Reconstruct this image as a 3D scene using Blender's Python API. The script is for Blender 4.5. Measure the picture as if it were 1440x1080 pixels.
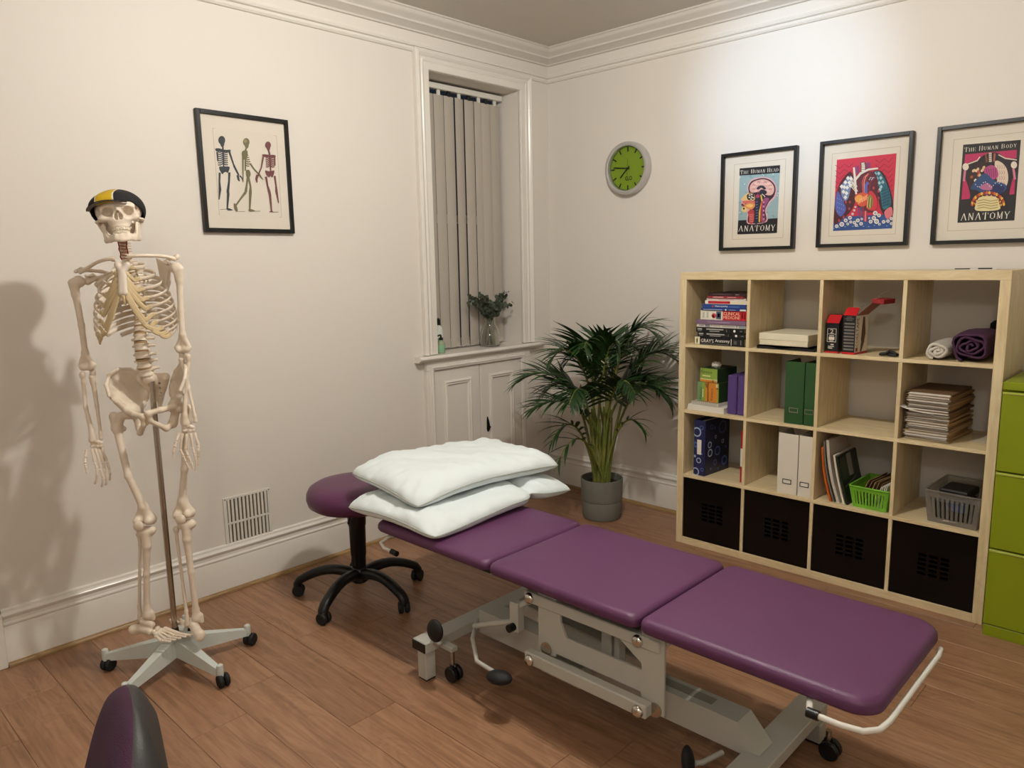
import bpy, bmesh, math, random
import numpy as np
from mathutils import Vector, Matrix, Euler

random.seed(7)
np.random.seed(7)
for _o in list(bpy.data.objects):
    bpy.data.objects.remove(_o, do_unlink=True)
scene = bpy.context.scene
col = scene.collection
R = math.radians
PI = math.pi

# ---------------------------------------------------------------- camera
CAM_F = 1055.0            # focal length in pixels of a 1440 px wide frame
yaw, pitch, roll = 2.33603, -0.15950, -0.01836
cam_data = bpy.data.cameras.new('camera')
cam_data.sensor_fit = 'HORIZONTAL'
cam_data.sensor_width = 36.0
cam_data.lens = CAM_F / 1440.0 * 36.0
cam_data.clip_start = 0.05
cam = bpy.data.objects.new('camera', cam_data)
col.objects.link(cam)
_f = Vector((math.cos(yaw) * math.cos(pitch), math.sin(yaw) * math.cos(pitch), math.sin(pitch)))
_r = Vector((math.sin(yaw), -math.cos(yaw), 0))
_u = _r.cross(_f)
_r2 = _r * math.cos(roll) + _u * math.sin(roll)
_u2 = -_r * math.sin(roll) + _u * math.cos(roll)
_m = Matrix((_r2, _u2, -_f)).transposed().to_4x4()
_m.translation = Vector((3.3579, -3.8827, 1.5275))
cam.matrix_world = _m
scene.camera = cam

# ---------------------------------------------------------------- world, lights, exposure
world = bpy.data.worlds.new('night_outside')
scene.world = world
world.use_nodes = True
world.node_tree.nodes['Background'].inputs[0].default_value = (0.010, 0.012, 0.018, 1)
world.node_tree.nodes['Background'].inputs[1].default_value = 1.0

def lamp(name, kind, loc, energy, color, size=0.05, aim=None, angle=None, blend=0.5):
    d = bpy.data.lights.new(name, kind)
    d.energy = energy
    d.color = color
    if kind == 'AREA':
        d.shape = 'DISK'
        d.size = size
    else:
        d.shadow_soft_size = size
    if kind == 'SPOT':
        d.spot_size = R(angle)
        d.spot_blend = blend
    o = bpy.data.objects.new(name, d)
    col.objects.link(o)
    o.location = loc
    if aim is not None:
        o.rotation_euler = (Vector(aim) - Vector(loc)).to_track_quat('-Z', 'Y').to_euler()
    return o

WARM = (1.0, 0.87, 0.68)
# the room's ceiling spot cluster (just above the top of the picture) and an added, unseen fill light behind the viewer
lamp('ceiling_lamp_main', 'POINT', (1.84, -2.10, 2.77), 84, (1.0, 0.97, 0.915), 0.045)
lamp('ceiling_spot_wall', 'SPOT', (1.72, -2.05, 2.66), 88, (0.48, 0.71, 1.0), 0.03, (1.60, 0.0, 2.36), 38, 1.0)
lamp('fill_light_rear', 'POINT', (3.6, -4.5, 2.60), 34, (1.0, 0.955, 0.89), 0.12)

scene.view_settings.view_transform = 'Standard'
scene.view_settings.look = 'None'
scene.view_settings.gamma = 1.0
scene.view_settings.use_curve_mapping = False
scene.view_settings.exposure = 0.20

# ---------------------------------------------------------------- materials
def lin(c):
    c = c / 255.0
    return c / 12.92 if c <= 0.04045 else ((c + 0.055) / 1.055) ** 2.4

def rgb(h):
    return (lin(int(h[0:2], 16)), lin(int(h[2:4], 16)), lin(int(h[4:6], 16)), 1.0)

MATS = {}

def mat(name, hexc, rough=0.5, metal=0.0, spec=0.5, bump=None, var=None, coat=0.0, trans=0.0, alpha=1.0, ior=1.45, sheen=0.0, sss=0.0):
    if name in MATS:
        return MATS[name]
    m = bpy.data.materials.new(name)
    MATS[name] = m
    m.use_nodes = True
    nt = m.node_tree
    b = nt.nodes['Principled BSDF']
    b.inputs['Base Color'].default_value = rgb(hexc)
    b.inputs['Roughness'].default_value = rough
    b.inputs['Metallic'].default_value = metal
    b.inputs['Specular IOR Level'].default_value = spec
    b.inputs['IOR'].default_value = ior
    b.inputs['Coat Weight'].default_value = coat
    b.inputs['Coat Roughness'].default_value = 0.12
    b.inputs['Transmission Weight'].default_value = trans
    b.inputs['Alpha'].default_value = alpha
    b.inputs['Sheen Weight'].default_value = sheen
    b.inputs['Subsurface Weight'].default_value = sss
    if sss:
        b.inputs['Subsurface Radius'].default_value = (0.004, 0.002, 0.001)
    if bump or var:
        tc = nt.nodes.new('ShaderNodeTexCoord')
    if bump:
        sc, st = bump
        n = nt.nodes.new('ShaderNodeTexNoise')
        n.inputs['Scale'].default_value = sc
        n.inputs['Detail'].default_value = 4
        nt.links.new(tc.outputs['Object'], n.inputs['Vector'])
        bp = nt.nodes.new('ShaderNodeBump')
        bp.inputs['Strength'].default_value = st
        bp.inputs['Distance'].default_value = 0.004
        nt.links.new(n.outputs['Fac'], bp.inputs['Height'])
        nt.links.new(bp.outputs['Normal'], b.inputs['Normal'])
    if var:
        sc, hex2 = var
        n2 = nt.nodes.new('ShaderNodeTexNoise')
        n2.inputs['Scale'].default_value = sc
        n2.inputs['Detail'].default_value = 5
        nt.links.new(tc.outputs['Object'], n2.inputs['Vector'])
        rp = nt.nodes.new('ShaderNodeValToRGB')
        rp.color_ramp.elements[0].position = 0.35
        rp.color_ramp.elements[1].position = 0.65
        rp.color_ramp.elements[0].color = rgb(hexc)
        rp.color_ramp.elements[1].color = rgb(hex2)
        nt.links.new(n2.outputs['Fac'], rp.inputs['Fac'])
        nt.links.new(rp.outputs['Color'], b.inputs['Base Color'])
    return m

def wood(name, c0, c1, c2, rough, axis=0, stretch=14.0, scale=3.0, per_object=True, bump=0.05, tint=0.25, coat=0.0):
    """streaky timber along one axis of the object, each object with its own grain"""
    if name in MATS:
        return MATS[name]
    m = bpy.data.materials.new(name)
    MATS[name] = m
    m.use_nodes = True
    nt = m.node_tree
    N, L = nt.nodes, nt.links
    b = N['Principled BSDF']
    b.inputs['Roughness'].default_value = rough
    b.inputs['Coat Weight'].default_value = coat
    tc = N.new('ShaderNodeTexCoord')
    vec = tc.outputs['Object']
    if per_object:
        oi = N.new('ShaderNodeObjectInfo')
        mu = N.new('ShaderNodeMath'); mu.operation = 'MULTIPLY'; mu.inputs[1].default_value = 57.0
        L.new(oi.outputs['Random'], mu.inputs[0])
        cb = N.new('ShaderNodeCombineXYZ')
        for i in range(3):
            L.new(mu.outputs[0], cb.inputs[i])
        ad = N.new('ShaderNodeVectorMath'); ad.operation = 'ADD'
        L.new(vec, ad.inputs[0]); L.new(cb.outputs[0], ad.inputs[1])
        vec = ad.outputs[0]
    mp = N.new('ShaderNodeMapping')
    s = [stretch] * 3
    s[axis] = 1.0
    mp.inputs['Scale'].default_value = s
    L.new(vec, mp.inputs['Vector'])
    n1 = N.new('ShaderNodeTexNoise'); n1.inputs['Scale'].default_value = scale; n1.inputs['Detail'].default_value = 7
    n1.inputs['Distortion'].default_value = 1.2
    L.new(mp.outputs[0], n1.inputs['Vector'])
    mp2 = N.new('ShaderNodeMapping')
    s2 = [5.0] * 3
    s2[axis] = 1.3
    mp2.inputs['Scale'].default_value = s2
    L.new(vec, mp2.inputs['Vector'])
    n2 = N.new('ShaderNodeTexNoise'); n2.inputs['Scale'].default_value = 1.6; n2.inputs['Detail'].default_value = 3
    n2.inputs['Distortion'].default_value = 2.0
    L.new(mp2.outputs[0], n2.inputs['Vector'])
    # rings from a distorted field give cathedral figure
    sn = N.new('ShaderNodeMath'); sn.operation = 'MULTIPLY'; sn.inputs[1].default_value = 34.0
    L.new(n2.outputs['Fac'], sn.inputs[0])
    fr = N.new('ShaderNodeMath'); fr.operation = 'SINE'
    L.new(sn.outputs[0], fr.inputs[0])
    ma = N.new('ShaderNodeMath'); ma.operation = 'MULTIPLY_ADD'
    ma.inputs[1].default_value = 0.06
    L.new(fr.outputs[0], ma.inputs[0]); L.new(n1.outputs['Fac'], ma.inputs[2])
    rp = N.new('ShaderNodeValToRGB')
    e = rp.color_ramp.elements
    e[0].position = 0.30; e[0].color = rgb(c0)
    e[1].position = 0.70; e[1].color = rgb(c2)
    k = e.new(0.5); k.color = rgb(c1)
    L.new(ma.outputs[0], rp.inputs['Fac'])
    outc = rp.outputs['Color']
    if per_object and tint:
        hs = N.new('ShaderNodeHueSaturation')
        mr = N.new('ShaderNodeMapRange')
        mr.inputs['To Min'].default_value = 1.0 - tint; mr.inputs['To Max'].default_value = 1.0 + tint
        L.new(oi.outputs['Random'], mr.inputs['Value'])
        L.new(mr.outputs[0], hs.inputs['Value'])
        L.new(outc, hs.inputs['Color'])
        outc = hs.outputs['Color']
    L.new(outc, b.inputs['Base Color'])
    bp = N.new('ShaderNodeBump'); bp.inputs['Strength'].default_value = bump; bp.inputs['Distance'].default_value = 0.002
    L.new(n1.outputs['Fac'], bp.inputs['Height'])
    L.new(bp.outputs['Normal'], b.inputs['Normal'])
    return m

M_WALL = mat('wall_paint', 'dcd6cd', 0.55, bump=(60, 0.05))
M_CEIL = mat('ceiling_paint', 'd3cdc4', 0.8)
M_GLOSS = mat('gloss_white_paint', 'e0dbd2', 0.22, bump=(25, 0.06))
M_FLOOR = wood('oak_laminate', '7d5b42', '926c50', 'a07a5d', 0.38, axis=0, stretch=16, scale=2.2, tint=0.07, bump=0.04)
M_BEAD = wood('beech_beading', '846641', '97784d', 'a5875c', 0.4, axis=0, stretch=10, tint=0)
M_SUB = mat('underlay', '3a2a1c', 0.9)
M_BIRCH = wood('birch_laminate', 'c9b48a', 'd4c198', 'ddcca6', 0.42, axis=2, stretch=12, scale=4, tint=0.02, bump=0.02)
M_BIRCHX = wood('birch_laminate_long', 'c9b48a', 'd4c198', 'ddcca6', 0.42, axis=0, stretch=12, scale=4, tint=0.02, bump=0.02)
M_BLACK = mat('black_plastic', '0c0c0d', 0.38)
M_DARKPL = mat('black_gloss_panel', '060505', 0.20, spec=0.35, bump=(12, 0.03))
M_RUBBER = mat('black_rubber', '121212', 0.65)
M_STEEL = mat('polished_steel', 'b8b0a4', 0.22, 1.0)
M_CHROME = mat('chrome', 'd8d4cc', 0.12, 1.0)
M_VINYL = mat('plum_vinyl', '572f52', 0.46, bump=(420, 0.10), var=(2.0, '5b3256'))
M_VINYLD = mat('dark_plum_vinyl', '562a4c', 0.36, bump=(420, 0.10))
M_FRAMEG = mat('pale_grey_enamel', 'b4b3aa', 0.36)
M_WHITEPL = mat('white_plastic', 'd8d6cc', 0.35)
M_PAPER = mat('white_paper', 'ddd8cc', 0.7)
M_BONE = mat('bone_plastic', 'e4d7c5', 0.38, var=(18, 'dbcbb6'), sss=0.0)
M_BONE2 = mat('cartilage_plastic', 'cbb68e', 0.45)
M_DISC = mat('disc_plastic', 'a98a60', 0.5)

# ---------------------------------------------------------------- mesh builder
def rotm(rx=0, ry=0, rz=0):
    return Euler((rx, ry, rz)).to_matrix().to_4x4()

def T(x, y, z):
    return Matrix.Translation((x, y, z))

class MB:
    def __init__(self):
        self.v = []; self.f = []; self.mi = []; self.sm = []

    def add(self, verts, faces, mi=0, M=None, smooth=False):
        o = len(self.v)
        if M is not None:
            verts = [M @ Vector(p) for p in verts]
        self.v.extend([tuple(p) for p in verts])
        for q in faces:
            self.f.append(tuple(i + o for i in q)); self.mi.append(mi); self.sm.append(smooth)
        return self

    def box(self, lo, hi, ch=0.0, mi=0, M=None):
        (x0, y0, z0), (x1, y1, z1) = lo, hi
        if ch <= 0:
            vs = [(x, y, z) for x in (x0, x1) for y in (y0, y1) for z in (z0, z1)]
            fs = [(0, 1, 3, 2), (4, 6, 7, 5), (0, 4, 5, 1), (2, 3, 7, 6), (0, 2, 6, 4), (1, 5, 7, 3)]
            return self.add(vs, fs, mi, M)
        ch = min(ch, (x1 - x0) * .49, (y1 - y0) * .49, (z1 - z0) * .49)
        vs = []; idx = {}
        for sx in (0, 1):
            for sy in (0, 1):
                for sz in (0, 1):
                    cx, cy, cz = (x0, x1)[sx], (y0, y1)[sy], (z0, z1)[sz]
                    dx, dy, dz = (ch, -ch)[sx], (ch, -ch)[sy], (ch, -ch)[sz]
                    idx[sx, sy, sz, 0] = len(vs); vs.append((cx, cy + dy, cz + dz))
                    idx[sx, sy, sz, 1] = len(vs); vs.append((cx + dx, cy, cz + dz))
                    idx[sx, sy, sz, 2] = len(vs); vs.append((cx + dx, cy + dy, cz))
        fs = []
        I = idx
        for s in (0, 1):
            fs.append((I[s, 0, 0, 0], I[s, 1, 0, 0], I[s, 1, 1, 0], I[s, 0, 1, 0]))
            fs.append((I[0, s, 0, 1], I[1, s, 0, 1], I[1, s, 1, 1], I[0, s, 1, 1]))
            fs.append((I[0, 0, s, 2], I[1, 0, s, 2], I[1, 1, s, 2], I[0, 1, s, 2]))
        for a in (0, 1):
            for c in (0, 1):
                fs.append((I[a, c, 0, 0], I[a, c, 1, 0], I[a, c, 1, 1], I[a, c, 0, 1]))
                fs.append((I[a, 0, c, 0], I[a, 1, c, 0], I[a, 1, c, 2], I[a, 0, c, 2]))
                fs.append((I[0, a, c, 1], I[1, a, c, 1], I[1, a, c, 2], I[0, a, c, 2]))
        for k in [(a, c, d) for a in (0, 1) for c in (0, 1) for d in (0, 1)]:
            fs.append(tuple(I[k + (j,)] for j in range(3)))
        return self.add(vs, fs, mi, M)

    def tube(self, pts, r, n=10, mi=0, M=None, cap=True, sx=1.0, sy=1.0, up=(0, 0, 1), closed=False):
        pts = [Vector(p) for p in pts]
        k = len(pts)
        rs = list(r) if hasattr(r, '__len__') else [r] * k
        vs = []; fs = []
        prev = None
        for i, p in enumerate(pts):
            if closed:
                t = pts[(i + 1) % k] - pts[i - 1]
            else:
                t = pts[min(i + 1, k - 1)] - pts[max(i - 1, 0)]
            if t.length < 1e-9:
                t = Vector((0, 0, 1))
            t.normalize()
            if prev is None:
                u = Vector(up)
                a = u - t * u.dot(t)
                if a.length < 1e-3:
                    u = Vector((1, 0, 0)); a = u - t * u.dot(t)
            else:
                a = prev - t * prev.dot(t)
            a.normalize(); prev = a
            bb = t.cross(a)
            for j in range(n):
                th = 2 * PI * j / n
                vs.append(p + (a * math.cos(th) * sy + bb * math.sin(th) * sx) * rs[i])
        for i in range(k if closed else k - 1):
            i2 = (i + 1) % k
            for j in range(n):
                j2 = (j + 1) % n
                fs.append((i * n + j, i * n + j2, i2 * n + j2, i2 * n + j))
        self.add(vs, fs, mi, M, True)
        if cap and not closed:
            self.add([vs[j] for j in range(n)], [tuple(range(n))], mi, M, True)
            self.add([vs[(k - 1) * n + j] for j in range(n)], [tuple(range(n))], mi, M, True)
        return self

    def lathe(self, prof, n=24, mi=0, M=None, smooth=True, capb=True, capt=True):
        vs = []; fs = []
        for (r, z) in prof:
            for j in range(n):
                th = 2 * PI * j / n
                vs.append((r * math.cos(th), r * math.sin(th), z))
        for i in range(len(prof) - 1):
            for j in range(n):
                j2 = (j + 1) % n
                fs.append((i * n + j, i * n + j2, (i + 1) * n + j2, (i + 1) * n + j))
        if capb:
            fs.append(tuple(range(n)))
        if capt:
            fs.append(tuple((len(prof) - 1) * n + j for j in range(n)))
        return self.add(vs, fs, mi, M, smooth)

    def ell(self, c, r, n=12, m=8, mi=0, M=None):
        vs = []; fs = []
        for i in range(m + 1):
            a = PI * i / m
            for j in range(n):
                th = 2 * PI * j / n
                vs.append((c[0] + r[0] * math.sin(a) * math.cos(th), c[1] + r[1] * math.sin(a) * math.sin(th), c[2] + r[2] * math.cos(a)))
        for i in range(m):
            for j in range(n):
                j2 = (j + 1) % n
                fs.append((i * n + j, (i + 1) * n + j, (i + 1) * n + j2, i * n + j2))
        return self.add(vs, fs, mi, M, True)

    def prism(self, poly, a, b, fn, mi=0, M=None, smooth=False):
        """poly of 2-D points, extruded from a to b; fn(u, v, w) places a point"""
        n = len(poly)
        vs = [fn(p[0], p[1], a) for p in poly] + [fn(p[0], p[1], b) for p in poly]
        fs = [tuple(range(n)), tuple(range(2 * n - 1, n - 1, -1))]
        self.add(vs, fs, mi, M, False)
        self.add(vs, [(i, (i + 1) % n, n + (i + 1) % n, n + i) for i in range(n)], mi, M, smooth)
        return self

    def grid(self, fn, nu, nv, mi=0, M=None, smooth=True):
        vs = [fn(i / nu, j / nv) for i in range(nu + 1) for j in range(nv + 1)]
        w = nv + 1
        fs = [(i * w + j, (i + 1) * w + j, (i + 1) * w + j + 1, i * w + j + 1) for i in range(nu) for j in range(nv)]
        return self.add(vs, fs, mi, M, smooth)

    def build(self, name, mats, parent=None, loc=None, angle=38, recalc=True, rot=None):
        me = bpy.data.meshes.new(name)
        me.from_pydata(self.v, [], self.f)
        if not isinstance(mats, (list, tuple)):
            mats = [mats]
        for m in mats:
            me.materials.append(m)
        me.polygons.foreach_set('material_index', self.mi)
        me.polygons.foreach_set('use_smooth', self.sm)
        if recalc:
            bm = bmesh.new(); bm.from_mesh(me)
            bmesh.ops.remove_doubles(bm, verts=bm.verts, dist=1e-6)
            bmesh.ops.recalc_face_normals(bm, faces=bm.faces)
            bm.to_mesh(me); bm.free()
        if any(self.sm):
            me.set_sharp_from_angle(angle=R(angle))
        me.update()
        o = bpy.data.objects.new(name, me)
        col.objects.link(o)
        if parent is not None:
            o.parent = parent
        if loc is not None:
            o.location = loc
        if rot is not None:
            o.rotation_euler = rot
        return o

def tag(o, label, cat, group=None, kind=None):
    if label: o['label'] = label
    if cat: o['category'] = cat
    if group: o['group'] = group
    if kind: o['kind'] = kind
    return o

def thing(name, label, cat, loc=(0, 0, 0), rz=0.0, group=None):
    o = bpy.data.objects.new(name, None)
    col.objects.link(o)
    o.location = loc
    o.rotation_euler = (0, 0, rz)
    o.empty_display_size = 0.05
    return tag(o, label, cat, group)

def struct(o, label=None):
    o['kind'] = 'structure'
    if label: o['label'] = label
    return o

def bxo(name, lo, hi, m, parent=None, ch=0.002):
    return MB().box(lo, hi, ch).build(name, m, parent)

# ---------------------------------------------------------------- signed-distance shapes -> meshes (surface nets)
def s_ell(P, c, r):
    q = P - np.array(c)
    r = np.array(r)
    k0 = np.linalg.norm(q / r, axis=-1); k1 = np.linalg.norm(q / (r * r), axis=-1) + 1e-9
    return k0 * (k0 - 1.0) / k1

def s_cap(P, a, b, ra, rb=None):
    if rb is None: rb = ra
    a = np.array(a, float); b = np.array(b, float)
    ab = b - a
    t = np.clip(((P - a) @ ab) / max(ab @ ab, 1e-12), 0, 1)
    return np.linalg.norm(P - a - t[..., None] * ab, axis=-1) - (ra + (rb - ra) * t)

def s_box(P, c, h, r=0.0):
    q = np.abs(P - np.array(c)) - (np.array(h) - r)
    return np.linalg.norm(np.maximum(q, 0), axis=-1) + np.minimum(q.max(axis=-1), 0) - r

def s_tri(P, a, b, c, th):
    a, b, c = (np.array(x, float) for x in (a, b, c))
    ba = b - a; pa = P - a; cb = c - b; pb = P - b; ac = a - c; pc = P - c
    nor = np.cross(ba, ac)
    def edge(e, p):
        t = np.clip((p @ e) / (e @ e), 0, 1)
        d = p - t[..., None] * e
        return (d * d).sum(-1)
    ins = (np.sign(pa @ np.cross(ba, nor)) + np.sign(pb @ np.cross(cb, nor)) + np.sign(pc @ np.cross(ac, nor))) < 2.0
    de = np.minimum(np.minimum(edge(ba, pa), edge(cb, pb)), edge(ac, pc))
    dn = (pa @ nor) ** 2 / (nor @ nor)
    return np.sqrt(np.where(ins, de, dn)) - th

def smin(a, b, k):
    h = np.clip(0.5 + 0.5 * (b - a) / k, 0, 1)
    return b + (a - b) * h - k * h * (1 - h)

def smax(a, b, k):
    return -smin(-a, -b, k)

def snet(fn, lo, hi, h):
    lo = np.array(lo, float); hi = np.array(hi, float)
    n = np.maximum(np.ceil((hi - lo) / h).astype(int) + 1, 3)
    ax = [lo[i] + h * np.arange(n[i]) for i in range(3)]
    G = np.stack(np.meshgrid(*ax, indexing='ij'), -1)
    V = fn(G.reshape(-1, 3)).reshape(n)
    S = V < 0
    cn = n - 1
    acc = np.zeros(tuple(cn) + (3,)); cnt = np.zeros(tuple(cn))
    corner = [(i, j, k) for i in (0, 1) for j in (0, 1) for k in (0, 1)]
    def sub(A, c):
        return A[c[0]:c[0] + cn[0], c[1]:c[1] + cn[1], c[2]:c[2] + cn[2]]
    for a in corner:
        for d in range(3):
            if a[d] == 0:
                b = list(a); b[d] = 1; b = tuple(b)
                va, vb = sub(V, a), sub(V, b)
                cr = (va < 0) != (vb < 0)
                den = np.where(np.abs(va - vb) < 1e-12, 1e-12, va - vb)
                t = np.where(cr, va / den, 0)
                p = np.array(a, float) + t[..., None] * (np.array(b) - np.array(a))
                acc += np.where(cr[..., None], p, 0); cnt += cr
    m = cnt > 0
    ids = -np.ones(tuple(cn), int)
    ids[m] = np.arange(m.sum())
    base = np.stack(np.meshgrid(*[np.arange(c) for c in cn], indexing='ij'), -1)
    pos = (base[m] + acc[m] / cnt[m][:, None]) * h + lo
    quads = []
    for d in range(3):
        e1, e2 = [(1, 2), (2, 0), (0, 1)][d]
        sl0 = [slice(None)] * 3; sl1 = [slice(None)] * 3
        sl0[d] = slice(0, n[d] - 1); sl1[d] = slice(1, n[d])
        cr = S[tuple(sl0)] != S[tuple(sl1)]
        inside = S[tuple(sl0)]
        I = np.argwhere(cr)
        ok = (I[:, e1] > 0) & (I[:, e2] > 0) & (I[:, e1] < n[e1] - 1) & (I[:, e2] < n[e2] - 1)
        I = I[ok]
        fl = inside[tuple(I.T)]
        def cid(o1, o2):
            J = I.copy(); J[:, e1] -= o1; J[:, e2] -= o2
            return ids[tuple(J.T)]
        q = np.stack([cid(1, 1), cid(0, 1), cid(0, 0), cid(1, 0)], -1)
        q[~fl] = q[~fl][:, ::-1]
        quads.append(q)
    return pos, np.concatenate(quads)

def sdf_obj(name, fn, lo, hi, h, m, parent=None, M=None, scale=1.0, mat_fn=None):
    v, q = snet(fn, lo, hi, h)
    mats = m if isinstance(m, (list, tuple)) else [m]
    mi = None
    if mat_fn is not None:
        mi = mat_fn(v[q].mean(axis=1)).astype(int)
    v = v * scale
    if M is not None:
        A = np.array(M)
        v = v @ A[:3, :3].T + A[:3, 3]
    me = bpy.data.meshes.new(name)
    me.from_pydata(v.tolist(), [], q.tolist())
    for k in mats:
        me.materials.append(k)
    if mi is not None:
        me.polygons.foreach_set('material_index', mi.tolist())
    me.polygons.foreach_set('use_smooth', [True] * len(me.polygons))
    me.update()
    o = bpy.data.objects.new(name, me)
    col.objects.link(o)
    if parent is not None:
        o.parent = parent
    return o

# ---------------------------------------------------------------- lettering
_tcache = {}

def text2d(s):
    """outline font lettering as flat 2-D faces, height ~0.7 per unit"""
    if s in _tcache:
        return _tcache[s]
    cu = bpy.data.curves.new('t', 'FONT')
    cu.body = s
    cu.resolution_u = 2
    o = bpy.data.objects.new('t', cu)
    col.objects.link(o)
    me = o.to_mesh()
    v = [(p.co.x, p.co.y) for p in me.vertices]
    f = [tuple(p.vertices) for p in me.polygons]
    o.to_mesh_clear()
    bpy.data.objects.remove(o, do_unlink=True)
    bpy.data.curves.remove(cu)
    _tcache[s] = (v, f)
    return v, f

def text_into(mb, s, box, fn, mi):
    """fit lettering into box (u0, v0, u1, v1); fn(u, v) -> 3-D point"""
    v, f = text2d(s)
    xs = [p[0] for p in v]; ys = [p[1] for p in v]
    x0, x1, y0, y1 = min(xs), max(xs), min(ys), max(ys)
    u0, v0, u1, v1 = box
    pts = [fn(u0 + (p[0] - x0) / (x1 - x0) * (u1 - u0), v0 + (p[1] - y0) / max(y1 - y0, 1e-6) * (v1 - v0)) for p in v]
    mb.add(pts, f, mi)

# slab-serif capitals, drawn as strokes on a 1 x 1 cell: (x0, y0, x1, y1, weight)
SERIF = {
 'A': [(.12, 0, .5, 1, .11), (.88, 0, .5, 1, .19), (.3, .35, .7, .35, .1), (0, .04, .28, .04, .08), (.68, .04, 1, .04, .08)],
 'N': [(.2, 0, .2, 1, .12), (.2, 1, .8, 0, .2), (.8, 0, .8, 1, .12), (.02, .04, .38, .04, .08), (.02, .96, .3, .96, .08), (.62, .96, .98, .96, .08)],
 'T': [(.5, 0, .5, 1, .2), (.06, .95, .94, .95, .1), (.1, .95, .1, .7, .1), (.9, .95, .9, .7, .1), (.3, .04, .7, .04, .08)],
 'M': [(.16, 0, .16, 1, .1), (.16, 1, .5, .1, .18), (.5, .1, .84, 1, .1), (.84, 0, .84, 1, .18), (0, .04, .32, .04, .08), (.66, .04, 1, .04, .08), (0, .96, .2, .96, .08), (.8, .96, 1, .96, .08)],
 'Y': [(.5, 0, .5, .45, .19), (.5, .42, .14, 1, .19), (.5, .42, .86, 1, .11), (.3, .04, .7, .04, .08), (0, .96, .32, .96, .08), (.68, .96, 1, .96, .08)],
 'H': [(.2, 0, .2, 1, .2), (.8, 0, .8, 1, .2), (.2, .5, .8, .5, .1), (.07, .04, .33, .04, .07), (.67, .04, .93, .04, .07), (.07, .96, .33, .96, .07), (.67, .96, .93, .96, .07)],
 'E': [(.24, 0, .24, 1, .2), (.1, .05, .9, .05, .1), (.1, .95, .88, .95, .1), (.24, .5, .7, .5, .1), (.88, 0, .88, .28, .1), (.86, 1, .86, .74, .1), (.68, .38, .68, .62, .08)],
 'U': [(.22, 1, .22, .25, .2), (.22, .28, .5, .05, .14), (.5, .05, .78, .28, .12), (.78, .25, .78, 1, .11), (.04, .96, .4, .96, .08), (.62, .96, .96, .96, .08)],
 'D': [(.22, 0, .22, 1, .2), (.08, .05, .55, .05, .1), (.08, .95, .55, .95, .1), (.5, .95, .85, .68, .15), (.85, .72, .85, .28, .18), (.85, .32, .5, .05, .15)],
 'B': [(.22, 0, .22, 1, .2), (.08, .05, .62, .05, .1), (.08, .95, .6, .95, .1), (.22, .52, .65, .52, .1), (.58, .94, .78, .75, .15), (.78, .75, .6, .53, .15), (.6, .52, .84, .28, .17), (.84, .28, .6, .06, .17)],
 'O': [(.5, .96, .2, .75, .13), (.18, .78, .18, .22, .18), (.2, .25, .5, .04, .13), (.5, .04, .8, .25, .13), (.82, .22, .82, .78, .18), (.8, .75, .5, .96, .13)],
}

def stroke(mb, p, q, w, fn, mi, asp=1.0):
    """flat straight stroke of width w between p and q in a 2-D drawing"""
    dx, dy = q[0] - p[0], (q[1] - p[1]) * asp
    l = math.hypot(dx, dy) or 1e-9
    nx, ny = -dy / l * w / 2, dx / l * w / 2 / asp
    mb.add([fn(p[0] + nx, p[1] + ny), fn(q[0] + nx, q[1] + ny), fn(q[0] - nx, q[1] - ny), fn(p[0] - nx, p[1] - ny)], [(0, 1, 2, 3)], mi)

def serif_text(mb, words, box, fn, mi, small=0.8):
    """slab-serif lettering; first letter of each word full height, the others small capitals"""
    u0, v0, u1, v1 = box
    units = 0.0
    for wi, w in enumerate(words):
        units += 1.0 + (len(w) - 1) * small + 0.12 * len(w)
    units += 0.55 * (len(words) - 1)
    k = (u1 - u0) / units
    x = u0
    for w in words:
        for ci, c in enumerate(w):
            s = 1.0 if ci == 0 else small
            for (a, b, cc, d, wt) in SERIF[c]:
                cw = k * s
                chh = (v1 - v0) * s
                stroke(mb, (x + a * cw, v0 + b * chh), (x + cc * cw, v0 + d * chh), wt * cw * .80, fn, mi)
            x += k * (s + 0.12)
        x += 0.55 * k
# ================================================================ THE ROOM
XR, YB, ZC = 4.6, -5.3, 2.865      # room extents, ceiling height
# --- floor: sub-floor plus single laminate planks
floor = struct(MB().box((-0.0, YB, -0.05), (XR, 0.0, -0.010)).build('floor', M_SUB), 'warm brown oak laminate floor of long planks')
PW = 0.194
joints = {7: [0.677, 1.984], 6: [2.097, 0.86], 5: [2.213, 0.93], 1: [2.693, 1.31], 2: [1.75], 3: [0.55, 1.93, 3.3], 8: [1.35, 2.73]}
rng = random.Random(11)
_pcache = {}
for i in range(0, 28):
    ya, yb = -1.060 - PW * (i - 6) + 0.0, -1.060 - PW * (i - 5)
    if i <= 0:
        ya = 0.0
    ya = min(ya, 0.0); yb = max(yb, YB)
    if ya - yb < 0.01:
        continue
    row = i - 5
    js = None
    if row in joints:
        a0 = joints[row][0]
    else:
        a0 = rng.uniform(0.2, 1.5)
    xs = [a0]
    while xs[0] > 0: xs.insert(0, xs[0] - 1.31)
    while xs[-1] < XR: xs.append(xs[-1] + 1.31)
    for a, b in zip(xs[:-1], xs[1:]):
        a, b = max(a, 0.0), min(b, XR)
        if b - a < 0.02:
            continue
        key = (round(b - a, 3), round(ya - yb, 3))
        mb = MB().box((0.0006, 0.0006, -0.010), (b - a - 0.0006, ya - yb - 0.0006, 0.0), 0.0007)
        if key in _pcache:
            o = bpy.data.objects.new('plank', _pcache[key]); col.objects.link(o); o.parent = floor
        else:
            o = mb.build('plank', M_FLOOR, floor); _pcache[key] = o.data
        o.location = (a, yb, 0)

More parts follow.
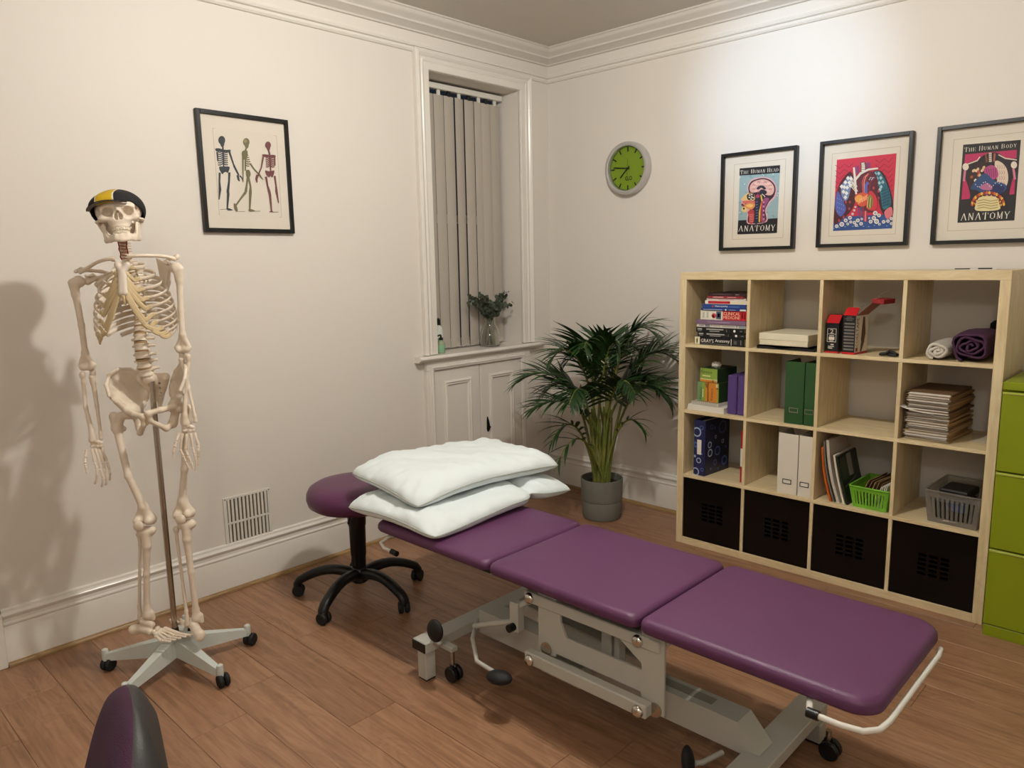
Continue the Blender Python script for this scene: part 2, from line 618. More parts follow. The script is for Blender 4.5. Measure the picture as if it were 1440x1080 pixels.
# --- walls
WY0, WY1, WZ0, WZ1, WD = -1.020, -0.282, 1.000, 2.592, -0.19      # window recess in the left wall
mb = MB()
mb.box((-0.12, YB - .1, -0.05), (0, WY0, ZC + .1))
mb.box((-0.12, WY1, -0.05), (0, 0.1, ZC + .1))
mb.box((-0.12, WY0, WZ1), (0, WY1, ZC + .1))
mb.box((-0.12, WY0, -0.05), (0, WY1, WZ0 - 0.03))
struct(mb.build('wall_left', M_WALL), 'off-white painted wall with the window recess')
struct(MB().box((0, 0, -0.05), (XR + .1, 0.12, ZC + .1)).build('wall_right', M_WALL), 'off-white painted wall behind the bookcase')
struct(MB().box((XR, YB, -0.05), (XR + .1, 0, ZC + .1)).build('wall_far_right', M_WALL), 'plain off-white wall beyond the picture on the right')
struct(MB().box((-0.02, YB - .1, -0.05), (XR + .1, YB, ZC + .1)).build('wall_behind_viewer', M_WALL), 'plain off-white wall behind the viewer')
struct(MB().box((-0.12, YB - .1, ZC), (XR + .1, 0.12, ZC + .1)).build('ceiling', M_CEIL), 'plain white ceiling')

# --- window recess lining: reveals, soffit, sash with dark panes
wroot = MB().box((-0.24, WY0 - .08, WZ0 - .08), (-0.20, WY0, WZ1 + .08)).build('window_1', M_GLOSS)
struct(wroot, 'recessed window behind the vertical blind')
MB().box((-0.24, WY1, WZ0 - .08), (-0.20, WY1 + .08, WZ1 + .08)).build('window_frame', M_GLOSS, wroot)
MB().box((-0.24, WY0, WZ1), (-0.20, WY1, WZ1 + .08)).build('window_frame', M_GLOSS, wroot)
MB().box((-0.235, WY0, WZ0), (-0.20, WY1, WZ0 + .06)).build('window_frame', M_GLOSS, wroot)
MB().box((-0.235, WY0, 1.78), (-0.20, WY1, 1.83)).build('glazing_bar', M_GLOSS, wroot)
M_GLASS = mat('window_glass', 'ffffff', 0.02, trans=1.0, ior=1.45)
for z0, z1 in ((WZ0 + .06, 1.78), (1.83, WZ1)):
    MB().box((-0.222, WY0, z0), (-0.218, WY1, z1)).build('pane', M_GLASS, wroot)
mb = MB()
mb.box((-0.24, WY0 - .02, WZ0), (-0.0, WY0 + .0015, WZ1)); mb.build('reveal', M_WALL, wroot)
mb = MB(); mb.box((-0.24, WY1 - .0015, WZ0), (-0.0, WY1 + .02, WZ1)); mb.build('reveal', M_WALL, wroot)
mb = MB(); mb.box((-0.24, WY0 - .02, WZ1 - .0015), (-0.0, WY1 + .02, WZ1 + .02)); mb.build('soffit', M_WALL, wroot)

# moulding swept along a straight line: profile of (out, across)
def moulding(name, prof, a, b, fn, m, parent=None):
    mb = MB(); mb.prism(prof, a, b, fn, 0, None, True)
    return mb.build(name, m, parent, angle=28)

# architrave round the recess: profile (across from the opening outwards, out from wall)
arch = [(0, 0), (0, .012), (.004, .018), (.040, .018), (.044, .022), (.050, .024), (.056, .022), (.060, .018),
        (.066, .020), (.074, .030), (.084, .036), (.092, .034), (.098, .026), (.104, .026), (.104, .0)]
AW = .104
arc = MB().prism(arch, 1.010, WZ1 + .001, lambda u, v, w: (v, WY0 - u - .002, w), 0, None, True).build('trim_1', M_GLOSS, angle=28)
struct(arc, 'gloss white moulded architrave around the window recess')
moulding('architrave_jamb', arch, 1.010, WZ1 + .001, lambda u, v, w: (v, WY1 + u + .002, w), M_GLOSS, arc)
def _top(u, v, w):
    return (v, (WY0 - .002 - u) if w == 0 else (WY1 + .002 + u), WZ1 + u)
moulding('architrave_head', arch, 0, 1, _top, M_GLOSS, arc)
# mitre the jambs up to the head
for s, Y in ((-1, WY0 - .002), (1, WY1 + .002)):
    mb = MB()
    n = len(arch)
    vs = [(v, Y + s * u, WZ1) for u, v in arch] + [(v, Y + s * u, WZ1 + u) for u, v in arch]
    mb.add(vs, [(i, (i + 1) % n, n + (i + 1) % n, n + i) for i in range(n)], 0, None, True)
    mb.build('architrave_mitre', M_GLOSS, arc, angle=28)
# sill board
mb = MB()
sp = [(-.205, 0), (.050, 0), (.060, -.006), (.063, -.014), (.058, -.022), (.046, -.026), (.040, -.034), (-.205, -.034)]
mb.prism(sp, -1.190, -0.118, lambda u, v, w: (u if (u > 0 or -1.02 < w < -.28) else max(u, 0.0), w, 1.006 + v), 0, None, True)
mb.box((-.205, WY0 + .002, .974), (-.0005, WY1 - .002, 1.0059))
struct(mb.build('trim_2', M_GLOSS, angle=28), 'white window sill board above the small cupboard')

# --- cornice + picture rail along the two walls
corn = [(0, ZC), (.105, ZC), (.108, ZC - .008), (.100, ZC - .012), (.094, ZC - .022), (.084, ZC - .032), (.066, ZC - .040),
        (.058, ZC - .048), (.056, ZC - .056), (.046, ZC - .060), (.030, ZC - .070), (.016, ZC - .078), (.012, ZC - .086), (0, ZC - .088)]
rail = [(0, 2.728), (.012, 2.728), (.014, 2.720), (.026, 2.716), (.030, 2.708), (.026, 2.700), (.014, 2.696), (.012, 2.688), (.016, 2.682), (.010, 2.674), (0, 2.672)]
for nm, pr, lab in (('trim_3', corn, 'moulded plaster cornice above the left wall'), ('trim_4', rail, 'narrow moulded rail below the cornice on the left wall')):
    o = moulding(nm, pr, YB, 0, lambda u, v, w: (u, w, v), M_CEIL if nm == 'trim_3' else M_GLOSS); struct(o, lab)
for nm, pr, lab in (('trim_5', corn, 'moulded plaster cornice above the right wall'), ('trim_6', rail, 'narrow moulded rail below the cornice on the right wall')):
    o = moulding(nm, pr, 0, XR, lambda u, v, w: (w, -u, v), M_CEIL if nm == 'trim_5' else M_GLOSS); struct(o, lab)

# --- skirting and floor beading
skirt = [(0, 0), (.024, 0), (.024, .158), (.021, .164), (.024, .168), (.024, .174), (.017, .180), (.016, .192), (.022, .200), (.024, .208), (.020, .214), (.014, .218), (.012, .228), (.006, .232), (0, .232)]
bead = [(.024, 0), (.040, 0), (.040, .006), (.036, .013), (.030, .017), (.024, .018)]
o = struct(moulding('baseboard_left', skirt, -3.2915, -1.150, lambda u, v, w: (u, w, v), M_GLOSS), 'tall moulded white skirting along the left wall')
mb = MB(); mb.prism(bead, -3.2915, -1.140, lambda u, v, w: (u, w, v), 0, None, True); mb.build('beading', wood('beech_beading_y', '846641', '97784d', 'a5875c', 0.4, axis=1, stretch=10, tint=0), o)
o = struct(moulding('baseboard_right', skirt, 0.0, XR, lambda u, v, w: (w, -u, v), M_GLOSS), 'tall moulded white skirting along the right wall')
mb = MB(); mb.prism(bead, 0.0, XR, lambda u, v, w: (w, -u, v), 0, None, True); mb.build('beading', M_BEAD, o)

# --- door casing at the far left, door beyond it
mb = MB()
mb.box((0, -3.395, 0), (.034, -3.292, .22), .003)
mb.box((0, -3.390, .22), (.024, -3.296, 2.1), .004)
mb.box((.024, -3.380, .22), (.030, -3.340, 2.1), .003)
dr = struct(mb.build('door_1', M_GLOSS), 'white door casing with a plinth block at the left edge')
MB().box((0, -4.25, 0.01), (.018, -3.40, 2.08), .003).build('door_leaf', M_GLOSS, dr)
MB().box((0, -4.35, 0), (.03, -4.255, 2.1), .003).build('casing_side', M_GLOSS, dr)
MB().box((0, -4.35, 2.1), (.03, -3.29, 2.2), .003).build('casing_head', M_GLOSS, dr)

# --- built-in cupboard under the sill
cup = thing('window_cupboard', 'low white built-in cupboard with two panelled doors under the window sill', 'cupboard', (0, -0.69, 0))
def cw(y, z, x): return (x, y + 0.69, z)
mb = MB()
# face frame: stiles, head and plinth (local y runs along the wall)
for (y0, y1, z0, z1, x1) in ((-1.125, -1.075, 0, .917, .030), (-0.325, -0.240, 0, .917, .030), (-1.125, -.240, .918, .971, .030), (-1.074, -.326, 0, .12, .030)):
    mb.box((0.0, y0 + .69, z0), (x1, y1 + .69, z1), .002)
mb.build('face_frame', M_GLOSS, cup)
fm = [(0, .0), (.0, .012), (.006, .016), (.012, .012), (.016, .006), (.022, .004), (.026, 0)]
# raised moulding round the door pair
def ring(mbx, y0, y1, z0, z1, prof, x0):
    """rectangular moulding, profile (inwards offset, out)"""
    n = len(prof)
    loops = [[(x0 + v, y0 + u, z0 + u), (x0 + v, y1 - u, z0 + u), (x0 + v, y1 - u, z1 - u), (x0 + v, y0 + u, z1 - u)] for u, v in prof]
    vs = [p for l in loops for p in l]
    fs = []
    for i in range(n - 1):
        for k in range(4):
            k2 = (k + 1) % 4
            fs.append((i * 4 + k, i * 4 + k2, (i + 1) * 4 + k2, (i + 1) * 4 + k))
    mbx.add(vs, fs, 0, None, True)
mb = MB(); ring(mb, -1.100 + .69, -0.300 + .69, .10, .945, [(0, 0), (.002, .012), (.010, .016), (.016, .012), (.024, .010), (.028, 0)], .030)
mb.build('frame_moulding', M_GLOSS, cup, angle=25)
for (y0, y1, nm) in ((-1.073, -.702, 'a'), (-.696, -.327, 'b')):
    d = MB().box((.004, y0 + .69, .122), (.026, y1 + .69, .916), .003).build('door', M_GLOSS, cup)
    mb = MB(); ring(mb, y0 + .69 + .075, y1 + .69 - .075, .19, .845, [(0, 0), (.002, .010), (.010, .014), (.016, .008), (.024, .009), (.030, .002), (.034, -.002)], .026)
    mb.build('panel_moulding', M_GLOSS, d, angle=25)
    if nm == 'b':
        mb = MB()
        M_IRON = mat('black_iron', '14100d', 0.5, 0.6)
        mb.tube([(.027, -.645 + .69, .575), (.031, -.645 + .69, .55), (.033, -.643 + .69, .52), (.031, -.642 + .69, .495), (.027, -.642 + .69, .478)], [.003, .008, .011, .012, .004], 8)
        mb.tube([(.031, -.640 + .69, .515), (.046, -.640 + .69, .508)], [.007, .007], 8)
        k = mb.build('keyhole_plate', M_IRON, d); k['label'] = 'black iron keyhole plate'

# --- vertical blind
bl = thing('vertical_blind', 'cream vertical blind of long fabric slats hanging in the window recess', 'blind', (-0.15, -0.65, 1.0))
M_SLAT = mat('blind_fabric', 'b4aca0', 0.75, bump=(300, 0.05))
mb = MB(); mb.box((-.022, WY0 + .65 + .004, 1.545), (.022, WY1 + .65 - .012, 1.578), .004); mb.build('head_rail', M_WHITEPL, bl)
ys = [-.974, -.894, -.814, -.734, -.650, -.568, -.486, -.424, -.345]
for i, y in enumerate(ys):
    w = .0410
    ang = R(3.5 + (7 if i == 4 else 0) - (3 if i == 7 else 0))
    mb = MB()
    def sl(u, v):
        a = (u - .5) * 2 * w
        bow = .004 * math.cos((u - .5) * PI)
        return (bow, a, .018 + v * 1.500)
    mb.grid(sl, 6, 1)
    mb.box((-.002, -w * .95, .012), (.003, w * .95, .05), .001)
    s = mb.build('blind_slat', M_SLAT, bl, (0, y + .65, 0), rot=(0, 0, ang))
    mb = MB()
    mb.box((-.006, -.012, 1.515), (.006, .012, 1.547), .002); mb.tube([(0, 0, 1.51), (0, 0, 1.55)], .003, 6)
    mb.build('slat_hanger', M_BLACK if i % 2 else M_WHITEPL, s)
mb = MB()
for a, b in zip(ys[:-1], ys[1:]):
    n = 7
    for x in (-.012, .012):
        mb.tube([(x, (a + (b - a) * k / n) + .65, .028 - .012 * math.sin(PI * k / n)) for k in range(n + 1)], .0012, 5)
mb.build('bottom_chain', M_WHITEPL, bl)

# --- ventilation grille
vg = thing('air_vent', 'white wall vent grille with two rows of upright slots above the skirting', 'vent', (0, -2.255, .20))
mb = MB()
mb.box((0, -.120, 0), (.008, .120, .012), .001); mb.box((0, -.120, .244), (.008, .120, .255), .001)
mb.box((0, -.120, .012), (.008, -.104, .244), .001); mb.box((0, .104, .012), (.008, .120, .244), .001)
mb.box((0.002, -.104, .122), (.009, .104, .132), .001)
mb.build('vent_frame', M_WHITEPL, vg)
MB().box((-.001, -.118, .002), (.0006, .118, .252)).build('vent_shade_sheet', mat('vent_slot_shade', '5c5244', .9), vg)  # flat dark sheet, the shade inside the slots put into its colour
for i in range(11):
    y = -.104 + .208 * (i + .5) / 11
    MB().box((.001, y - .0055, .012), (.008, y + .0055, .244), .001).build('vent_slat', M_WHITEPL, vg)
for y, z in ((-.112, .248), (.112, .248), (.098, .022)):
    MB().lathe([(.0, 0), (.0035, 0), (.003, .0015), (0, .002)], 8, 0, T(.008, y, z) @ rotm(0, PI / 2, 0)).build('screw', M_STEEL, vg)
# ================================================================ BOOKCASE AND CONTENTS
SX, SYF, SYB = 1.266, -.425, -.035
bk = thing('bookcase', 'pale birch open bookcase of sixteen square compartments against the right wall', 'bookcase', (SX, SYF, 0))
SD = SYB - SYF
W_ = 1.465
bxo('side_panel', (0, 0, 0.0), (.038, SD, W_ - .038), M_BIRCH, bk, .0012)
bxo('side_panel', (W_ - .038, 0, 0.0), (W_, SD, W_ - .038), M_BIRCH, bk, .0012)
bxo('top_panel', (0, 0, W_ - .038), (W_, SD, W_), M_BIRCHX, bk, .0012)
bxo('bottom_panel', (.038, 0, 0.0), (W_ - .038, SD, .038), M_BIRCHX, bk, .0012)
CX = [.038, .389, .740, 1.091]      # left edges of the columns (and bottoms of the rows)
CW = .335
for k in range(3):
    z = CX[k] + CW + (.0008 * (k + 1))
    bxo('shelf_board', (.038, .001, z), (W_ - .038, SD - .001, z + .016), M_BIRCHX, bk, .0008)
for c in range(3):
    x = CX[c] + CW + (.0008 * (c + 1))
    for r in range(4):
        z0 = CX[r] if r == 0 else CX[r] + .0008 * r
        z1 = (CX[r] + CW + .0008 * (r + 1)) if r < 3 else W_ - .038
        bxo('divider', (x, .002, z0), (x + .016, SD - .002, z1), M_BIRCH, bk, .0008)

def sh(x, y, z): return (x, y, z)
def rowz(r): return CX[r] + (.0008 * r if r else 0) + .0006

# --- black drawer inserts in the bottom row
box_lab = ['glossy black storage box in the bottom row nearest the palm', 'glossy black storage box second from the palm in the bottom row',
           'glossy black storage box under the green basket', 'glossy black storage box in the bottom row nearest the green cabinet']
for c in range(4):
    x0 = SX + CX[c] + .0008 * c + .003
    x1 = SX + CX[c] + CW - .001
    b = thing('storage_box', box_lab[c], 'storage box', ((x0 + x1) / 2, SYF, rowz(0)), 0, 'black storage boxes in the bottom row')
    hw = (x1 - x0) / 2
    H = .330
    mb = MB()
    mb.box((-hw, .016, 0), (hw, .370, .006)); mb.box((-hw, .016, 0), (-hw + .006, .370, H)); mb.box((hw - .006, .016, 0), (hw, .370, H)); mb.box((-hw, .364, 0), (hw, .370, H))
    mb.build('box_body', M_BLACK, b)
    # front panel with a block of pierced slots (3 columns x 5 rows)
    mb = MB()
    cols = [-.054, -.010, .034]
    y0, y1 = .004, .016
    sw, shh = .032, .012
    zs = [.115 + .021 * k for k in range(5)]
    xe = [-hw] + [v for cc in cols for v in (cc, cc + sw)] + [hw]
    ze = [0] + [v for zz in zs for v in (zz, zz + shh)] + [H]
    for i in range(len(xe) - 1):
        for j in range(len(ze) - 1):
            if i % 2 == 1 and j % 2 == 1:
                continue
            mb.box((xe[i], y0, ze[j]), (xe[i + 1], y1, ze[j + 1]))
    mb.build('front_panel', M_DARKPL, b)
    mb = MB()
    for cc in cols:
        for zz in zs:
            mb.box((cc - .001, y0 - .0015, zz - .0015), (cc + sw + .001, y0, zz), 0)
    mb.build('slot_lip', M_DARKPL, b)

# --- books lying in the top left compartment (spines to the room)
M_PAGE = mat('page_edges', 'd8cdb4', .8)
def flat_book(x0, x1, z, th, depth, cov, label, name='book', y0=-.405, rz=0.0, extras=None):
    b = thing(name, label, 'book', ((x0 + x1) / 2, y0, z), rz, 'books stacked flat in the top left compartment')
    w = (x1 - x0) / 2
    t = min(.0025, th * .18)
    mb = MB()
    mb.box((-w, 0, 0), (w, depth, t)); mb.box((-w, 0, th - t), (w, depth, th)); mb.box((-w, -.001, 0), (w, .003, th), .0008)
    mb.build('cover', cov, b)
    MB().box((-w + .003, .003, t), (w - .003, depth - .003, th - t)).build('pages', M_PAGE, b)
    if extras:
        mats = []; mb = MB()
        for e in extras:
            kind, u0, v0, u1, v1, hexc = e[:6]
            m = mat('ink_' + hexc, hexc, .5)
            if m not in mats: mats.append(m)
            mi = mats.index(m)
            lay = -.0012 - .0002 * (1 if kind == 'r' else 2 if kind == 'c' else 3)
            fn = lambda u, v, lay=lay: (-w + 2 * w * u, lay, th * v)
            if kind == 'r':
                mb.add([fn(u0, v0), fn(u1, v0), fn(u1, v1), fn(u0, v1)], [(0, 1, 2, 3)], mi)
            elif kind == 'c':
                ru = (v1) / (2 * w) ; rv = v1 / th
                mb.add([fn(u0 + ru * math.cos(a * PI / 8), v0 + rv * math.sin(a * PI / 8)) for a in range(16)], [tuple(range(16))], mi)
            else:
                text_into(mb, e[6], (u0, v0, u1, v1), fn, mi)
        mb.build('spine_print', mats, b, recalc=False)
    return b

z = rowz(3)
WH = 'e8e2d8'
books = [
 (1.343, 1.621, .041, '0d0d0f', 'thick black anatomy book at the bottom of the book stack', [('r', .01, .03, .115, .97, 'd9cfae'), ('r', .045, .2, .07, .75, '6b6148'), ('t', .14, .3, .40, .74, WH, "GRAY'S"), ('t', .43, .3, .72, .78, WH, 'Anatomy'), ('r', .14, .12, .70, .17, '77736c'), ('r', .745, .08, .755, .9, WH), ('r', .80, .25, .86, .7, '4c4a48'), ('r', .93, .2, .945, .8, '77736c')]),
 (1.357, 1.622, .023, '101012', 'black book lying directly on the thick anatomy book', [('r', .03, .45, .13, .8, '9d9a94'), ('r', .04, .15, .12, .35, '6f6d69'), ('r', .20, .5, .58, .75, 'a8a59e'), ('r', .27, .15, .5, .35, '8a8882'), ('r', .655, .2, .67, .8, '55534f'), ('c', .82, .5, 0, .0062, 'e4e0d8'), ('r', .92, .4, .97, .6, '6f6d69')]),
 (1.352, 1.618, .025, '0e0e10', 'second thin black book below the white anatomy book', [('r', .03, .45, .13, .8, '9d9a94'), ('r', .04, .15, .12, .35, '6f6d69'), ('r', .22, .55, .58, .78, 'a8a59e'), ('r', .29, .18, .5, .38, '8a8882'), ('r', .64, .2, .655, .8, '55534f'), ('c', .81, .5, 0, .0064, 'e4e0d8'), ('r', .92, .4, .97, .6, '6f6d69')]),
 (1.351, 1.624, .016, 'ddd6c6', 'white-spined anatomy book under the mauve book', [('r', .05, .3, .16, .7, '8c8a90'), ('r', .18, .15, .28, .85, '777682'), ('t', .29, .2, .50, .8, '2c2a30', 'Anatomy'), ('r', .53, .35, .80, .6, '8c8a90'), ('r', .82, .1, .835, .9, '333034'), ('r', .86, .2, .99, .8, '7f9098')]),
 (1.349, 1.626, .022, '765c74', 'mauve book between the white anatomy book and the clinical medicine book', [('r', .25, .4, .70, .6, '94809a')]),
 (1.372, 1.628, .048, 'd8d2c0', 'thick white and red clinical medicine book in the stack', [('r', .49, .0, 1.0, 1.0, 'b01722'), ('r', .05, .2, .09, .8, 'a9b0a0'), ('r', .14, .2, .18, .8, 'a9b0a0'), ('c', .30, .45, 0, .013, 'b0303a'), ('c', .29, .4, 0, .006, 'd8b0a8'), ('r', .35, .1, .46, .9, '49536b'), ('r', .38, .3, .43, .7, '8a98a8'), ('t', .51, .55, .86, .88, 'e9c9a8', 'CLINICAL'), ('t', .51, .15, .86, .47, 'e9c9a8', 'MEDICINE'), ('r', .90, .3, .92, .8, 'd88a80'), ('r', .95, .2, .965, .85, 'd88a80')]),
 (1.378, 1.626, .010, '1d3570', 'thin dark blue book on top of the clinical medicine book', [('r', .05, .3, .48, .7, '8f9cc0'), ('c', .56, .5, 0, .004, 'e8e8ea'), ('r', .62, .35, .78, .65, '8f9cc0'), ('r', .87, .1, 1.0, .9, 'd8d4cc')]),
 (1.380, 1.622, .021, '23407e', 'blue osteopathy book in the upper half of the stack', [('r', .24, .25, .27, .8, 'c04050'), ('t', .30, .28, .60, .80, 'dfe3ee', 'Osteopathy'), ('r', .62, .35, .85, .6, '4a68a8')]),
 (1.394, 1.628, .019, 'ddd5c8', 'white book with a red spine panel above the blue books', [('r', .08, .15, .60, .85, 'b01f2a'), ('r', .62, .2, .97, .8, 'd9d0b0')]),
 (1.400, 1.616, .010, 'd9c8c0', 'slim pale pink book near the top of the stack', [('r', .3, .3, .7, .7, 'c89a98')]),
 (1.408, 1.606, .011, '8e2a30', 'slim red book second from the top of the stack', [('r', .15, .3, .45, .7, 'd8a8a0'), ('r', .55, .3, .8, .7, 'c08a88')]),
 (1.410, 1.622, .016, '2a1719', 'dark maroon book on the very top of the stack', [('r', .1, .35, .6, .6, '5c4044'), ('r', .7, .35, .8, .6, '8c7a78')]),
]
for i, (a, b_, th, c, lab, ex) in enumerate(books):
    flat_book(a, b_, z, th, .20 + .02 * (i % 3), mat('cover_' + c, c, .4), lab, y0=-.402 + .006 * (i % 2) + (.01 if i > 7 else 0), extras=ex)
    z += th + .0004
# a dark thin book standing behind the clinical medicine book is left to the stack

# --- cream box with its black tray
z = rowz(3)
t = thing('document_tray', 'flat black document tray under the cream box', 'tray', (1.83, -.40, z), R(-2))
mb = MB(); mb.box((-.145, .0, 0), (.145, .30, .004)); mb.box((-.145, 0, 0), (-.140, .30, .016)); mb.box((.140, 0, 0), (.145, .30, .016)); mb.box((-.145, .295, 0), (.145, .30, .016))
mb.build('tray_base', M_BLACK, t)
def lipz(u): return .012 - .008 * math.exp(-((u - .42) / .13) ** 2)
mb = MB(); mb.grid(lambda u, v: (-.145 + .29 * u, -.002, v * lipz(u)), 24, 1); mb.grid(lambda u, v: (-.145 + .29 * u, .002, v * lipz(u)), 24, 1)
mb.grid(lambda u, v: (-.145 + .29 * u, -.002 + .004 * v, lipz(u)), 24, 1); mb.build('tray_front', M_BLACK, t)
M_CREAM = mat('cream_card', 'd9d0b2', .6)
t = thing('paper_box', 'flat cream cardboard box in the second compartment of the top row', 'box', (1.81, -.385, z + .0165), R(-2))
mb = MB(); mb.box((-.120, 0, 0), (.124, .29, .030), .002); mb.build('box_base', M_CREAM, t)
mb = MB(); mb.box((-.122, -.002, .026), (.126, .292, .058), .002); mb.build('box_lid', mat('cream_lid', 'dcd4ba', .55), t)

# --- two tape boxes
M_BOXK = mat('carton_black', '121113', .35)
M_BOXR = mat('carton_red', 'b3141c', .4)
M_BOXW = mat('carton_white', 'd6cdbd', .5)
M_BOXG = mat('carton_grey_print', '6d6862', .5)
M_BOXB = mat('carton_brown_print', '5c4632', .5)
z = rowz(3)
t = thing('tape_box', 'slim black carton with a white 2 and a red sloping top', 'box', (2.044, -.39, z), R(-4), 'tape cartons in the top row')
def slope_box(w, d, h, hs, mbx, mi=0):
    pr = [(0, 0), (d, 0), (d, h), (d * .35, h), (0, hs)]
    mbx.prism(pr, -w, w, lambda u, v, q: (q, u, v), mi)
mb = MB(); slope_box(.030, .10, .172, .135, mb); mb.build('carton', M_BOXK, t)
mb = MB(); mb.add([(-.0295, .0005, .1365), (.0295, .0005, .1365), (.0295, .0338, .1722), (-.0295, .0338, .1722)], [(0, 1, 2, 3)], 0, T(0, -.0008, .0008))
mb.box((-.0302, -.0004, 0), (.0302, .1002, .007)); mb.build('red_panel', M_BOXR, t)
mb = MB()
fy = lambda u, v: (u, -.0006, v)
for (a, b, c, d) in ((-.022, .110, .020, .112), (-.022, .050, .020, .052), (-.022, .050, -.020, .112), (.018, .050, .020, .112), (-.022, .086, .020, .0875), (-.012, .078, .010, .081), (-.014, .060, .012, .074), (-.010, .054, .008, .057), (-.004, .036, .010, .041), (-.016, .028, .012, .031), (-.016, .020, .004, .024)):
    mb.add([fy(a, b), fy(c, b), fy(c, d), fy(a, d)], [(0, 1, 2, 3)], 0)
text_into(mb, '2', (-.009, .090, .007, .108), lambda u, v: (u, -.0007, v), 0)
mb.build('printed_face', M_BOXW, t, recalc=False)
t = thing('tape_box', 'opened black and white carton with its red lid flap folded up', 'box', (2.122, -.40, z), R(-6), 'tape cartons in the top row')
mb = MB(); mb.box((-.029, .0, 0), (.029, .12, .175)); mb.build('carton', M_BOXK, t)
mb = MB(); mb.box((.0292, .001, .008), (.0298, .119, .174)); mb.build('white_side', M_BOXW, t)
mb = MB()
for k in range(9):
    v0 = .018 + k * .0145
    mb.add([(-.022, -.0006, v0), (.024, -.0006, v0), (.024, -.0006, v0 + .0075), (-.022, -.0006, v0 + .0075)], [(0, 1, 2, 3)], 0)
for k, wv in ((.166, .012), (.159, .020), (.152, .014)):
    mb.add([(-wv, -.0006, k), (wv, -.0006, k), (wv, -.0006, k + .003), (-wv, -.0006, k + .003)], [(0, 1, 2, 3)], 0)
mb.build('printed_face', M_BOXG, t, recalc=False)
mb = MB()
fs_ = lambda u, v: (.0301, .008 + v, u)
text_into(mb, 'TAPE', (.100, .002, .165, .026), lambda u, v: (.0301, .032 - v, u), 0)
mb.build('side_lettering', M_BLACK, t, recalc=False)
mb = MB(); text_into(mb, 'CORE', (.035, .002, .096, .026), lambda u, v: (.0301, .032 - v, u), 0)
mb.add([(.0301, .006, .012), (.0301, .028, .012), (.0301, .028, .030), (.0301, .006, .030)], [(0, 1, 2, 3)], 0)
mb.build('side_lettering', mat('ink_rust', '7c2a22', .5), t, recalc=False)
mb = MB(); mb.add([(.0301, .055, .060), (.0301, .085, .045), (.0301, .098, .090), (.0301, .085, .165), (.0301, .068, .168), (.0301, .060, .110)], [tuple(range(6))], 0)
mb.add([(.0301, .050, .010), (.0301, .066, .010), (.0301, .090, .055), (.0301, .062, .070)], [(0, 1, 2, 3)], 0)
mb.build('printed_picture', M_BOXB, t, recalc=False)
mb = MB(); mb.box((-.0295, -.0004, 0), (.0302, .1202, .009)); mb.build('red_base', M_BOXR, t)
mb = MB(); mb.add([(-.029, .001, .175), (.029, .001, .175), (.029, .030, .205), (.022, .034, .209), (-.022, .034, .209), (-.029, .030, .205)], [tuple(range(6))], 0)
mb.add([(-.029, .002, .1745), (.029, .002, .1745), (.029, .031, .2045), (.022, .035, .2085), (-.022, .035, .2085), (-.029, .031, .2045)], [tuple(range(6))], 0)
mb.build('front_flap', M_BOXR, t, recalc=False)
mb = MB(); mb.box((.0, 0, -.001), (.085, .112, .0), 0, 0, T(.029, .004, .1755) @ rotm(0, R(-42), 0))
mb.build('side_flap', mat('carton_inside', '8d5a4e', .6), t)
mb = MB(); mb.box((.0, 0, -.001), (.052, .112, .020), .002, 0, T(.029 + .0632, .004, .1755 + .0569) @ rotm(0, R(4), 0)); mb.build('tuck_flap', mat('carton_deep_red', '8a1a20', .5), t)
mb = MB(); mb.tube([(-.01, .09, .17), (.0, .10, .21), (.02, .105, .222), (.03, .1, .216)], .0012, 5); mb.tube([(.07, .11, .235), (.074, .118, .262), (.09, .12, .275), (.115, .12, .285)], .001, 5)
mb.build('loose_thread', M_STEEL, t)

# small black earbud case / strap
t = thing('coiled_strap', 'small black coiled strap lying at the edge of the top row', 'strap', (2.285, -.375, z))
mb = MB()
mb.tube([(-.035, .0, .006), (-.028, -.012, .009), (-.008, -.010, .012), (.004, .004, .018), (.020, .0, .016), (.034, -.006, .011), (.040, .004, .007)], [.004, .007, .008, .008, .009, .008, .006], 8)
mb.tube([(-.032, .012, .006), (-.012, .014, .010), (.012, -.012, .008), (.036, -.012, .006)], [.005, .007, .007, .005], 8)
mb.tube([(-.006, .012, .018), (.006, .0, .024), (.022, -.004, .020)], [.004, .006, .004], 8)
mb.build('strap_loops', M_RUBBER, t)
t = thing('note_card', 'small white card leaning on the wall behind the black strap', 'card', (2.336, -.10, z), R(8))
MB().box((-.022, 0, 0), (.022, .002, .052), .0, 0, rotm(R(-10), 0, 0)).build('card', M_PAPER, t)
t = thing('wall_socket_tag', 'tiny cream tag on the wall inside the third top compartment', 'tag', (2.225, -.008, z + .066))
MB().box((-.012, -.004, -.008), (.012, .0, .008), .001).build('tag_plate', M_PAPER, t)

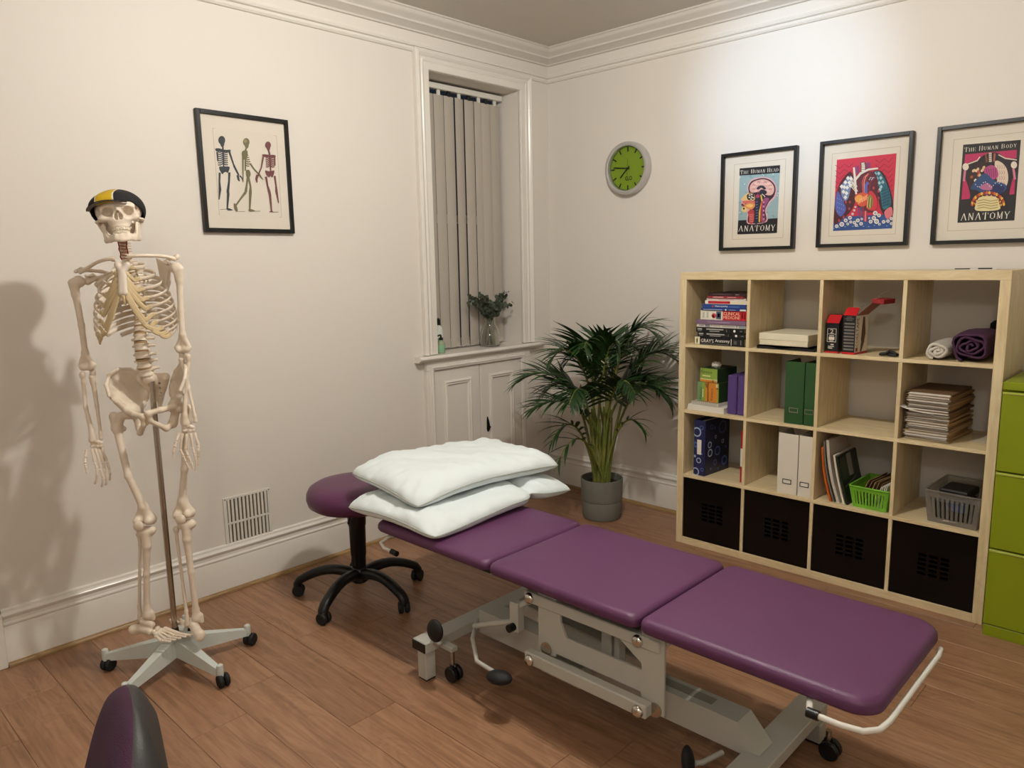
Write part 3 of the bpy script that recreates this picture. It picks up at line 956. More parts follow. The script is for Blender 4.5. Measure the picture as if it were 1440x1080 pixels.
# --- rolled towels
def spiral_roll(name, label, c, ra, rb, length, m, turns, rz, cat='towel', th=.010, wob=.0):
    t = thing(name, label, cat, c, rz, 'rolled towels in the top row')
    n = int(turns * 22)
    pts = []
    rr = random.Random(len(label))
    ph = rr.random() * 6
    for i in range(n + 1):
        a = 2 * PI * i / 22
        k = .10 + .90 * (i / n)
        w = 1 + wob * math.sin(2.3 * a + ph) * (1 - i / n) + wob * .5 * math.sin(3.7 * a)
        pts.append((ra * k * w * math.cos(a + .6), rb * k * w * math.sin(a + .6) + rb))
    mb = MB()
    # outer / inner ribbon faces with thickness
    def nrm(i):
        a = pts[max(i - 1, 0)]; b = pts[min(i + 1, n)]
        dx, dz = b[0] - a[0], b[1] - a[1]
        l = math.hypot(dx, dz) or 1
        return dz / l, -dx / l
    ny = 8
    def P(i, s, v):
        nx, nz = nrm(i)
        d = s * th / 2
        bul = 1 - .10 * (2 * v - 1) ** 4
        x, zz = pts[i]
        return (max(-ra - .004, min(ra + .004, (x + nx * d) * bul)), v * length + .004 * math.sin(i * .35 + v * 2), max(.0012, rb + (zz + nz * d - rb) * bul))
    for s in (-1, 1):
        mb.grid(lambda u, v, s=s: P(int(round(u * n)), s, v), n, ny)
    for v in (0, 1):
        # rounded cloth edge
        mb.grid(lambda u, w, v=v: (lambda p, q: (p[0] + (q[0] - p[0]) * w, p[1] + (-.004 if v == 0 else .004) * math.sin(PI * w), p[2] + (q[2] - p[2]) * w))(P(int(round(u * n)), -1, v), P(int(round(u * n)), 1, v)), n, 4)
    mb.build('rolled_cloth', m, t)
    return t
M_TOWW = mat('white_towelling', 'c8c1b4', .95, bump=(260, .6))
M_TOWP = mat('purple_cloth', '42203c', .8, bump=(90, .25))
spiral_roll('rolled_towel', 'rolled white towel beside the purple roll in the top row', (2.484, -.40, z), .044, .037, .26, M_TOWW, 2.6, 0, wob=.18, th=.014)
spiral_roll('rolled_cloth', 'large rolled purple cloth in the top right compartment', (2.606, -.405, z), .078, .064, .30, M_TOWP, 3.6, R(2), 'cloth', .011, wob=.22)
t = thing('folded_cloth', 'dark folded cloth lying behind the purple roll', 'cloth', (2.645, -.098, z))
MB().box((-.040, 0, 0), (.040, .055, .150), .012).build('folded_layers', mat('black_cloth', '1a1418', .9), t)

# ================= second row
z = rowz(2)
def spiral_pad(label, c, rz, w, d, h, m, coil=True):
    t = thing('spiral_notebook', label, 'notebook', c, rz, 'pads under the small cartons')
    n = 5
    for k in range(n):
        MB().box((-w / 2 + .001 * k, .0, h * k / n), (w / 2 - .001 * (k % 2), d, h * (k + 1) / n - .0006), .0006).build('page_block', m, t)
    if coil:
        mb = MB()
        k = 22
        for i in range(k):
            x = -w / 2 + .01 + (w - .02) * i / (k - 1)
            mb.tube([(x, .006 + .008 * math.cos(a), h / 2 + (h / 2 + .003) * math.sin(a)) for a in [j * PI / 4 for j in range(8)]], .0011, 5, closed=True)
        mb.build('wire_coil', M_STEEL, t)
    return t
spiral_pad('white paper pad lying at the bottom under the small cartons', (1.416, -.405, z), R(-1), .216, .28, .030, M_PAPER, False)
spiral_pad('spiral-bound white notepad directly under the small cartons', (1.405, -.395, z + .0315), R(-4), .165, .22, .016, M_PAPER, True)
z2 = z + .0495
M_GRN = mat('carton_lime', '7f9a3a', .45); M_ORG = mat('carton_orange', 'c8802c', .45); M_DKG = mat('carton_dark_green', '24381f', .5)
M_INKD = mat('ink_dark', '23301c', .5); M_INKL = mat('ink_pale', 'd8d2a0', .5); M_INKR = mat('ink_redbrown', '7c3320', .5)
M_TEAL = mat('carton_grey_green', '6c8f62', .45)
def small_carton(label, c, rz, w, h, d, face, deco):
    t = thing('small_carton', label, 'box', c, rz, 'stacked lime and orange cartons')
    MB().box((-w / 2, 0, 0), (w / 2, d, h), .0008).build('carton', M_DKG, t)
    mb = MB(); mb.box((-w / 2 + .0005, -.0006, .0005), (w / 2 - .0005, 0, h - .0005)); mb.build('front_face', face, t)
    mats = []; mb = MB()
    for (kind, u0, v0, u1, v1, m, *s) in deco:
        if m not in mats: mats.append(m)
        mi = mats.index(m)
        lay = -.0008 - .0002 * (kind != 'r') - .0001 * len(s)
        fn = lambda u, v, lay=lay: (-w / 2 + w * u, lay, h * v)
        if kind == 'r': mb.add([fn(u0, v0), fn(u1, v0), fn(u1, v1), fn(u0, v1)], [(0, 1, 2, 3)], mi)
        elif kind == 't': text_into(mb, s[0], (u0, v0, u1, v1), fn, mi)
        elif kind == 'tv': text_into(mb, s[0], (0, 0, 1, 1), lambda a, b, fn=fn: fn(u1 - (u1 - u0) * b, v0 + (v1 - v0) * a), mi)
    mb.build('printed_face', mats, t, recalc=False)
    return t
small_carton('lime green carton standing upright, left of the orange one', (1.382, -.375, z2), R(-7), .064, .102, .15, M_GRN, [('r', .0, .0, .42, 1, M_TEAL), ('r', .76, .0, 1, 1, M_ORG), ('r', .78, .78, .98, .95, M_INKL), ('tv', .22, .10, .42, .72, M_INKD, 'Kinesio'), ('r', .50, .2, .58, .62, M_INKL), ('r', .84, .72, .95, .80, M_INKR)])
small_carton('orange carton standing upright beside the purple box files', (1.450, -.383, z2), R(-7), .064, .102, .15, M_ORG, [('r', .88, .0, 1, 1, M_GRN), ('r', .74, .78, .98, .96, M_INKL), ('tv', .22, .10, .44, .72, M_INKR, 'Kinesio'), ('r', .78, .70, .95, .78, M_INKR)])
small_carton('lime green carton lying across the two upright cartons', (1.414, -.372, z2 + .1028), R(-7), .108, .072, .17, M_GRN, [('r', .0, .0, 1, .16, M_ORG), ('r', .0, .16, 1, .22, M_INKL), ('t', .06, .62, .68, .86, M_INKD, 'Kinesio'), ('r', .14, .40, .60, .48, M_INKL), ('r', .80, .05, .98, .24, M_INKL), ('r', .70, .02, .80, .18, M_INKR)])
t = thing('crumpled_tissue', 'small pale crumpled tissue on top of the lime carton', 'tissue', (1.425, -.315, z2 + .1028 + .0724))
def fn(P):
    return s_ell(P, (0, 0, .014), (.026, .022, .016)) + .004 * np.sin(P[:, 0] * 260) * np.sin(P[:, 1] * 230 + 1) * np.cos(P[:, 2] * 210)
sdf_obj('tissue', fn, (-.036, -.032, -.006), (.036, .032, .038), .003, M_PAPER, t)
M_PURP = mat('purple_boxfile', '4e3a72', .5)
for k, (xa, xb, lab) in enumerate(((1.529, 1.581, 'purple box file beside the orange carton'), (1.583, 1.634, 'purple box file against the divider'))):
    t = thing('box_file', lab, 'box file', ((xa + xb) / 2, -.385, z), R(-1.0), 'purple box files')
    w = (xb - xa) / 2 - .0008
    MB().box((-w, .0, 0), (w, .24, .202), .003).build('file_body', M_PURP, t)
    MB().box((-w + .004, -.0008, .004), (w - .004, .0, .198), .0003).build('spine_panel', M_PURP, t)

# magazine files
def mag_file(name, label, xa, xb, z, m, tagc, grp, zlab, y0=-.412):
    t = thing(name, label, 'magazine file', ((xa + xb) / 2, y0, z), R(-.6), grp)
    w = (xb - xa) / 2 - .001
    H, D = .300, .25
    th = .0025
    bxo('front_board', (-w, 0, 0), (w, th, H), m, t, .0008)
    bxo('base_board', (-w, th, 0), (w, D, th), m, t, .0005)
    bxo('back_board', (-w, D - th, 0), (w, D, .15), m, t, .0005)
    for s in (-1, 1):
        pr = [(th, 0), (D, 0), (D, .15), (D * .62, H), (th, H)]
        mb = MB(); mb.prism(pr, 0, th, lambda u, v, q, s=s: (s * (w - q), u, v)); mb.build('side_board', m, t)
    mb = MB(); ring(mb, -.022, .022, zlab, zlab + .024, [(0, 0), (.0, .0016), (.0035, .0016), (.0035, 0)], 0)
    mb.v = [(p[1], -p[0], p[2]) for p in mb.v]
    mb.build('label_holder', tagc, t)
    bxo('label_card', (-.019, -.0006, zlab + .003), (.019, 0, zlab + .021), m if name == 'x' else M_PAPER if tagc is not M_STEEL else m, t, 0)
    return t
M_GMAG = mat('green_card', '234a20', .45, coat=.15)
M_WMAG = mat('white_card', 'd9d2c2', .55)
M_LABD = mat('dark_label_frame', '2c2622', .4, .4)
z = rowz(2)
mag_file('magazine_file', 'dark green magazine file standing left of its green twin', 1.842, 1.936, z, M_GMAG, M_STEEL, 'green magazine files', .055)
mag_file('magazine_file', 'dark green magazine file against the right divider', 1.9375, 1.9895, z, M_GMAG, M_STEEL, 'green magazine files', .055)
z = rowz(1)
mag_file('magazine_file', 'white magazine file standing left of its white twin', 1.820, 1.921, z, M_WMAG, M_LABD, 'white magazine files', .050)
mag_file('magazine_file', 'white magazine file against the right divider', 1.923, 1.9895, z, M_WMAG, M_LABD, 'white magazine files', .050)

# stack of card folders (each folder its own thing)
z = rowz(2)
rr = random.Random(5)
fold_c = ['8f7049', '70553a', '9c7e58', '7d6447', 'a88c66']
for c in fold_c: mat('manila_' + c, c, .75)
n = 22
ords = ['second', 'third', 'fourth', 'fifth', 'sixth', 'seventh', 'eighth', 'ninth', 'tenth', 'eleventh']
fold_names = ['topmost brown card folder of the folder stack'] + ['brown card folder, %s from the top of the folder stack' % o_ for o_ in ords] \
    + ['brown card folder, %s from the bottom of the folder stack' % o_ for o_ in reversed(ords)] + ['bottommost brown card folder of the folder stack']
for k in range(n):
    th = .0088 + rr.uniform(-.001, .0015)
    f = thing('card_folder', fold_names[n - 1 - k], 'folder',
              (2.462 + rr.uniform(-.004, .004), -.395 + rr.uniform(-.008, .008), z), R(-3 + rr.uniform(-2.5, 2.5)), 'card folders stacked in the right compartment')
    w = .086 + rr.uniform(-.003, .004); d = .30
    m = MATS['manila_' + fold_c[rr.randrange(5)]]
    cv = MB(); cv.box((-w, 0, 0), (w, d, .0012)); cv.box((-w - rr.uniform(0, .004), rr.uniform(-.004, .004), th - .0014), (w, d, th - .0002))
    cv.box((w - .0012, 0, 0), (w, d, th - .0004))
    cv.build('folder_cover', m, f)
    pp = MB()
    q = rr.randrange(2, 5)
    for i in range(q):
        a = .0014 + (th - .0032) * i / q
        pp.box((-w + .003 + rr.uniform(0, .01), rr.uniform(-.009, .003), a), (w - .004, d - .01, a + (th - .0032) / q - .0006))
    pp.build('papers', mat('filed_paper', 'd6cfc2', .8), f)
    z += th + .0002
t = thing('paper_slip', 'white curling slip of paper poking out of the folder stack', 'paper', (2.43, -.412, rowz(2) + .130), 0)
mb = MB(); mb.grid(lambda u, v: (-.070 + .13 * u, -.004 - .012 * (1 - u) ** 2 + .06 * v, .016 * (1 - u) ** 3 - .008 * u), 12, 2); mb.build('paper_strip', M_PAPER, t)
t = thing('paper_sheet', 'loose sheet of paper lying beside the folder stack', 'paper', (2.640, -.20, rowz(2)), R(12))
MB().box((-.045, -.09, 0), (.040, .10, .0012)).build('sheet', mat('buff_paper', 'bfb49a', .8), t)

# ================= third row
z = rowz(1)
t = thing('ring_binder', 'navy ring binder patterned with pale rings in the third row', 'binder', (1.384, -.400, z), R(-4))
M_NAVY = mat('navy_card', '1d1f4c', .4); M_RING = mat('pale_blue_print', '9fb2c4', .5); M_RING2 = mat('mid_blue_print', '4b5f96', .5)
bxo('spine', (-.034, 0, 0), (.034, .003, .300), M_NAVY, t, .001)
bxo('cover_board', (.031, .003, 0), (.034, .235, .300), mat('dark_navy_card', '171a33', .4), t, .001)
bxo('cover_board', (-.034, .003, 0), (-.031, .235, .300), M_NAVY, t, .001)
bxo('filed_papers', (-.026, .02, .01), (.026, .225, .285), M_PAPER, t, .001)
mb = MB()
def annulus(mbx, fn, c, r0, r1, mi, asp=1.0):
    k = 18
    vs = [fn(c[0] + r * math.cos(2 * PI * i / k), c[1] + r * math.sin(2 * PI * i / k)) for r in (r0, r1) for i in range(k)]
    mbx.add(vs, [(i, (i + 1) % k, k + (i + 1) % k, k + i) for i in range(k)], mi)
def disc(mbx, fn, c, r, mi, ry=None):
    ry = r if ry is None else ry
    k = 18
    mbx.add([fn(c[0] + r * math.cos(2 * PI * i / k), c[1] + ry * math.sin(2 * PI * i / k)) for i in range(k)], [tuple(range(k))], mi)
fsp = lambda u, v: (max(-.034, min(.034, u)), -.0006, v)
for (u, v, r, w, mi) in ((-.016, .235, .026, .007, 0), (-.020, .018, .022, .006, 0), (-.002, .082, .015, .005, 0), (-.022, .165, .016, .010, 1), (.012, .262, .012, .004, 1), (.020, .035, .010, .004, 1)):
    annulus(mb, fsp, (u, v), r - w, r, mi)
disc(mb, fsp, (-.026, .102), .007, 0); disc(mb, fsp, (.016, .12), .005, 1)
fsd = lambda u, v: (.0346, u, v)
for (u, v, r, w, mi) in ((.165, .245, .036, .007, 1), (.045, .165, .018, .006, 0), (.05, .120, .022, .007, 0), (.12, .12, .026, .007, 1), (.06, .26, .014, .005, 1), (.19, .055, .028, .010, 1), (.10, .06, .016, .005, 1), (.17, .165, .012, .004, 0), (.10, .20, .010, .004, 0)):
    annulus(mb, fsd, (u, v), r - w, r, mi)
for (u, v, r) in ((.09, .25, .007), (.06, .03, .007), (.13, .02, .006), (.20, .13, .006)): disc(mb, fsd, (u, v), r, 1)
mb.build('ring_print', [M_RING, M_RING2], t, recalc=False)
bxo('spine_label', (-.013, -.0012, .115), (.013, -.0004, .195), M_PAPER, t, 0)

t = thing('slim_book', 'slim red and white book leaning against the divider in the third row', 'book', (1.620, -.380, z), R(-2))
bxo('cover', (-.011, 0, 0), (.011, .20, .275), mat('red_cover', 'a8182a', .4), t, .001)
bxo('white_band', (-.0114, -.0006, .085), (.0114, .05, .180), M_PAPER, t, 0)

# leaning files in the third compartment
def leaning(name, label, cat, xb, thick, ht, lean, m, bend, d=.23, y0=-.395, extra=None, grp='files leaning in the third row'):
    """curved leaning booklet: foot at xb, leaning to the left by 'lean' at the top"""
    t = thing(name, label, cat, (xb, y0, z), R(0), grp)
    def cx(v): return -lean * (v ** 1.0) - bend * math.sin(PI * v)
    def hz(v): return ht * v
    mb = MB()
    N = 14
    mb.grid(lambda u, v: (cx(v), u * d, hz(v)), 1, N); mb.grid(lambda u, v: (cx(v) - thick, u * d, hz(v)), 1, N)
    mb.grid(lambda u, v: (cx(v) - thick * u, 0, hz(v)), 1, N); mb.grid(lambda u, v: (cx(v) - thick * u, d, hz(v)), 1, N)
    mb.grid(lambda u, v: (cx(1) - thick * u, d * v, ht), 1, 1); mb.grid(lambda u, v: (cx(0) - thick * u, d * v, 0), 1, 1)
    mb.build('cover', m, t)
    return t, cx, hz
leaning('plastic_wallet', 'orange plastic wallet leaning at the left of the compartment', 'folder', 2.082, .010, .255, .050, mat('orange_plastic', 'b85a20', .35), .010)
leaning('paper_file', 'dark grey paper file leaning beside the orange wallet', 'folder', 2.096, .007, .285, .058, mat('grey_card', '6a645a', .6), .012)
t, cx, hz = leaning('magazine', 'tall white curved magazine leaning in the compartment', 'magazine', 2.120, .013, .292, .064, mat('glossy_white_cover', 'bdb4a6', .4), .012)
mb = MB()
for (a0, a1, b0, b1) in ((.05, .08, .60, .66), (.10, .115, .60, .65), (.13, .15, .655, .68), (.16, .165, .70, .73)):
    mb.add([(cx(v) + .0006, u, hz(v)) for u, v in ((a0, b0), (a1, b0), (a1, b1), (a0, b1))], [(0, 1, 2, 3)], 0)
mb.build('cover_print', M_BLACK, t, recalc=False)
leaning('notebook', 'thin white notebook leaning in front of the tall magazine', 'notebook', 2.142, .009, .225, .055, mat('white_notebook', 'cfc7b4', .5), .004)
t, cx, hz = leaning('leaflet_book', 'dark green book with a pale panel leaning beside the green basket', 'book', 2.158, .010, .220, .058, mat('dark_green_cover', '1c2417', .35), .003, grp='files leaning in the third row')
mb = MB(); mb.add([(cx(v) + .0006, u, hz(v)) for u, v in ((.095, .52), (.15, .52), (.15, .98), (.095, .98))], [(0, 1, 2, 3)], 0)
mb.build('pale_panel', mat('grey_panel', '8f8a80', .5), t, recalc=False)
mb = MB(); mb.add([(cx(v) + .0007, u, hz(v)) for u, v in ((.02, .34), (.17, .44), (.17, .47), (.02, .37))], [(0, 1, 2, 3)], 0)
mb.add([(cx(v) + .0007, u, hz(v)) for u, v in ((.01, .48), (.085, .50), (.085, .95), (.01, .93))], [(0, 1, 2, 3)], 1)
mb.build('cover_print', [mat('grey_green_print', '6f7568', .5), mat('olive_print', '3a4230', .5)], t, recalc=False)

# slotted plastic baskets
def basket(label, c, rz, wt, wb, dt, db, h, m, nsl, z0f=.16, z1f=.80, th=.0025):
    t = thing('plastic_basket', label, 'basket', c, rz)
    def wall(p0, p1, q0, q1, nm, n, dt_, db_):
        """p0-p1 bottom edge, q0-q1 top edge; n slots cut between strips"""
        p0, p1, q0, q1 = (Vector(a) for a in (p0, p1, q0, q1))
        nr = (p1 - p0).cross(q0 - p0).normalized() * th
        def X(u, v):
            return (p0 + (p1 - p0) * u) * (1 - v) + (q0 + (q1 - q0) * u) * v
        def plate(mbx, u0, u1, v0, v1):
            a = [X(u0, v0), X(u1, v0), X(u1, v1), X(u0, v1)]
            mbx.add([*a, *[k + nr for k in a]], [(0, 1, 2, 3), (7, 6, 5, 4), (0, 4, 5, 1), (1, 5, 6, 2), (2, 6, 7, 3), (3, 7, 4, 0)])
        mb = MB(); plate(mb, 0, 1, 0, z0f); plate(mb, 0, 1, z1f, 1); plate(mb, 0, .10, z0f, z1f); plate(mb, .90, 1, z0f, z1f)
        w = mb.build('basket_wall', m, t)
        for k in range(n):
            u = .10 + .80 * (k + .5) / n
            mb = MB(); plate(mb, u - .80 / n * .30, u + .80 / n * .30, z0f, z1f); mb.build('basket_bar', m, w)
    B = [(-wb, .5 * (dt - db), 0), (wb, .5 * (dt - db), 0), (wb, .5 * (dt + db), 0), (-wb, .5 * (dt + db), 0)]
    Tt = [(-wt, 0, h), (wt, 0, h), (wt, dt, h), (-wt, dt, h)]
    for k in range(4):
        k2 = (k + 1) % 4
        wall(B[k], B[k2], Tt[k], Tt[k2], 'w', nsl if k % 2 == 0 else nsl + 3, dt, db)
    MB().box((-wb, .5 * (dt - db), 0), (wb, .5 * (dt + db), th)).build('basket_floor', m, t)
    mb = MB()
    r_ = .012
    loop = []
    for (cx_, cy_, a0) in ((wt - r_, dt - r_, 0), (-wt + r_, dt - r_, 90), (-wt + r_, r_, 180), (wt - r_, r_, 270)):
        for s in range(5):
            a = R(a0 + 22.5 * s)
            loop.append((cx_ + (r_ + .003) * math.cos(a), cy_ + (r_ + .003) * math.sin(a), h))
    mb.tube(loop, .0042, 8, closed=True); mb.build('rim', m, t)
    return t
M_LIME = mat('lime_plastic', '6fae30', .35)
M_CLEAR = mat('smoky_clear_plastic', 'cfcac0', .18, trans=.82, ior=1.15)
basket('bright green slotted plastic basket holding brown envelopes', (2.250, -.408, z), R(-1.5), .086, .070, .25, .22, .100, M_LIME, 9)
envc = ['7a6040', '6b5236', '8a7150']
for c in envc: mat('kraft_' + c, c, .8)
rr = random.Random(9)
for k in range(5):
    e = thing('brown_envelope', ['brown envelope at the far left of the green basket', 'brown envelope second from the left in the green basket', 'brown envelope in the middle of the green basket', 'brown envelope fourth from the left in the green basket', 'brown envelope beside the white envelopes in the green basket'][k], 'envelope', (2.188 + .017 * k, -.375 + .004 * k, z + .006), R(-6), 'brown envelopes in the green basket')
    MB().box((-.0022, 0, 0), (.0022, .19, .135 - .003 * k + rr.uniform(-.004, .004)), .0006, 0, rotm(0, R(22 - 1.2 * k), 0)).build('envelope', MATS['kraft_' + envc[k % 3]], e)
for k in range(4):
    e = thing('white_envelope', ['white envelope next to the brown envelopes in the green basket', 'second white envelope in the green basket', 'third white envelope in the green basket', 'white envelope at the right end of the green basket'][k], 'envelope', (2.269 + .0108 * k, -.395, z + .006), R(-4), 'white envelopes in the green basket')
    MB().box((-.0012, 0, 0), (.0012, .17, .112 + .002 * k), .0004, 0, rotm(0, R(15 - 1.6 * k), 0)).build('envelope', M_PAPER, e)
basket('smoky clear slotted plastic basket holding black gadgets', (2.583, -.408, z), R(-3), .108, .092, .30, .26, .142, M_CLEAR, 9)
t = thing('gadget_case', 'flat black case lying in the clear basket', 'case', (2.570, -.34, z + .105), R(-4))
MB().box((-.058, 0, -.0), (.058, .15, .034), .006).build('case_shell', M_BLACK, t)
t = thing('black_pouch', 'black pouch at the bottom of the clear basket', 'pouch', (2.565, -.365, z + .004), R(-3))
MB().box((-.060, 0, 0), (.060, .18, .098), .014).build('pouch_body', mat('black_nylon', '0f0f11', .6), t)
t = thing('blue_gadget', 'small blue device in the clear basket', 'device', (2.598, -.383, z + .058), R(-3))
MB().box((-.032, 0, 0), (.032, .016, .040), .004).build('device_shell', mat('blue_plastic', '2c3f6c', .35), t)
for k, (dx, lab) in enumerate(((-.008, 'silver jack plug at the left in the clear basket'), (.022, 'silver jack plug at the right in the clear basket'))):
    t = thing('jack_plug', lab, 'plug', (2.568 + dx, -.384, z + .012), 0, 'silver plugs in the clear basket')
    mb = MB(); mb.tube([(-.010, 0, 0), (.010, 0, .001)], .0055, 10); mb.tube([(.010, 0, .001), (.016, 0, .001)], .003, 8); mb.build('plug_body', M_CHROME, t)

# --- loose papers / pens on top of the bookcase
t = thing('paper_strip', 'dark and white strip of papers lying on top of the bookcase', 'papers', (2.56, -.20, W_), R(6))
MB().box((-.085, -.04, 0), (.075, .04, .003)).build('paper', M_PAPER, t)
mb = MB(); mb.box((-.075, -.042, .003), (-.02, -.02, .007), .001); mb.box((.01, -.042, .003), (.06, -.025, .008), .001); mb.build('dark_cover', M_BLACK, t)

# ================================================================ GREEN FILING CABINET
cab = thing('filing_cabinet', 'lime green metal filing cabinet with wide drawers at the right edge', 'cabinet', (2.748, -.511, 0))
M_CAB = mat('lime_enamel', '7f8c10', .38); 
CWD, CDP = .80, .47
bxo('carcass', (.002, .020, .020), (CWD - .002, CDP, 1.008), M_CAB, cab, .002)
bxo('top_panel', (0, 0, 1.010), (CWD, CDP + .002, 1.042), M_CAB, cab, .003)
bxo('plinth', (.002, .002, .0), (CWD - .002, .020, .046), M_CAB, cab, .001)
for k, (a, b) in enumerate(((.0500, .3655), (.3715, .6825), (.6885, 1.0035))):
    d = bxo('drawer', (.001, .0, a), (CWD - .001, .019, b), M_CAB, cab, .002)
    mb = MB(); mb.box((.001, -.0035, b - .010), (CWD - .001, .004, b - .001), .0015); mb.build('drawer_lip', mat('lime_enamel_highlight', 'a3ad4a', .3), d)  # lip highlight put into a paler enamel colour
# ================================================================ PICTURES, CLOCK
M_FRAMEK = mat('black_frame', '0d0c0b', .38)
M_MOUNT = mat('mount_board', 'd9d1c2', .7)
M_PRINTW = mat('print_paper', 'd6cebf', .65)
M_LINE = mat('mount_bevel', 'b3aa9a', .7)
M_PGLASS = mat('picture_glass', 'ffffff', .06, trans=1.0, ior=1.12, alpha=.10)

def homography(src, dst):
    A = []
    for (x, y), (u, v) in zip(src, dst):
        A.append([x, y, 1, 0, 0, 0, -u * x, -u * y, u]); A.append([0, 0, 0, x, y, 1, -v * x, -v * y, v])
    A = np.array(A, float)
    h = np.linalg.solve(A[:, :8], A[:, 8])
    def f(p):
        w = h[6] * p[0] + h[7] * p[1] + 1
        return ((h[0] * p[0] + h[1] * p[1] + h[2]) / w, (h[3] * p[0] + h[4] * p[1] + h[5]) / w)
    return f

class Print:
    """flat printed artwork: shapes drawn in a sheet whose corners are given in drawing units"""
    def __init__(self, quad, W, H, front):
        self.h = homography(quad, [(0, 1), (1, 1), (0, 0), (1, 0)])
        self.W, self.H, self.front = W, H, front
        self.mb = MB(); self.mats = []; self.lay = 0
    def m(self, hexc):
        k = mat('print_' + hexc, hexc, .6)
        if k not in self.mats: self.mats.append(k)
        return self.mats.index(k)
    def P(self, p):
        u, v = self.h(p)
        return ((u - .5) * self.W, self.front - self.lay * .00004, v * self.H)
    def poly(self, pts, c):
        self.lay += 1
        self.mb.add([self.P(p) for p in pts], [tuple(range(len(pts)))], self.m(c))
    def curve(self, pts, c, closed=True, sub=4):
        """smooth closed polygon (Catmull-Rom)"""
        n = len(pts); out = []
        for i in range(n):
            p0, p1, p2, p3 = pts[i - 1], pts[i], pts[(i + 1) % n], pts[(i + 2) % n]
            for s in range(sub):
                t = s / sub
                out.append(tuple(.5 * (2 * p1[k] + (p2[k] - p0[k]) * t + (2 * p0[k] - 5 * p1[k] + 4 * p2[k] - p3[k]) * t * t + (3 * p1[k] - p0[k] - 3 * p2[k] + p3[k]) * t ** 3) for k in (0, 1)))
        self.poly(out, c)
    def line(self, pts, w, c):
        self.lay += 1
        mi = self.m(c)
        n = len(pts)
        L = []; Rr = []
        for i, p in enumerate(pts):
            a = pts[max(i - 1, 0)]; b = pts[min(i + 1, n - 1)]
            dx, dy = b[0] - a[0], b[1] - a[1]; l = math.hypot(dx, dy) or 1
            ww = w[i] if hasattr(w, '__len__') else w
            L.append((p[0] - dy / l * ww / 2, p[1] + dx / l * ww / 2)); Rr.append((p[0] + dy / l * ww / 2, p[1] - dx / l * ww / 2))
        vs = [self.P(p) for p in L] + [self.P(p) for p in Rr]
        self.mb.add(vs, [(i, i + 1, n + i + 1, n + i) for i in range(n - 1)], mi)
    def dot(self, c, rx, ry, col_, rot=0):
        k = 16
        self.poly([(c[0] + rx * math.cos(a) * math.cos(rot) - ry * math.sin(a) * math.sin(rot), c[1] + rx * math.cos(a) * math.sin(rot) + ry * math.sin(a) * math.cos(rot)) for a in [2 * PI * i / k for i in range(k)]], col_)
    def serif(self, words, q, c, small):
        """q: bottom-left, bottom-right, top-left, top-right corners of the lettering"""
        self.lay += 1
        bl_, br_, tl_, tr_ = q
        f = lambda u, v: self.P((bl_[0] * (1 - u) * (1 - v) + br_[0] * u * (1 - v) + tl_[0] * (1 - u) * v + tr_[0] * u * v, bl_[1] * (1 - u) * (1 - v) + br_[1] * u * (1 - v) + tl_[1] * (1 - u) * v + tr_[1] * u * v))
        serif_text(self.mb, words, (0, 0, 1, 1), f, self.m(c), small)
    def done(self, parent):
        return self.mb.build('print', self.mats, parent, recalc=False)

def frame_pic(label, loc, rz, W, H, depth, fw, mount):
    """local: x along the wall, y = out of the wall is -y, z up from the bottom edge"""
    t = thing('framed_print', label, 'picture', loc, rz)
    y1 = -depth
    for (nm, lo, hi) in (('l', (-W / 2, y1, 0), (-W / 2 + fw, -.001, H)), ('r', (W / 2 - fw, y1, 0), (W / 2, -.001, H)), ('b', (-W / 2 + fw, y1, 0), (W / 2 - fw, -.001, fw)), ('t', (-W / 2 + fw, y1, H - fw), (W / 2 - fw, -.001, H))):
        bxo('frame_bar', lo, hi, M_FRAMEK, t, .0012)
    bxo('mount', (-W / 2 + fw, -.010, fw), (W / 2 - fw, -.002, H - fw), M_MOUNT, t, 0)
    u0, v0, u1, v1 = mount
    mb = MB()
    fn = lambda u, v: ((u - .5) * W, -.0103, v * H)
    for (a, b) in (((u0, v0), (u1, v0)), ((u1, v0), (u1, v1)), ((u1, v1), (u0, v1)), ((u0, v1), (u0, v0))):
        stroke(mb, a, b, .005, fn, 0, H / W)
    mb.build('mount_edge', M_LINE, t, recalc=False)
    bxo('glass', (-W / 2 + fw, -depth + .006, fw), (W / 2 - fw, -depth + .0075, H - fw), M_PGLASS, t, 0)
    return t

# ---- left wall: three walking skeletons
LW, LH = .445, .530
t = frame_pic('black-framed print of three walking skeletons on the left wall', (0, -2.138, 1.690), R(90), LW, LH, .022, .019, (.17, .145, .865, .855))
p = Print([(90, 98), (722, 198), (133, 957), (750, 985)], LW, LH, -.0104)
p.poly([(222, 232), (630, 292), (650, 880), (246, 868)], 'd7cfc1')
def fig(c, c2, head, neck, sh, spine, hip, ribs, limbs, feet):
    p.dot(head[:2], head[2], head[3], c); p.curve([(head[0] - head[2] * .5, head[1] + head[3] * .5), (head[0] + head[2] * .7, head[1] + head[3] * .5), (head[0] + head[2] * .45, head[1] + head[3] * 1.45), (head[0] - head[2] * .2, head[1] + head[3] * 1.45)], c)
    p.line([neck, spine[0], spine[1]], [11, 12, 10], c)
    for (a, b) in ribs: p.line([a, ((a[0] + b[0]) / 2, (a[1] + b[1]) / 2 + 6), b], 8, c)
    p.curve(sh, c); p.curve(hip, c)
    for l in limbs: p.line(l[0], [w_ * 1.2 for w_ in l[1]], c2 if len(l) > 2 else c)
    for f in feet: p.curve(f, c)
cA, cA2 = '383d42', '45484c'
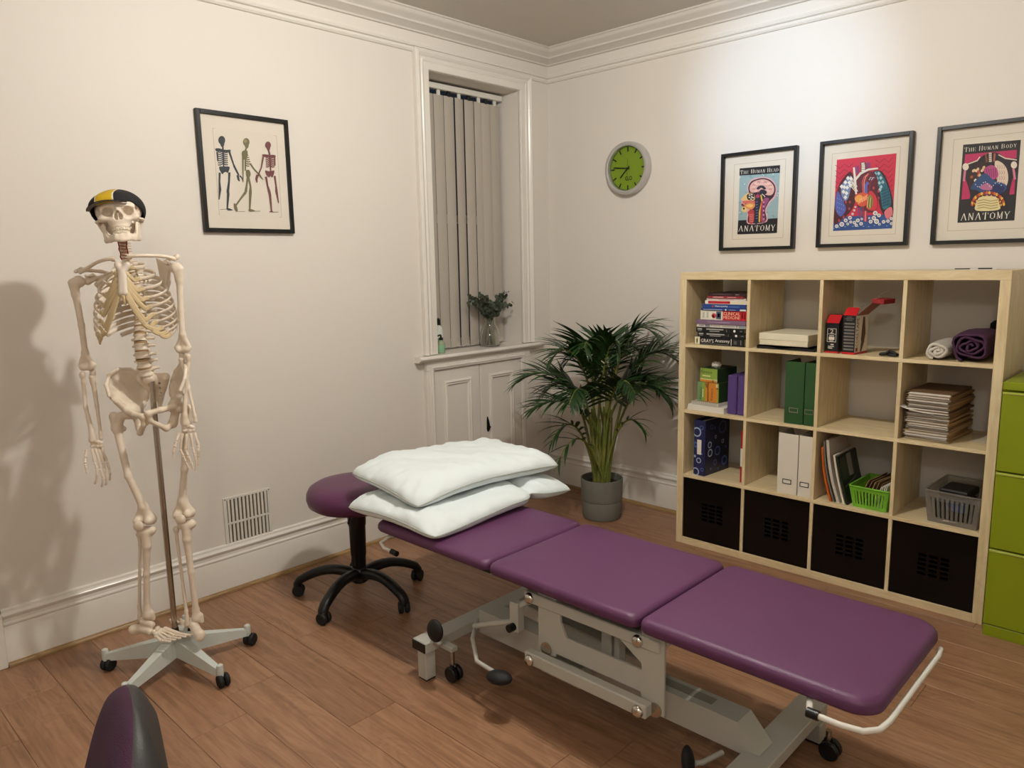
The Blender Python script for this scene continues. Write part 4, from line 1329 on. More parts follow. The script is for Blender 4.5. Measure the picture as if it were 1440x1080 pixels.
fig(cA, cA2, (271, 325, 24, 30), (277, 365), [(225, 382), (250, 380), (275, 388), (300, 392), (328, 392), (325, 412), (302, 408), (276, 404), (250, 402), (230, 400)], [(277, 390), (279, 520)], [(248, 508), (270, 506), (290, 506), (318, 510), (316, 530), (304, 552), (296, 545), (280, 548), (268, 560), (258, 545), (250, 530)],
    [((240, 405 + 15 * k), (276, 400 + 14 * k)) for k in range(7)] + [((278, 402 + 14 * k), (308, 410 + 14 * k)) for k in range(7)],
    [([(318, 400), (345, 490), (352, 510), (380, 570)], [12, 9, 12, 10]), ([(372, 568), (378, 600), (384, 612)], [14, 12, 5]), ([(386, 572), (402, 590), (408, 620)], [9, 7, 3]), ([(250, 548), (246, 610), (248, 665), (240, 735)], [12, 10, 16, 6]), ([(316, 548), (312, 610), (302, 680), (304, 700), (294, 800)], [13, 11, 16, 15, 9]), ([(236, 405), (240, 470)], [10, 8])],
    [[(286, 798), (304, 796), (334, 810), (300, 812)]])
p.line([(246, 804), (290, 802)], 4, '8a8476')
cB, cB2 = '6f694a', '5c553e'
fig(cB, cB2, (438, 342, 23, 28), (440, 378), [(406, 410), (425, 398), (445, 405), (440, 450), (418, 462), (406, 440)], [(430, 400), (426, 540)], [(430, 540), (452, 535), (462, 565), (448, 592), (432, 580)],
    [((430, 425 + 15 * k), (462 - abs(k - 3) * 4, 432 + 15 * k)) for k in range(6)],
    [([(412, 440), (410, 520), (408, 615)], [10, 8, 6]), ([(460, 490), (490, 535), (520, 568)], [10, 8, 9]), ([(516, 562), (534, 590), (546, 606)], [13, 9, 4]), ([(442, 580), (432, 640), (424, 688)], [13, 11, 17]), ([(424, 688), (390, 730), (352, 780)], [16, 11, 10]), ([(446, 585), (458, 650), (456, 690), (448, 812)], [12, 11, 17, 9])],
    [[(340, 765), (356, 772), (366, 815), (354, 822), (342, 800)], [(440, 808), (458, 806), (488, 822), (446, 824)]])
p.line([(366, 822), (416, 822)], 4, '8a8476'); p.line([(470, 822), (520, 822)], 4, '8a8476')
p.dot((432, 334), 12, 12, '8f8860')
cC, cC2 = '6f4244', '66494a'
fig(cC, cC2, (587, 366, 20, 25), (590, 402), [(545, 430), (570, 430), (595, 434), (620, 434), (636, 440), (632, 458), (610, 450), (590, 448), (566, 448), (550, 445)], [(595, 425), (600, 560)], [(562, 542), (584, 546), (602, 546), (624, 544), (620, 570), (608, 592), (598, 580), (586, 590), (570, 572)],
    [((568, 450 + 13 * k), (594, 442 + 13 * k)) for k in range(6)] + [((598, 444 + 13 * k), (626, 452 + 13 * k)) for k in range(6)],
    [([(552, 440), (536, 520), (512, 572)], [10, 8, 8]), ([(508, 570), (500, 600), (504, 624)], [16, 13, 6]), ([(566, 584), (576, 650), (586, 690), (590, 710), (598, 828)], [12, 10, 15, 14, 8]), ([(626, 580), (634, 650), (636, 690), (648, 770)], [11, 9, 14, 5]), ([(630, 450), (630, 510)], [8, 7])],
    [[(580, 830), (598, 822), (610, 832)]])
p.line([(610, 832), (645, 832)], 4, '8a8476')
p.done(t)

# ---- right wall: three anatomy posters
PWD, PHT = .421, .517
BLK = '17161a'; WHT = 'e6e1d6'
# 1 head
t = frame_pic('black-framed poster of a human head in profile, nearest the clock', (1.478, 0, 1.575), 0, PWD, PHT, .032, .0165, (.165, .115, .845, .885))
p = Print([(30, 120), (740, 30), (8, 1037), (705, 1010)], PWD, PHT, -.0104)
p.poly([(190, 250), (568, 217), (540, 860), (170, 877)], '8fa9ad')
rr = random.Random(3)
for k in range(70):
    u, v = rr.random(), rr.random()
    x = 185 + 365 * u; y = 310 - 30 * u + 430 * v
    p.dot((x, y), 5, 6, 'cfd9d6') if k % 2 else p.dot((x, y), 12, 9, '7f9ca2')
p.poly([(190, 250), (568, 217), (565, 288), (188, 318)], BLK); p.poly([(177, 745), (548, 720), (540, 860), (170, 877)], BLK)
head = [(265, 480), (262, 420), (290, 365), (340, 340), (410, 328), (480, 345), (525, 392), (540, 450), (525, 520), (480, 570), (455, 610), (440, 650), (446, 755), (275, 778), (258, 720), (262, 690), (280, 662), (250, 670), (214, 660), (205, 630), (222, 612), (205, 590), (214, 562), (203, 545), (235, 505)]
p.curve(head, 'cfa5ab')
p.curve([(275, 478), (272, 425), (298, 375), (345, 352), (410, 340), (472, 356), (515, 398), (528, 450), (512, 512), (470, 560), (445, 605), (430, 650), (434, 752), (285, 770), (268, 720), (285, 640), (240, 600), (250, 520)], '3d1d2c')
p.curve([(292, 470), (285, 425), (312, 382), (360, 360), (415, 352), (470, 370), (508, 412), (514, 460), (490, 500), (440, 500), (380, 470), (330, 478)], 'd3a59c')
for k in range(16):
    a = k / 16 * 2 * PI
    cx_, cy_ = 402 + 82 * math.cos(a), 425 + 52 * math.sin(a)
    p.line([(cx_ - 12, cy_ + 8), (cx_ - 4, cy_ - 8), (cx_ + 5, cy_ + 8), (cx_ + 13, cy_ - 7)], 5, ['ead2c4', 'a8616c'][k % 2])
for k in range(7):
    cx_ = 345 + 22 * k
    p.line([(cx_ - 9, 402), (cx_, 392), (cx_ + 9, 404)], 5, 'ead2c4')
p.curve([(350, 440), (375, 414), (415, 414), (438, 440), (420, 450), (395, 432), (368, 450)], '2b2a38'); p.curve([(375, 470), (400, 448), (440, 462), (445, 485), (418, 498), (390, 490)], '1f2233')
p.dot((438, 516), 18, 16, '3a1c30'); p.line([(400, 492), (420, 505), (430, 520)], 7, 'd8cfc4')
p.curve([(203, 548), (235, 505), (270, 484), (320, 488), (336, 540), (300, 560), (235, 555)], 'd9b67a')
p.curve([(262, 500), (318, 488), (328, 540), (272, 548)], '1d1a18')
for (x, y) in ((285, 503), (305, 498), (283, 525), (306, 520), (300, 540), (320, 528)): p.dot((x, y), 9, 6, 'd8d2c2')
p.curve([(222, 560), (330, 556), (338, 580), (240, 585)], 'c9645a'); p.curve([(238, 598), (290, 575), (335, 585), (332, 615), (300, 640), (255, 628)], 'd38a4c')
p.curve([(255, 600), (290, 588), (320, 600), (300, 620), (268, 616)], 'e3b86a'); p.curve([(205, 592), (225, 585), (240, 610), (225, 615)], '7c2633')
p.curve([(212, 625), (235, 612), (262, 640), (248, 665), (218, 658)], 'd9c07a'); p.dot((232, 632), 9, 10, '2c1a20')
p.curve([(270, 660), (318, 640), (330, 680), (322, 765), (285, 770), (280, 710)], 'b03a40')
for k in range(5): p.line([(284, 690 + 17 * k), (322, 684 + 17 * k)], 5, 'd88a72')
p.curve([(338, 545), (368, 535), (378, 600), (366, 758), (332, 765), (340, 650)], '23283c')
for k in range(7): p.line([(345, 570 + 26 * k), (364, 566 + 26 * k)], 6, ['6f6aa0', '5a84a0'][k % 2])
p.line([(392, 500), (404, 560), (380, 660), (378, 758)], 13, 'd3b04c'); p.line([(404, 560), (392, 660), (398, 755)], 12, 'b0402e')
p.curve([(345, 505), (370, 495), (380, 520), (352, 530)], '9c3c62'); p.curve([(415, 540), (470, 535), (440, 600), (425, 660), (432, 752), (405, 755), (404, 650)], '8c4a74')
for k in range(9): p.dot((418, 570 + 20 * k), 8, 7, ['c98aa0', '3c2540'][k % 2])
p.serif(['THE', 'HUMAN', 'HEAD'], [(197, 307), (560, 277), (199, 268), (563, 238)], WHT, .80)
p.serif(['ANATOMY'], [(180, 852), (532, 838), (185, 796), (538, 780)], WHT, 1.0)
p.done(t)
# 2 heart and lungs
t = frame_pic('black-framed poster of a heart and lungs on red, the middle of three', (2.017, 0, 1.578), 0, .425, .5155, .032, .0165, (.130, .105, .865, .880))
p = Print([(87, 118), (905, 25), (40, 1065), (845, 1045)], .425, .5155, -.0104)
p.poly([(220, 275), (745, 222), (706, 893), (184, 915)], 'c22a45')
for k in range(7):
    y0 = 330 + 48 * k
    p.line([(205 + 40 * i, y0 - 4 * i + (26 if i % 2 else -8)) for i in range(5)], 5, '6e1c33')
    p.line([(560 + 38 * i, y0 - 45 - 4 * i + (26 if i % 2 else -8)) for i in range(5)], 5, '6e1c33')
p.poly([(190, 790), (712, 765), (706, 893), (184, 915)], '2f4f8c')
p.curve([(330, 385), (365, 420), (390, 520), (385, 640), (340, 740), (260, 815), (195, 855), (195, 720), (215, 580), (255, 470)], '4a1a26')
p.curve([(340, 420), (360, 470), (345, 520), (320, 620), (285, 640), (255, 570), (275, 480)], '6f86ae')
for (x, y) in ((345, 445), (318, 440), (295, 478), (330, 480), (285, 520), (310, 525), (278, 562), (305, 575), (295, 612), (262, 515), (338, 505)): p.poly([(x, y - 20), (x + 17, y), (x, y + 20), (x - 17, y)], 'e4e4e2')
p.curve([(225, 560), (255, 600), (280, 660), (300, 720), (255, 785), (215, 740), (205, 660)], '4d5cab')
for k in range(14): p.dot((225 + (k % 4) * 18, 620 + (k // 4) * 40 + (k % 4) * 8), 3.5, 4, '8f9cdc')
p.curve([(540, 385), (600, 375), (650, 430), (690, 540), (715, 650), (712, 780), (650, 790), (600, 700), (580, 560), (545, 440)], '35202c')
p.curve([(550, 395), (595, 385), (635, 440), (675, 540), (695, 620), (690, 690), (630, 720), (610, 620), (590, 520)], '2b6f80')
for (x, y) in ((560, 405), (590, 400), (575, 445), (608, 440), (595, 485), (625, 480), (612, 520), (600, 545)): p.poly([(x, y - 18), (x + 14, y), (x, y + 18), (x - 14, y)], 'a8c8d2')
for k in range(6): p.line([(612, 560 + 28 * k), (688, 530 + 28 * k)], 6, '1d3f58'); p.line([(622 + 14 * k, 470 + 14 * k), (632 + 10 * k, 690)], 4, '1d3f58')
p.curve([(640, 745), (700, 700), (712, 770), (665, 810)], 'd0707a')
p.curve([(400, 420), (520, 380), (575, 430), (585, 560), (570, 720), (520, 750), (430, 730), (385, 640), (385, 520)], '5c2230')
for (x, y) in ((330, 715), (335, 655), (300, 655), (590, 560), (590, 620), (545, 530), (240, 820), (280, 790)): p.dot((x, y), 9, 13, 'a8444c')
for (x0, a) in ((395, -30), (385, -15), (405, -45)): p.line([(x0, 560), (x0 - 45, 520 + a)], 7, 'dcd6cc'); p.line([(x0 - 4, 520), (x0 - 42, 470 + a * .5)], 6, 'dcd6cc')
for k in range(3): p.line([(452 + 12 * k, 570), (445 + 16 * k, 480), (462 + 14 * k, 430), (500 + 4 * k, 400)], 9, ['c8505a', 'd88a80', '8c2c3c'][k])
p.line([(448, 300), (456, 330), (452, 390)], [40, 44, 40], '2a2028'); p.line([(450, 304), (456, 335), (452, 388)], [28, 32, 28], 'e2ddd2')
for k in range(5): p.line([(438, 318 + 16 * k), (472, 316 + 16 * k)], 4, '4a3a44')
for k, c in enumerate(('3a5aa0', 'a03a5c', '6a4a90')): p.line([(486 + 12 * k, 300), (490 + 10 * k, 360)], 7, c); p.line([(390 + 11 * k, 330), (398 + 8 * k, 400)], 6, c)
p.line([(372, 345), (382, 450), (392, 585)], [16, 20, 16], 'dcd8d0'); p.line([(386, 455), (430, 400), (500, 365), (585, 355)], [18, 20, 17, 14], 'dcd8d0')
p.line([(478, 585), (480, 500), (500, 480)], 26, '5c64b0'); p.line([(505, 560), (515, 480), (545, 450)], 12, '7a2a44')
for k in range(4): p.line([(505 + 10 * k, 460), (520 + 12 * k, 435), (545 + 6 * k, 440)], 5, ['dcd6cc', '2b4f80'][k % 2])
p.curve([(378, 610), (410, 580), (460, 570), (500, 590), (500, 650), (460, 695), (405, 680)], 'c9543a'); p.curve([(380, 620), (420, 590), (450, 610), (420, 650), (395, 655)], 'e0a050')
for k in range(5): p.line([(415 + 16 * k, 670 - 8 * k), (430 + 15 * k, 625 - 9 * k)], 7, 'f0c088')
p.curve([(490, 600), (520, 555), (565, 600), (580, 670), (560, 730), (500, 725), (480, 690)], 'c0353e'); p.curve([(495, 620), (520, 590), (540, 640), (530, 700), (500, 715)], '7f8a52')
for k in range(4): p.line([(497 + 11 * k, 610 + 5 * k), (490 + 12 * k, 705)], 5, ['e4c85c', '2d4a40'][k % 2])
for k in range(4): p.line([(405 + 16 * k, 700), (420 + 12 * k, 790)], 9, ['6a4a90', 'b03a50', '3a5aa0', '8c2c3c'][k])
p.line([(476, 735), (474, 830)], 28, 'b03a4a'); p.line([(476, 735), (474, 830)], 8, 'd88a90')
rr = random.Random(8)
for (x, y, r) in ((220, 872, 16), (265, 855, 21), (300, 820, 17), (338, 796, 17), (318, 852, 12), (345, 834, 13), (378, 840, 15), (408, 820, 17), (437, 850, 16), (362, 762, 11), (376, 730, 10), (386, 700, 9), (443, 808, 11), (522, 832, 17), (550, 800, 19), (574, 830, 22), (563, 756, 20), (596, 776, 17), (600, 856, 12), (637, 834, 16), (675, 828, 15), (704, 806, 14), (705, 850, 13), (395, 864, 14), (510, 800, 9)):
    p.dot((x, y), r, r, 'e2ded6'); p.dot((x, y), r * .5, r * .5, '3a5c96'); p.dot((x, y), r * .25, r * .25, 'e2ded6')
for k in range(10): p.dot((200 + 52 * k + rr.uniform(-10, 10), 885 - 2.2 * k + rr.uniform(-8, 8)), 8, 5, '6f9ad0')
p.done(t)
# 3 body
t = frame_pic('black-framed poster of a human torso, cut by the right edge', (2.541, 0, 1.577), 0, .425, .517, .032, .0165, (.150, .115, .86, .885))
p = Print([(148, 145), (961, 51), (95, 995), (885, 979)], .425, .517, -.0104)
p.poly([(320, 270), (728, 238), (686, 823), (282, 837)], '2a2826')
p.poly([(334, 340), (700, 310), (684, 632), (310, 668)], 'b52c5c')
p.curve([(345, 410), (420, 380), (480, 340), (560, 330), (640, 380), (700, 372), (702, 440), (672, 520), (650, 620), (630, 740), (370, 755), (372, 640), (345, 540), (322, 480)], '2b2328')
for (x, y) in ((338, 430), (680, 420)): p.dot((x, y), 22, 26, 'ddd2c4'); p.line([(x - 4, y + 25), (x - (12 if x < 500 else -8), y + 105)], 16, 'c8788c')
p.line([(350, 412), (420, 386), (440, 358)], 8, 'd8cdb8'); p.line([(700, 384), (620, 372), (570, 345)], 8, 'd8cdb8')
p.curve([(430, 405), (480, 400), (490, 450), (450, 520), (400, 590), (365, 580), (362, 520), (395, 440)], '3a2422')
rr = random.Random(4)
for k in range(22):
    a, b = rr.random(), rr.random()
    p.dot((375 + 105 * a, 420 + 140 * b + 30 * (1 - a)), 9, 12, ['d8b890', 'e0d2b8', 'a8503a'][k % 3], .6)
p.curve([(545, 395), (590, 400), (630, 450), (640, 530), (615, 590), (575, 560), (555, 500)], 'd6c4b0')
for k in range(16): p.line([(560 + 16 * (k % 4), 420 + 40 * (k // 4)), (568 + 16 * (k % 4), 436 + 40 * (k // 4)), (560 + 16 * (k % 4), 448 + 40 * (k // 4))], 4, 'a88a84')
p.line([(480, 340), (490, 400)], 14, '7a4a3a'); p.line([(512, 330), (514, 400)], 20, 'd2c8b4'); p.line([(545, 335), (540, 395)], 14, 'a05a4c')
for k in range(5): p.line([(502, 342 + 14 * k), (526, 341 + 14 * k)], 4, '4a3a34')
p.curve([(470, 450), (520, 420), (560, 445), (570, 500), (530, 525), (485, 500)], 'b04a7c')
for k in range(5): p.line([(485 + 16 * k, 445), (500 + 13 * k, 510)], 4, '5c2450')
p.curve([(375, 590), (420, 520), (480, 480), (540, 530), (620, 560), (625, 600), (560, 640), (480, 640), (420, 600)], '2f4a78'); p.curve([(470, 590), (540, 560), (615, 580), (580, 640), (510, 648)], '222c5c')
p.curve([(440, 580), (490, 550), (528, 575), (520, 600), (470, 600)], 'b06a8c')
for k in range(14): p.dot((410 + 14 * k, 560 + 18 * math.sin(k)), 3.5, 4, 'd8d8e0')
for k in range(20):
    a = PI + PI * k / 19
    p.dot((500 + 112 * math.cos(a), 705 + 85 * math.sin(a)), 9, 12, ['c8642c', 'e0b040', 'a03028'][k % 3]); p.dot((500 + 92 * math.cos(a), 710 + 66 * math.sin(a)), 7, 9, ['7a2a28', 'd89a50'][k % 2])
p.curve([(415, 700), (440, 655), (500, 645), (560, 655), (580, 700), (575, 745), (420, 750)], 'd8cc98')
for k in range(4): p.line([(425, 680 + 18 * k), (470, 670 + 18 * k), (520, 682 + 18 * k), (570, 672 + 18 * k)], 5, '8a7440')
p.serif(['THE', 'HUMAN', 'BODY'], [(328, 325), (704, 292), (330, 290), (706, 258)], WHT, .80)
p.serif(['ANATOMY'], [(304, 822), (660, 808), (308, 770), (666, 756)], WHT, 1.0)
p.done(t)

# ---- clock
ck = thing('wall_clock', 'round lime green wall clock with a brushed steel rim', 'clock', (.650, 0, 2.078))
CM = rotm(PI / 2, 0, 0)          # lathe axis -> out of the wall (-y)
M_BRUSH = mat('brushed_steel', 'c4c4c2', .34, .65)
mb = MB(); mb.lathe([(.150, 0), (.155, .004), (.155, .042), (.152, .048), (.140, .050), (.131, .046), (.129, .036), (.129, .020)], 48, 0, CM, capt=False)
mb.build('rim', M_BRUSH, ck)
mb = MB(); mb.lathe([(.0005, .022), (.129, .022)], 48, 0, CM, False, False, False); mb.build('dial', mat('lime_dial', '75901c', .5), ck)
mb = MB(); mb.lathe([(.126, .0226), (.1295, .0226)], 48, 0, CM, False, False, False); mb.build('dial_edge', M_BLACK, ck)
for k in range(12):
    a = R(30 * k)
    mb = MB()
    r0, r1 = (.098, .124)
    mb.box((-.0040, -.0236, r0), (.0040, -.0224, r1), 0, 0, rotm(0, a, 0))
    mb.build('hour_mark', M_BLACK, ck)
def hand(ang, l, w, nm, tail, y):
    mb = MB(); mb.box((-w, -y - .001, -tail), (w, -y, l), 0, 0, rotm(0, R(ang), 0)); mb.build(nm, M_BLACK, ck)
hand(226, .074, .0034, 'hour_hand', .018, .0265)
hand(277, .100, .0032, 'minute_hand', .016, .0285)
hand(182, .040, .0005, 'second_hand', .055, .0300)
mb = MB(); mb.lathe([(.0055, .022), (.0055, .031), (.004, .032)], 12, 0, CM); mb.build('hub', M_BLACK, ck)
mb = MB()
for _dx, _dz in ((0, 0), (.0012, .0), (0, .0012)): text_into(mb, 'GLO', (-.020 + _dx, -.070 + _dz, .030 + _dx, -.046 + _dz), lambda u, v, _dx=_dx: (u, -.0229 - .05 * _dx, v), 0)
mb.build('dial_lettering', M_BLACK, ck, recalc=False)
mb = MB(); mb.lathe([(.0005, .0405), (.130, .0405)], 40, 0, CM, False, False, False); mb.build('clock_glass', M_PGLASS, ck)
# ================================================================ TREATMENT COUCH
TY0, TY1, TZ = -2.195, -1.650, .525       # near and far edge, top of the upholstery
ct = thing('treatment_couch', 'plum vinyl three-section treatment couch on a pale grey lifting frame', 'couch', (1.90, -1.925, 0))
def cl(x, y, z): return (x - 1.90, y + 1.925, z)
def rrect(x0, x1, y0, y1, r, n=7, rs=None):
    """rounded rectangle outline; rs = radii for corners (x1y1, x0y1, x0y0, x1y0)"""
    rs = rs or [r] * 4
    out = []
    for (cx_, cy_, a0, q) in ((x1, y1, 0, rs[0]), (x0, y1, 90, rs[1]), (x0, y0, 180, rs[2]), (x1, y0, 270, rs[3])):
        sx = -1 if cx_ == x1 else 1; sy = -1 if cy_ == y1 else 1
        for k in range(n + 1):
            a = R(a0 + 90 * k / n)
            out.append((cx_ + sx * q + q * math.cos(a), cy_ + sy * q + q * math.sin(a)))
    return out
def cushion(name, parent, x0, x1, y0, y1, z0, z1, r, m, rs=None, edge=.022, crown=.006, loc=None):
    """upholstered pad: lofted rings from base to crown"""
    cx_, cy_ = (x0 + x1) / 2, (y0 + y1) / 2
    base = rrect(x0, x1, y0, y1, r, rs=rs)
    n = len(base)
    rings = []
    def ins(d, z):
        out = []
        for (x, y) in base:
            fx = (abs(x1 - x0) / 2 - d) / (abs(x1 - x0) / 2); fy = (abs(y1 - y0) / 2 - d) / (abs(y1 - y0) / 2)
            out.append((cx_ + (x - cx_) * fx, cy_ + (y - cy_) * fy, z))
        return out
    rings.append(ins(.012, z0)); rings.append(ins(.004, z0 + .003)); rings.append(ins(0, z0 + .012))
    for k in range(0, 6):
        a = R(15 * (k + 1))
        rings.append(ins(edge * (1 - math.cos(a)), z1 - edge + edge * math.sin(a) - crown))
    for d in (.06, .12, .2, .25):
        if d < min(x1 - x0, y1 - y0) / 2 - .01:
            rings.append(ins(d, z1 - crown * max(0, 1 - d / .2) ** 2))
    mb = MB()
    vs = [p for rg in rings for p in rg]
    fs = [(i * n + j, i * n + (j + 1) % n, (i + 1) * n + (j + 1) % n, (i + 1) * n + j) for i in range(len(rings) - 1) for j in range(n)]
    fs.append(tuple((len(rings) - 1) * n + j for j in range(n))); fs.append(tuple(range(n)))
    mb.add(vs, fs, 0, None, True)
    return mb.build(name, m, parent, loc, angle=50)
oy = 1.925
cushion('head_section', ct, .950 - 1.9, 1.592 - 1.9, TY0 + oy, TY1 + oy, TZ - .046, TZ, .05, M_VINYL, rs=[.03, .045, .045, .03])
cushion('seat_section', ct, 1.598 - 1.9, 2.208 - 1.9, TY0 + oy, TY1 + oy, TZ - .048, TZ, .03, M_VINYL)
cushion('foot_section', ct, 2.214 - 1.9, 2.865 - 1.9, TY0 + oy, TY1 + oy, TZ - .050, TZ, .05, M_VINYL, rs=[.065, .03, .03, .065])
zb = TZ - .052
# boards under the pads
for (a, b) in ((.99, 1.585), (1.605, 2.200), (2.222, 2.82)):
    bxo('base_board', cl(a, TY0 + .03, zb - .008), cl(b, TY1 - .03, zb + .006), M_BLACK, ct, .001)
# upper frame: long rails and cross members
for y in (TY0 + .045, TY1 - .085):
    bxo('upper_rail', cl(1.730, y, zb - .068), cl(2.262, y + .036, zb - .030), M_FRAMEG, ct, .003)
for (a, b) in ((1.05, 1.770), (2.272, 2.77)):
    for y in (TY0 + .10, TY1 - .13):
        bxo('section_rail', cl(a, y, zb - .034), cl(b, y + .028, zb - .008), M_FRAMEG, ct, .002)
for x in (1.780, 2.232):
    bxo('cross_tube', cl(x, TY0 + .083, zb - .060), cl(x + .034, TY1 - .087, zb - .009), M_FRAMEG, ct, .003)
# side plates hanging from the upper frame
def plate(name, pts, y0, y1, m=M_FRAMEG):
    mb = MB(); mb.prism([(x - 1.9, z) for x, z in pts], y0 + oy, y1 + oy, lambda u, v, w: (u, w, v)); return mb.build(name, m, ct)
zr = zb - .010
for (y0, y1) in ((TY0 + .052, TY0 + .060), (TY1 - .062, TY1 - .054)):
    plate('rear_plate', [(2.197, .212), (2.275, .212), (2.275, zr), (2.197, zr), (2.197, .420), (2.110, .408), (2.197, .352)], y0, y1)
    plate('front_plate', [(1.785, .244), (1.858, .244), (1.862, .258), (2.195, .258), (2.195, .328), (1.905, .328), (1.882, .372), (1.880, .404), (1.858, zr), (1.785, zr)], y0 + .004, y1 + .004)
# parallel lifting links
for (y, nm) in ((TY0 + .010, 'lift_link'), (TY1 - .05, 'lift_link')):
    mb = MB(); mb.box((1.760 - 1.9, y + oy, .207), (2.240 - 1.9, y + oy + .036, .250), .004); mb.build(nm, M_FRAMEG, ct)
mb = MB(); mb.box((1.52 - 1.9, -1.985 + oy, .20), (2.10 - 1.9, -1.915 + oy, .245), .004, 0, T(0, 0, .02) @ rotm(0, R(3), 0)); mb.build('motor_housing', M_FRAMEG, ct)
mb = MB(); mb.box((1.75 - 1.9, -2.10 + oy, .135), (1.93 - 1.9, -2.02 + oy, .205), .008, 0); mb.build('gear_box', M_FRAMEG, ct)
mb = MB(); mb.box((1.985 - 1.9, -2.06 + oy, .24), (2.025 - 1.9, -2.02 + oy, zb - .01), .003); mb.box((2.035 - 1.9, -2.06 + oy, .24), (2.055 - 1.9, -2.02 + oy, zb - .01), .003); mb.build('actuator_post', M_FRAMEG, ct)
# domed chrome bolts
for (x, z) in ((1.757, zb - .049), (2.188, zb - .049), (1.785, .226), (2.214, .226)):
    y = TY0 + .045 if z > .3 else TY0 + .010
    MB().lathe([(.019, 0), (.019, .004), (.016, .010), (.009, .014), (.001, .015)], 18, 0, T(x - 1.9, y + oy, z) @ rotm(PI / 2, 0, 0)).build('bolt_cap', M_CHROME, ct)
for (x, z, y) in ((1.822, .262, TY0 + .054), (2.248, .226, TY0 + .050)):
    MB().lathe([(.022, 0), (.022, .006), (.012, .007)], 18, 0, T(x - 1.9, y + oy, z) @ rotm(PI / 2, 0, 0)).build('pivot_washer', M_STEEL, ct)
# floor frame: two cross bars, long beam, feet
bxo('base_bar', cl(1.262, -2.262, .112), cl(1.338, -1.590, .152), M_FRAMEG, ct, .003)
bxo('base_bar', cl(2.450, -2.262, .070), cl(2.540, -1.590, .112), M_FRAMEG, ct, .003)
mb = MB(); mb.prism([(1.338, .095), (2.452, .095), (2.452, .11), (2.500, .114), (2.430, .190), (1.338, .190)], -1.990, -1.905, lambda u, v, w: (u - 1.9, w + oy, v)); mb.build('base_beam', M_FRAMEG, ct)
mb = MB(); mb.box((2.12 - 1.9, -1.962 + oy, .1905), (2.33 - 1.9, -1.925 + oy, .1915)); k = mb.build('warning_label', mat('grey_sticker', '8b887e', .5), ct)
bxo('bar_cap', cl(1.264, -2.268, .114), cl(1.336, -2.262, .150), M_BLACK, ct, .002)
bxo('bar_cap', cl(2.452, -2.268, .072), cl(2.538, -2.262, .110), M_BLACK, ct, .002)
for (x0, x1, y) in ((1.286, 1.334, -2.262), (1.286, 1.334, -1.640), (2.500, 2.548, -1.665), (2.500, 2.548, -2.262)):
    zt = .112 if x0 < 2 else .070
    bxo('leg', cl(x0, y, .005), cl(x1, y + .048, zt), M_FRAMEG, ct, .003)
    bxo('foot_pad', cl(x0 + .002, y + .002, 0), cl(x1 - .002, y + .046, .005), M_BLACK, ct, .001)
# castors
def castor(x, y, zt, nm='castor'):
    mb = MB(); mb.tube([(x - 1.9, y + oy, .06), (x - 1.9, y + oy, zt)], .009, 10)
    st = mb.build('castor_stem', M_STEEL, ct)
    for s in (-.014, .014):
        MB().lathe([(.006, -.009), (.026, -.009), (.030, -.005), (.030, .005), (.026, .009), (.006, .009)], 20, 0, T(x - 1.9 + .006, y + oy + s, .030) @ rotm(PI / 2, 0, 0)).build('castor_wheel', M_BLACK, st)
    MB().box((x - 1.9 - .014, y + oy - .006, .030), (x - 1.9 + .020, y + oy + .006, .066), .005).build('castor_fork', M_BLACK, st)
castor(1.395, -2.185, .13); castor(1.395, -1.70, .13); castor(2.40, -2.20, .10); castor(2.470, -1.640 - .06, .075); castor(2.588, -1.700, .09)
bxo('castor_bracket', cl(1.338, -2.20, .118), cl(1.410, -2.17, .136), M_FRAMEG, ct, .002)
bxo('castor_bracket', cl(1.338, -1.715, .118), cl(1.410, -1.685, .136), M_FRAMEG, ct, .002)
# pedals: oval black pads on bent rods
def pedal(path, pad_c, pad_r, rot):
    mb = MB(); mb.tube([(x - 1.9, y + oy, z) for x, y, z in path], .008, 10)
    p_ = mb.build('pedal_rod', M_FRAMEG, ct)
    mb = MB(); mb.ell((0, 0, 0), pad_r, 18, 10, 0, T(pad_c[0] - 1.9, pad_c[1] + oy, pad_c[2]) @ rotm(*rot)); mb.build('pedal_pad', M_RUBBER, p_)
pedal([(1.352, -2.20, .136), (1.366, -2.235, .150), (1.376, -2.262, .178)], (1.394, -2.262, .225), (.040, .017, .046), (0, R(32), 0))
pedal([(1.40, -2.06, .190), (1.47, -2.15, .178), (1.56, -2.215, .150), (1.66, -2.225, .150)], (1.690, -2.235, .148), (.050, .032, .023), (0, R(-6), R(10)))
pedal([(2.40, -2.02, .095), (2.38, -2.10, .095), (2.372, -2.13, .105)], (2.362, -2.150, .115), (.018, .034, .048), (0, R(-8), R(20)))
# bracket clutter between bar and linkage
bxo('linkage_bracket', cl(1.645, -2.135, .265), cl(1.685, -2.100, .372), M_FRAMEG, ct, .003)
mb = MB(); mb.tube([cl(1.46, -2.13, .215), cl(1.665, -2.117, .300)], .010, 10); mb.tube([cl(1.665, -2.117, .35), cl(1.78, -2.09, zb - .045)], .012, 10); mb.build('linkage_rod', M_FRAMEG, ct)
MB().lathe([(.014, -.02), (.014, .02)], 14, 0, T(*cl(1.665, -2.14, .285)) @ rotm(PI / 2, 0, 0)).build('linkage_pin', M_BLACK, ct)
mb = MB(); mb.prism([(1.345, .152), (1.40, .152), (1.80, zb - .045), (1.80, zb - .012), (1.76, zb - .012)], -1.70, -1.664, lambda u, v, w: (u - 1.9, w + oy, v)); mb.build('lift_arm', M_FRAMEG, ct)
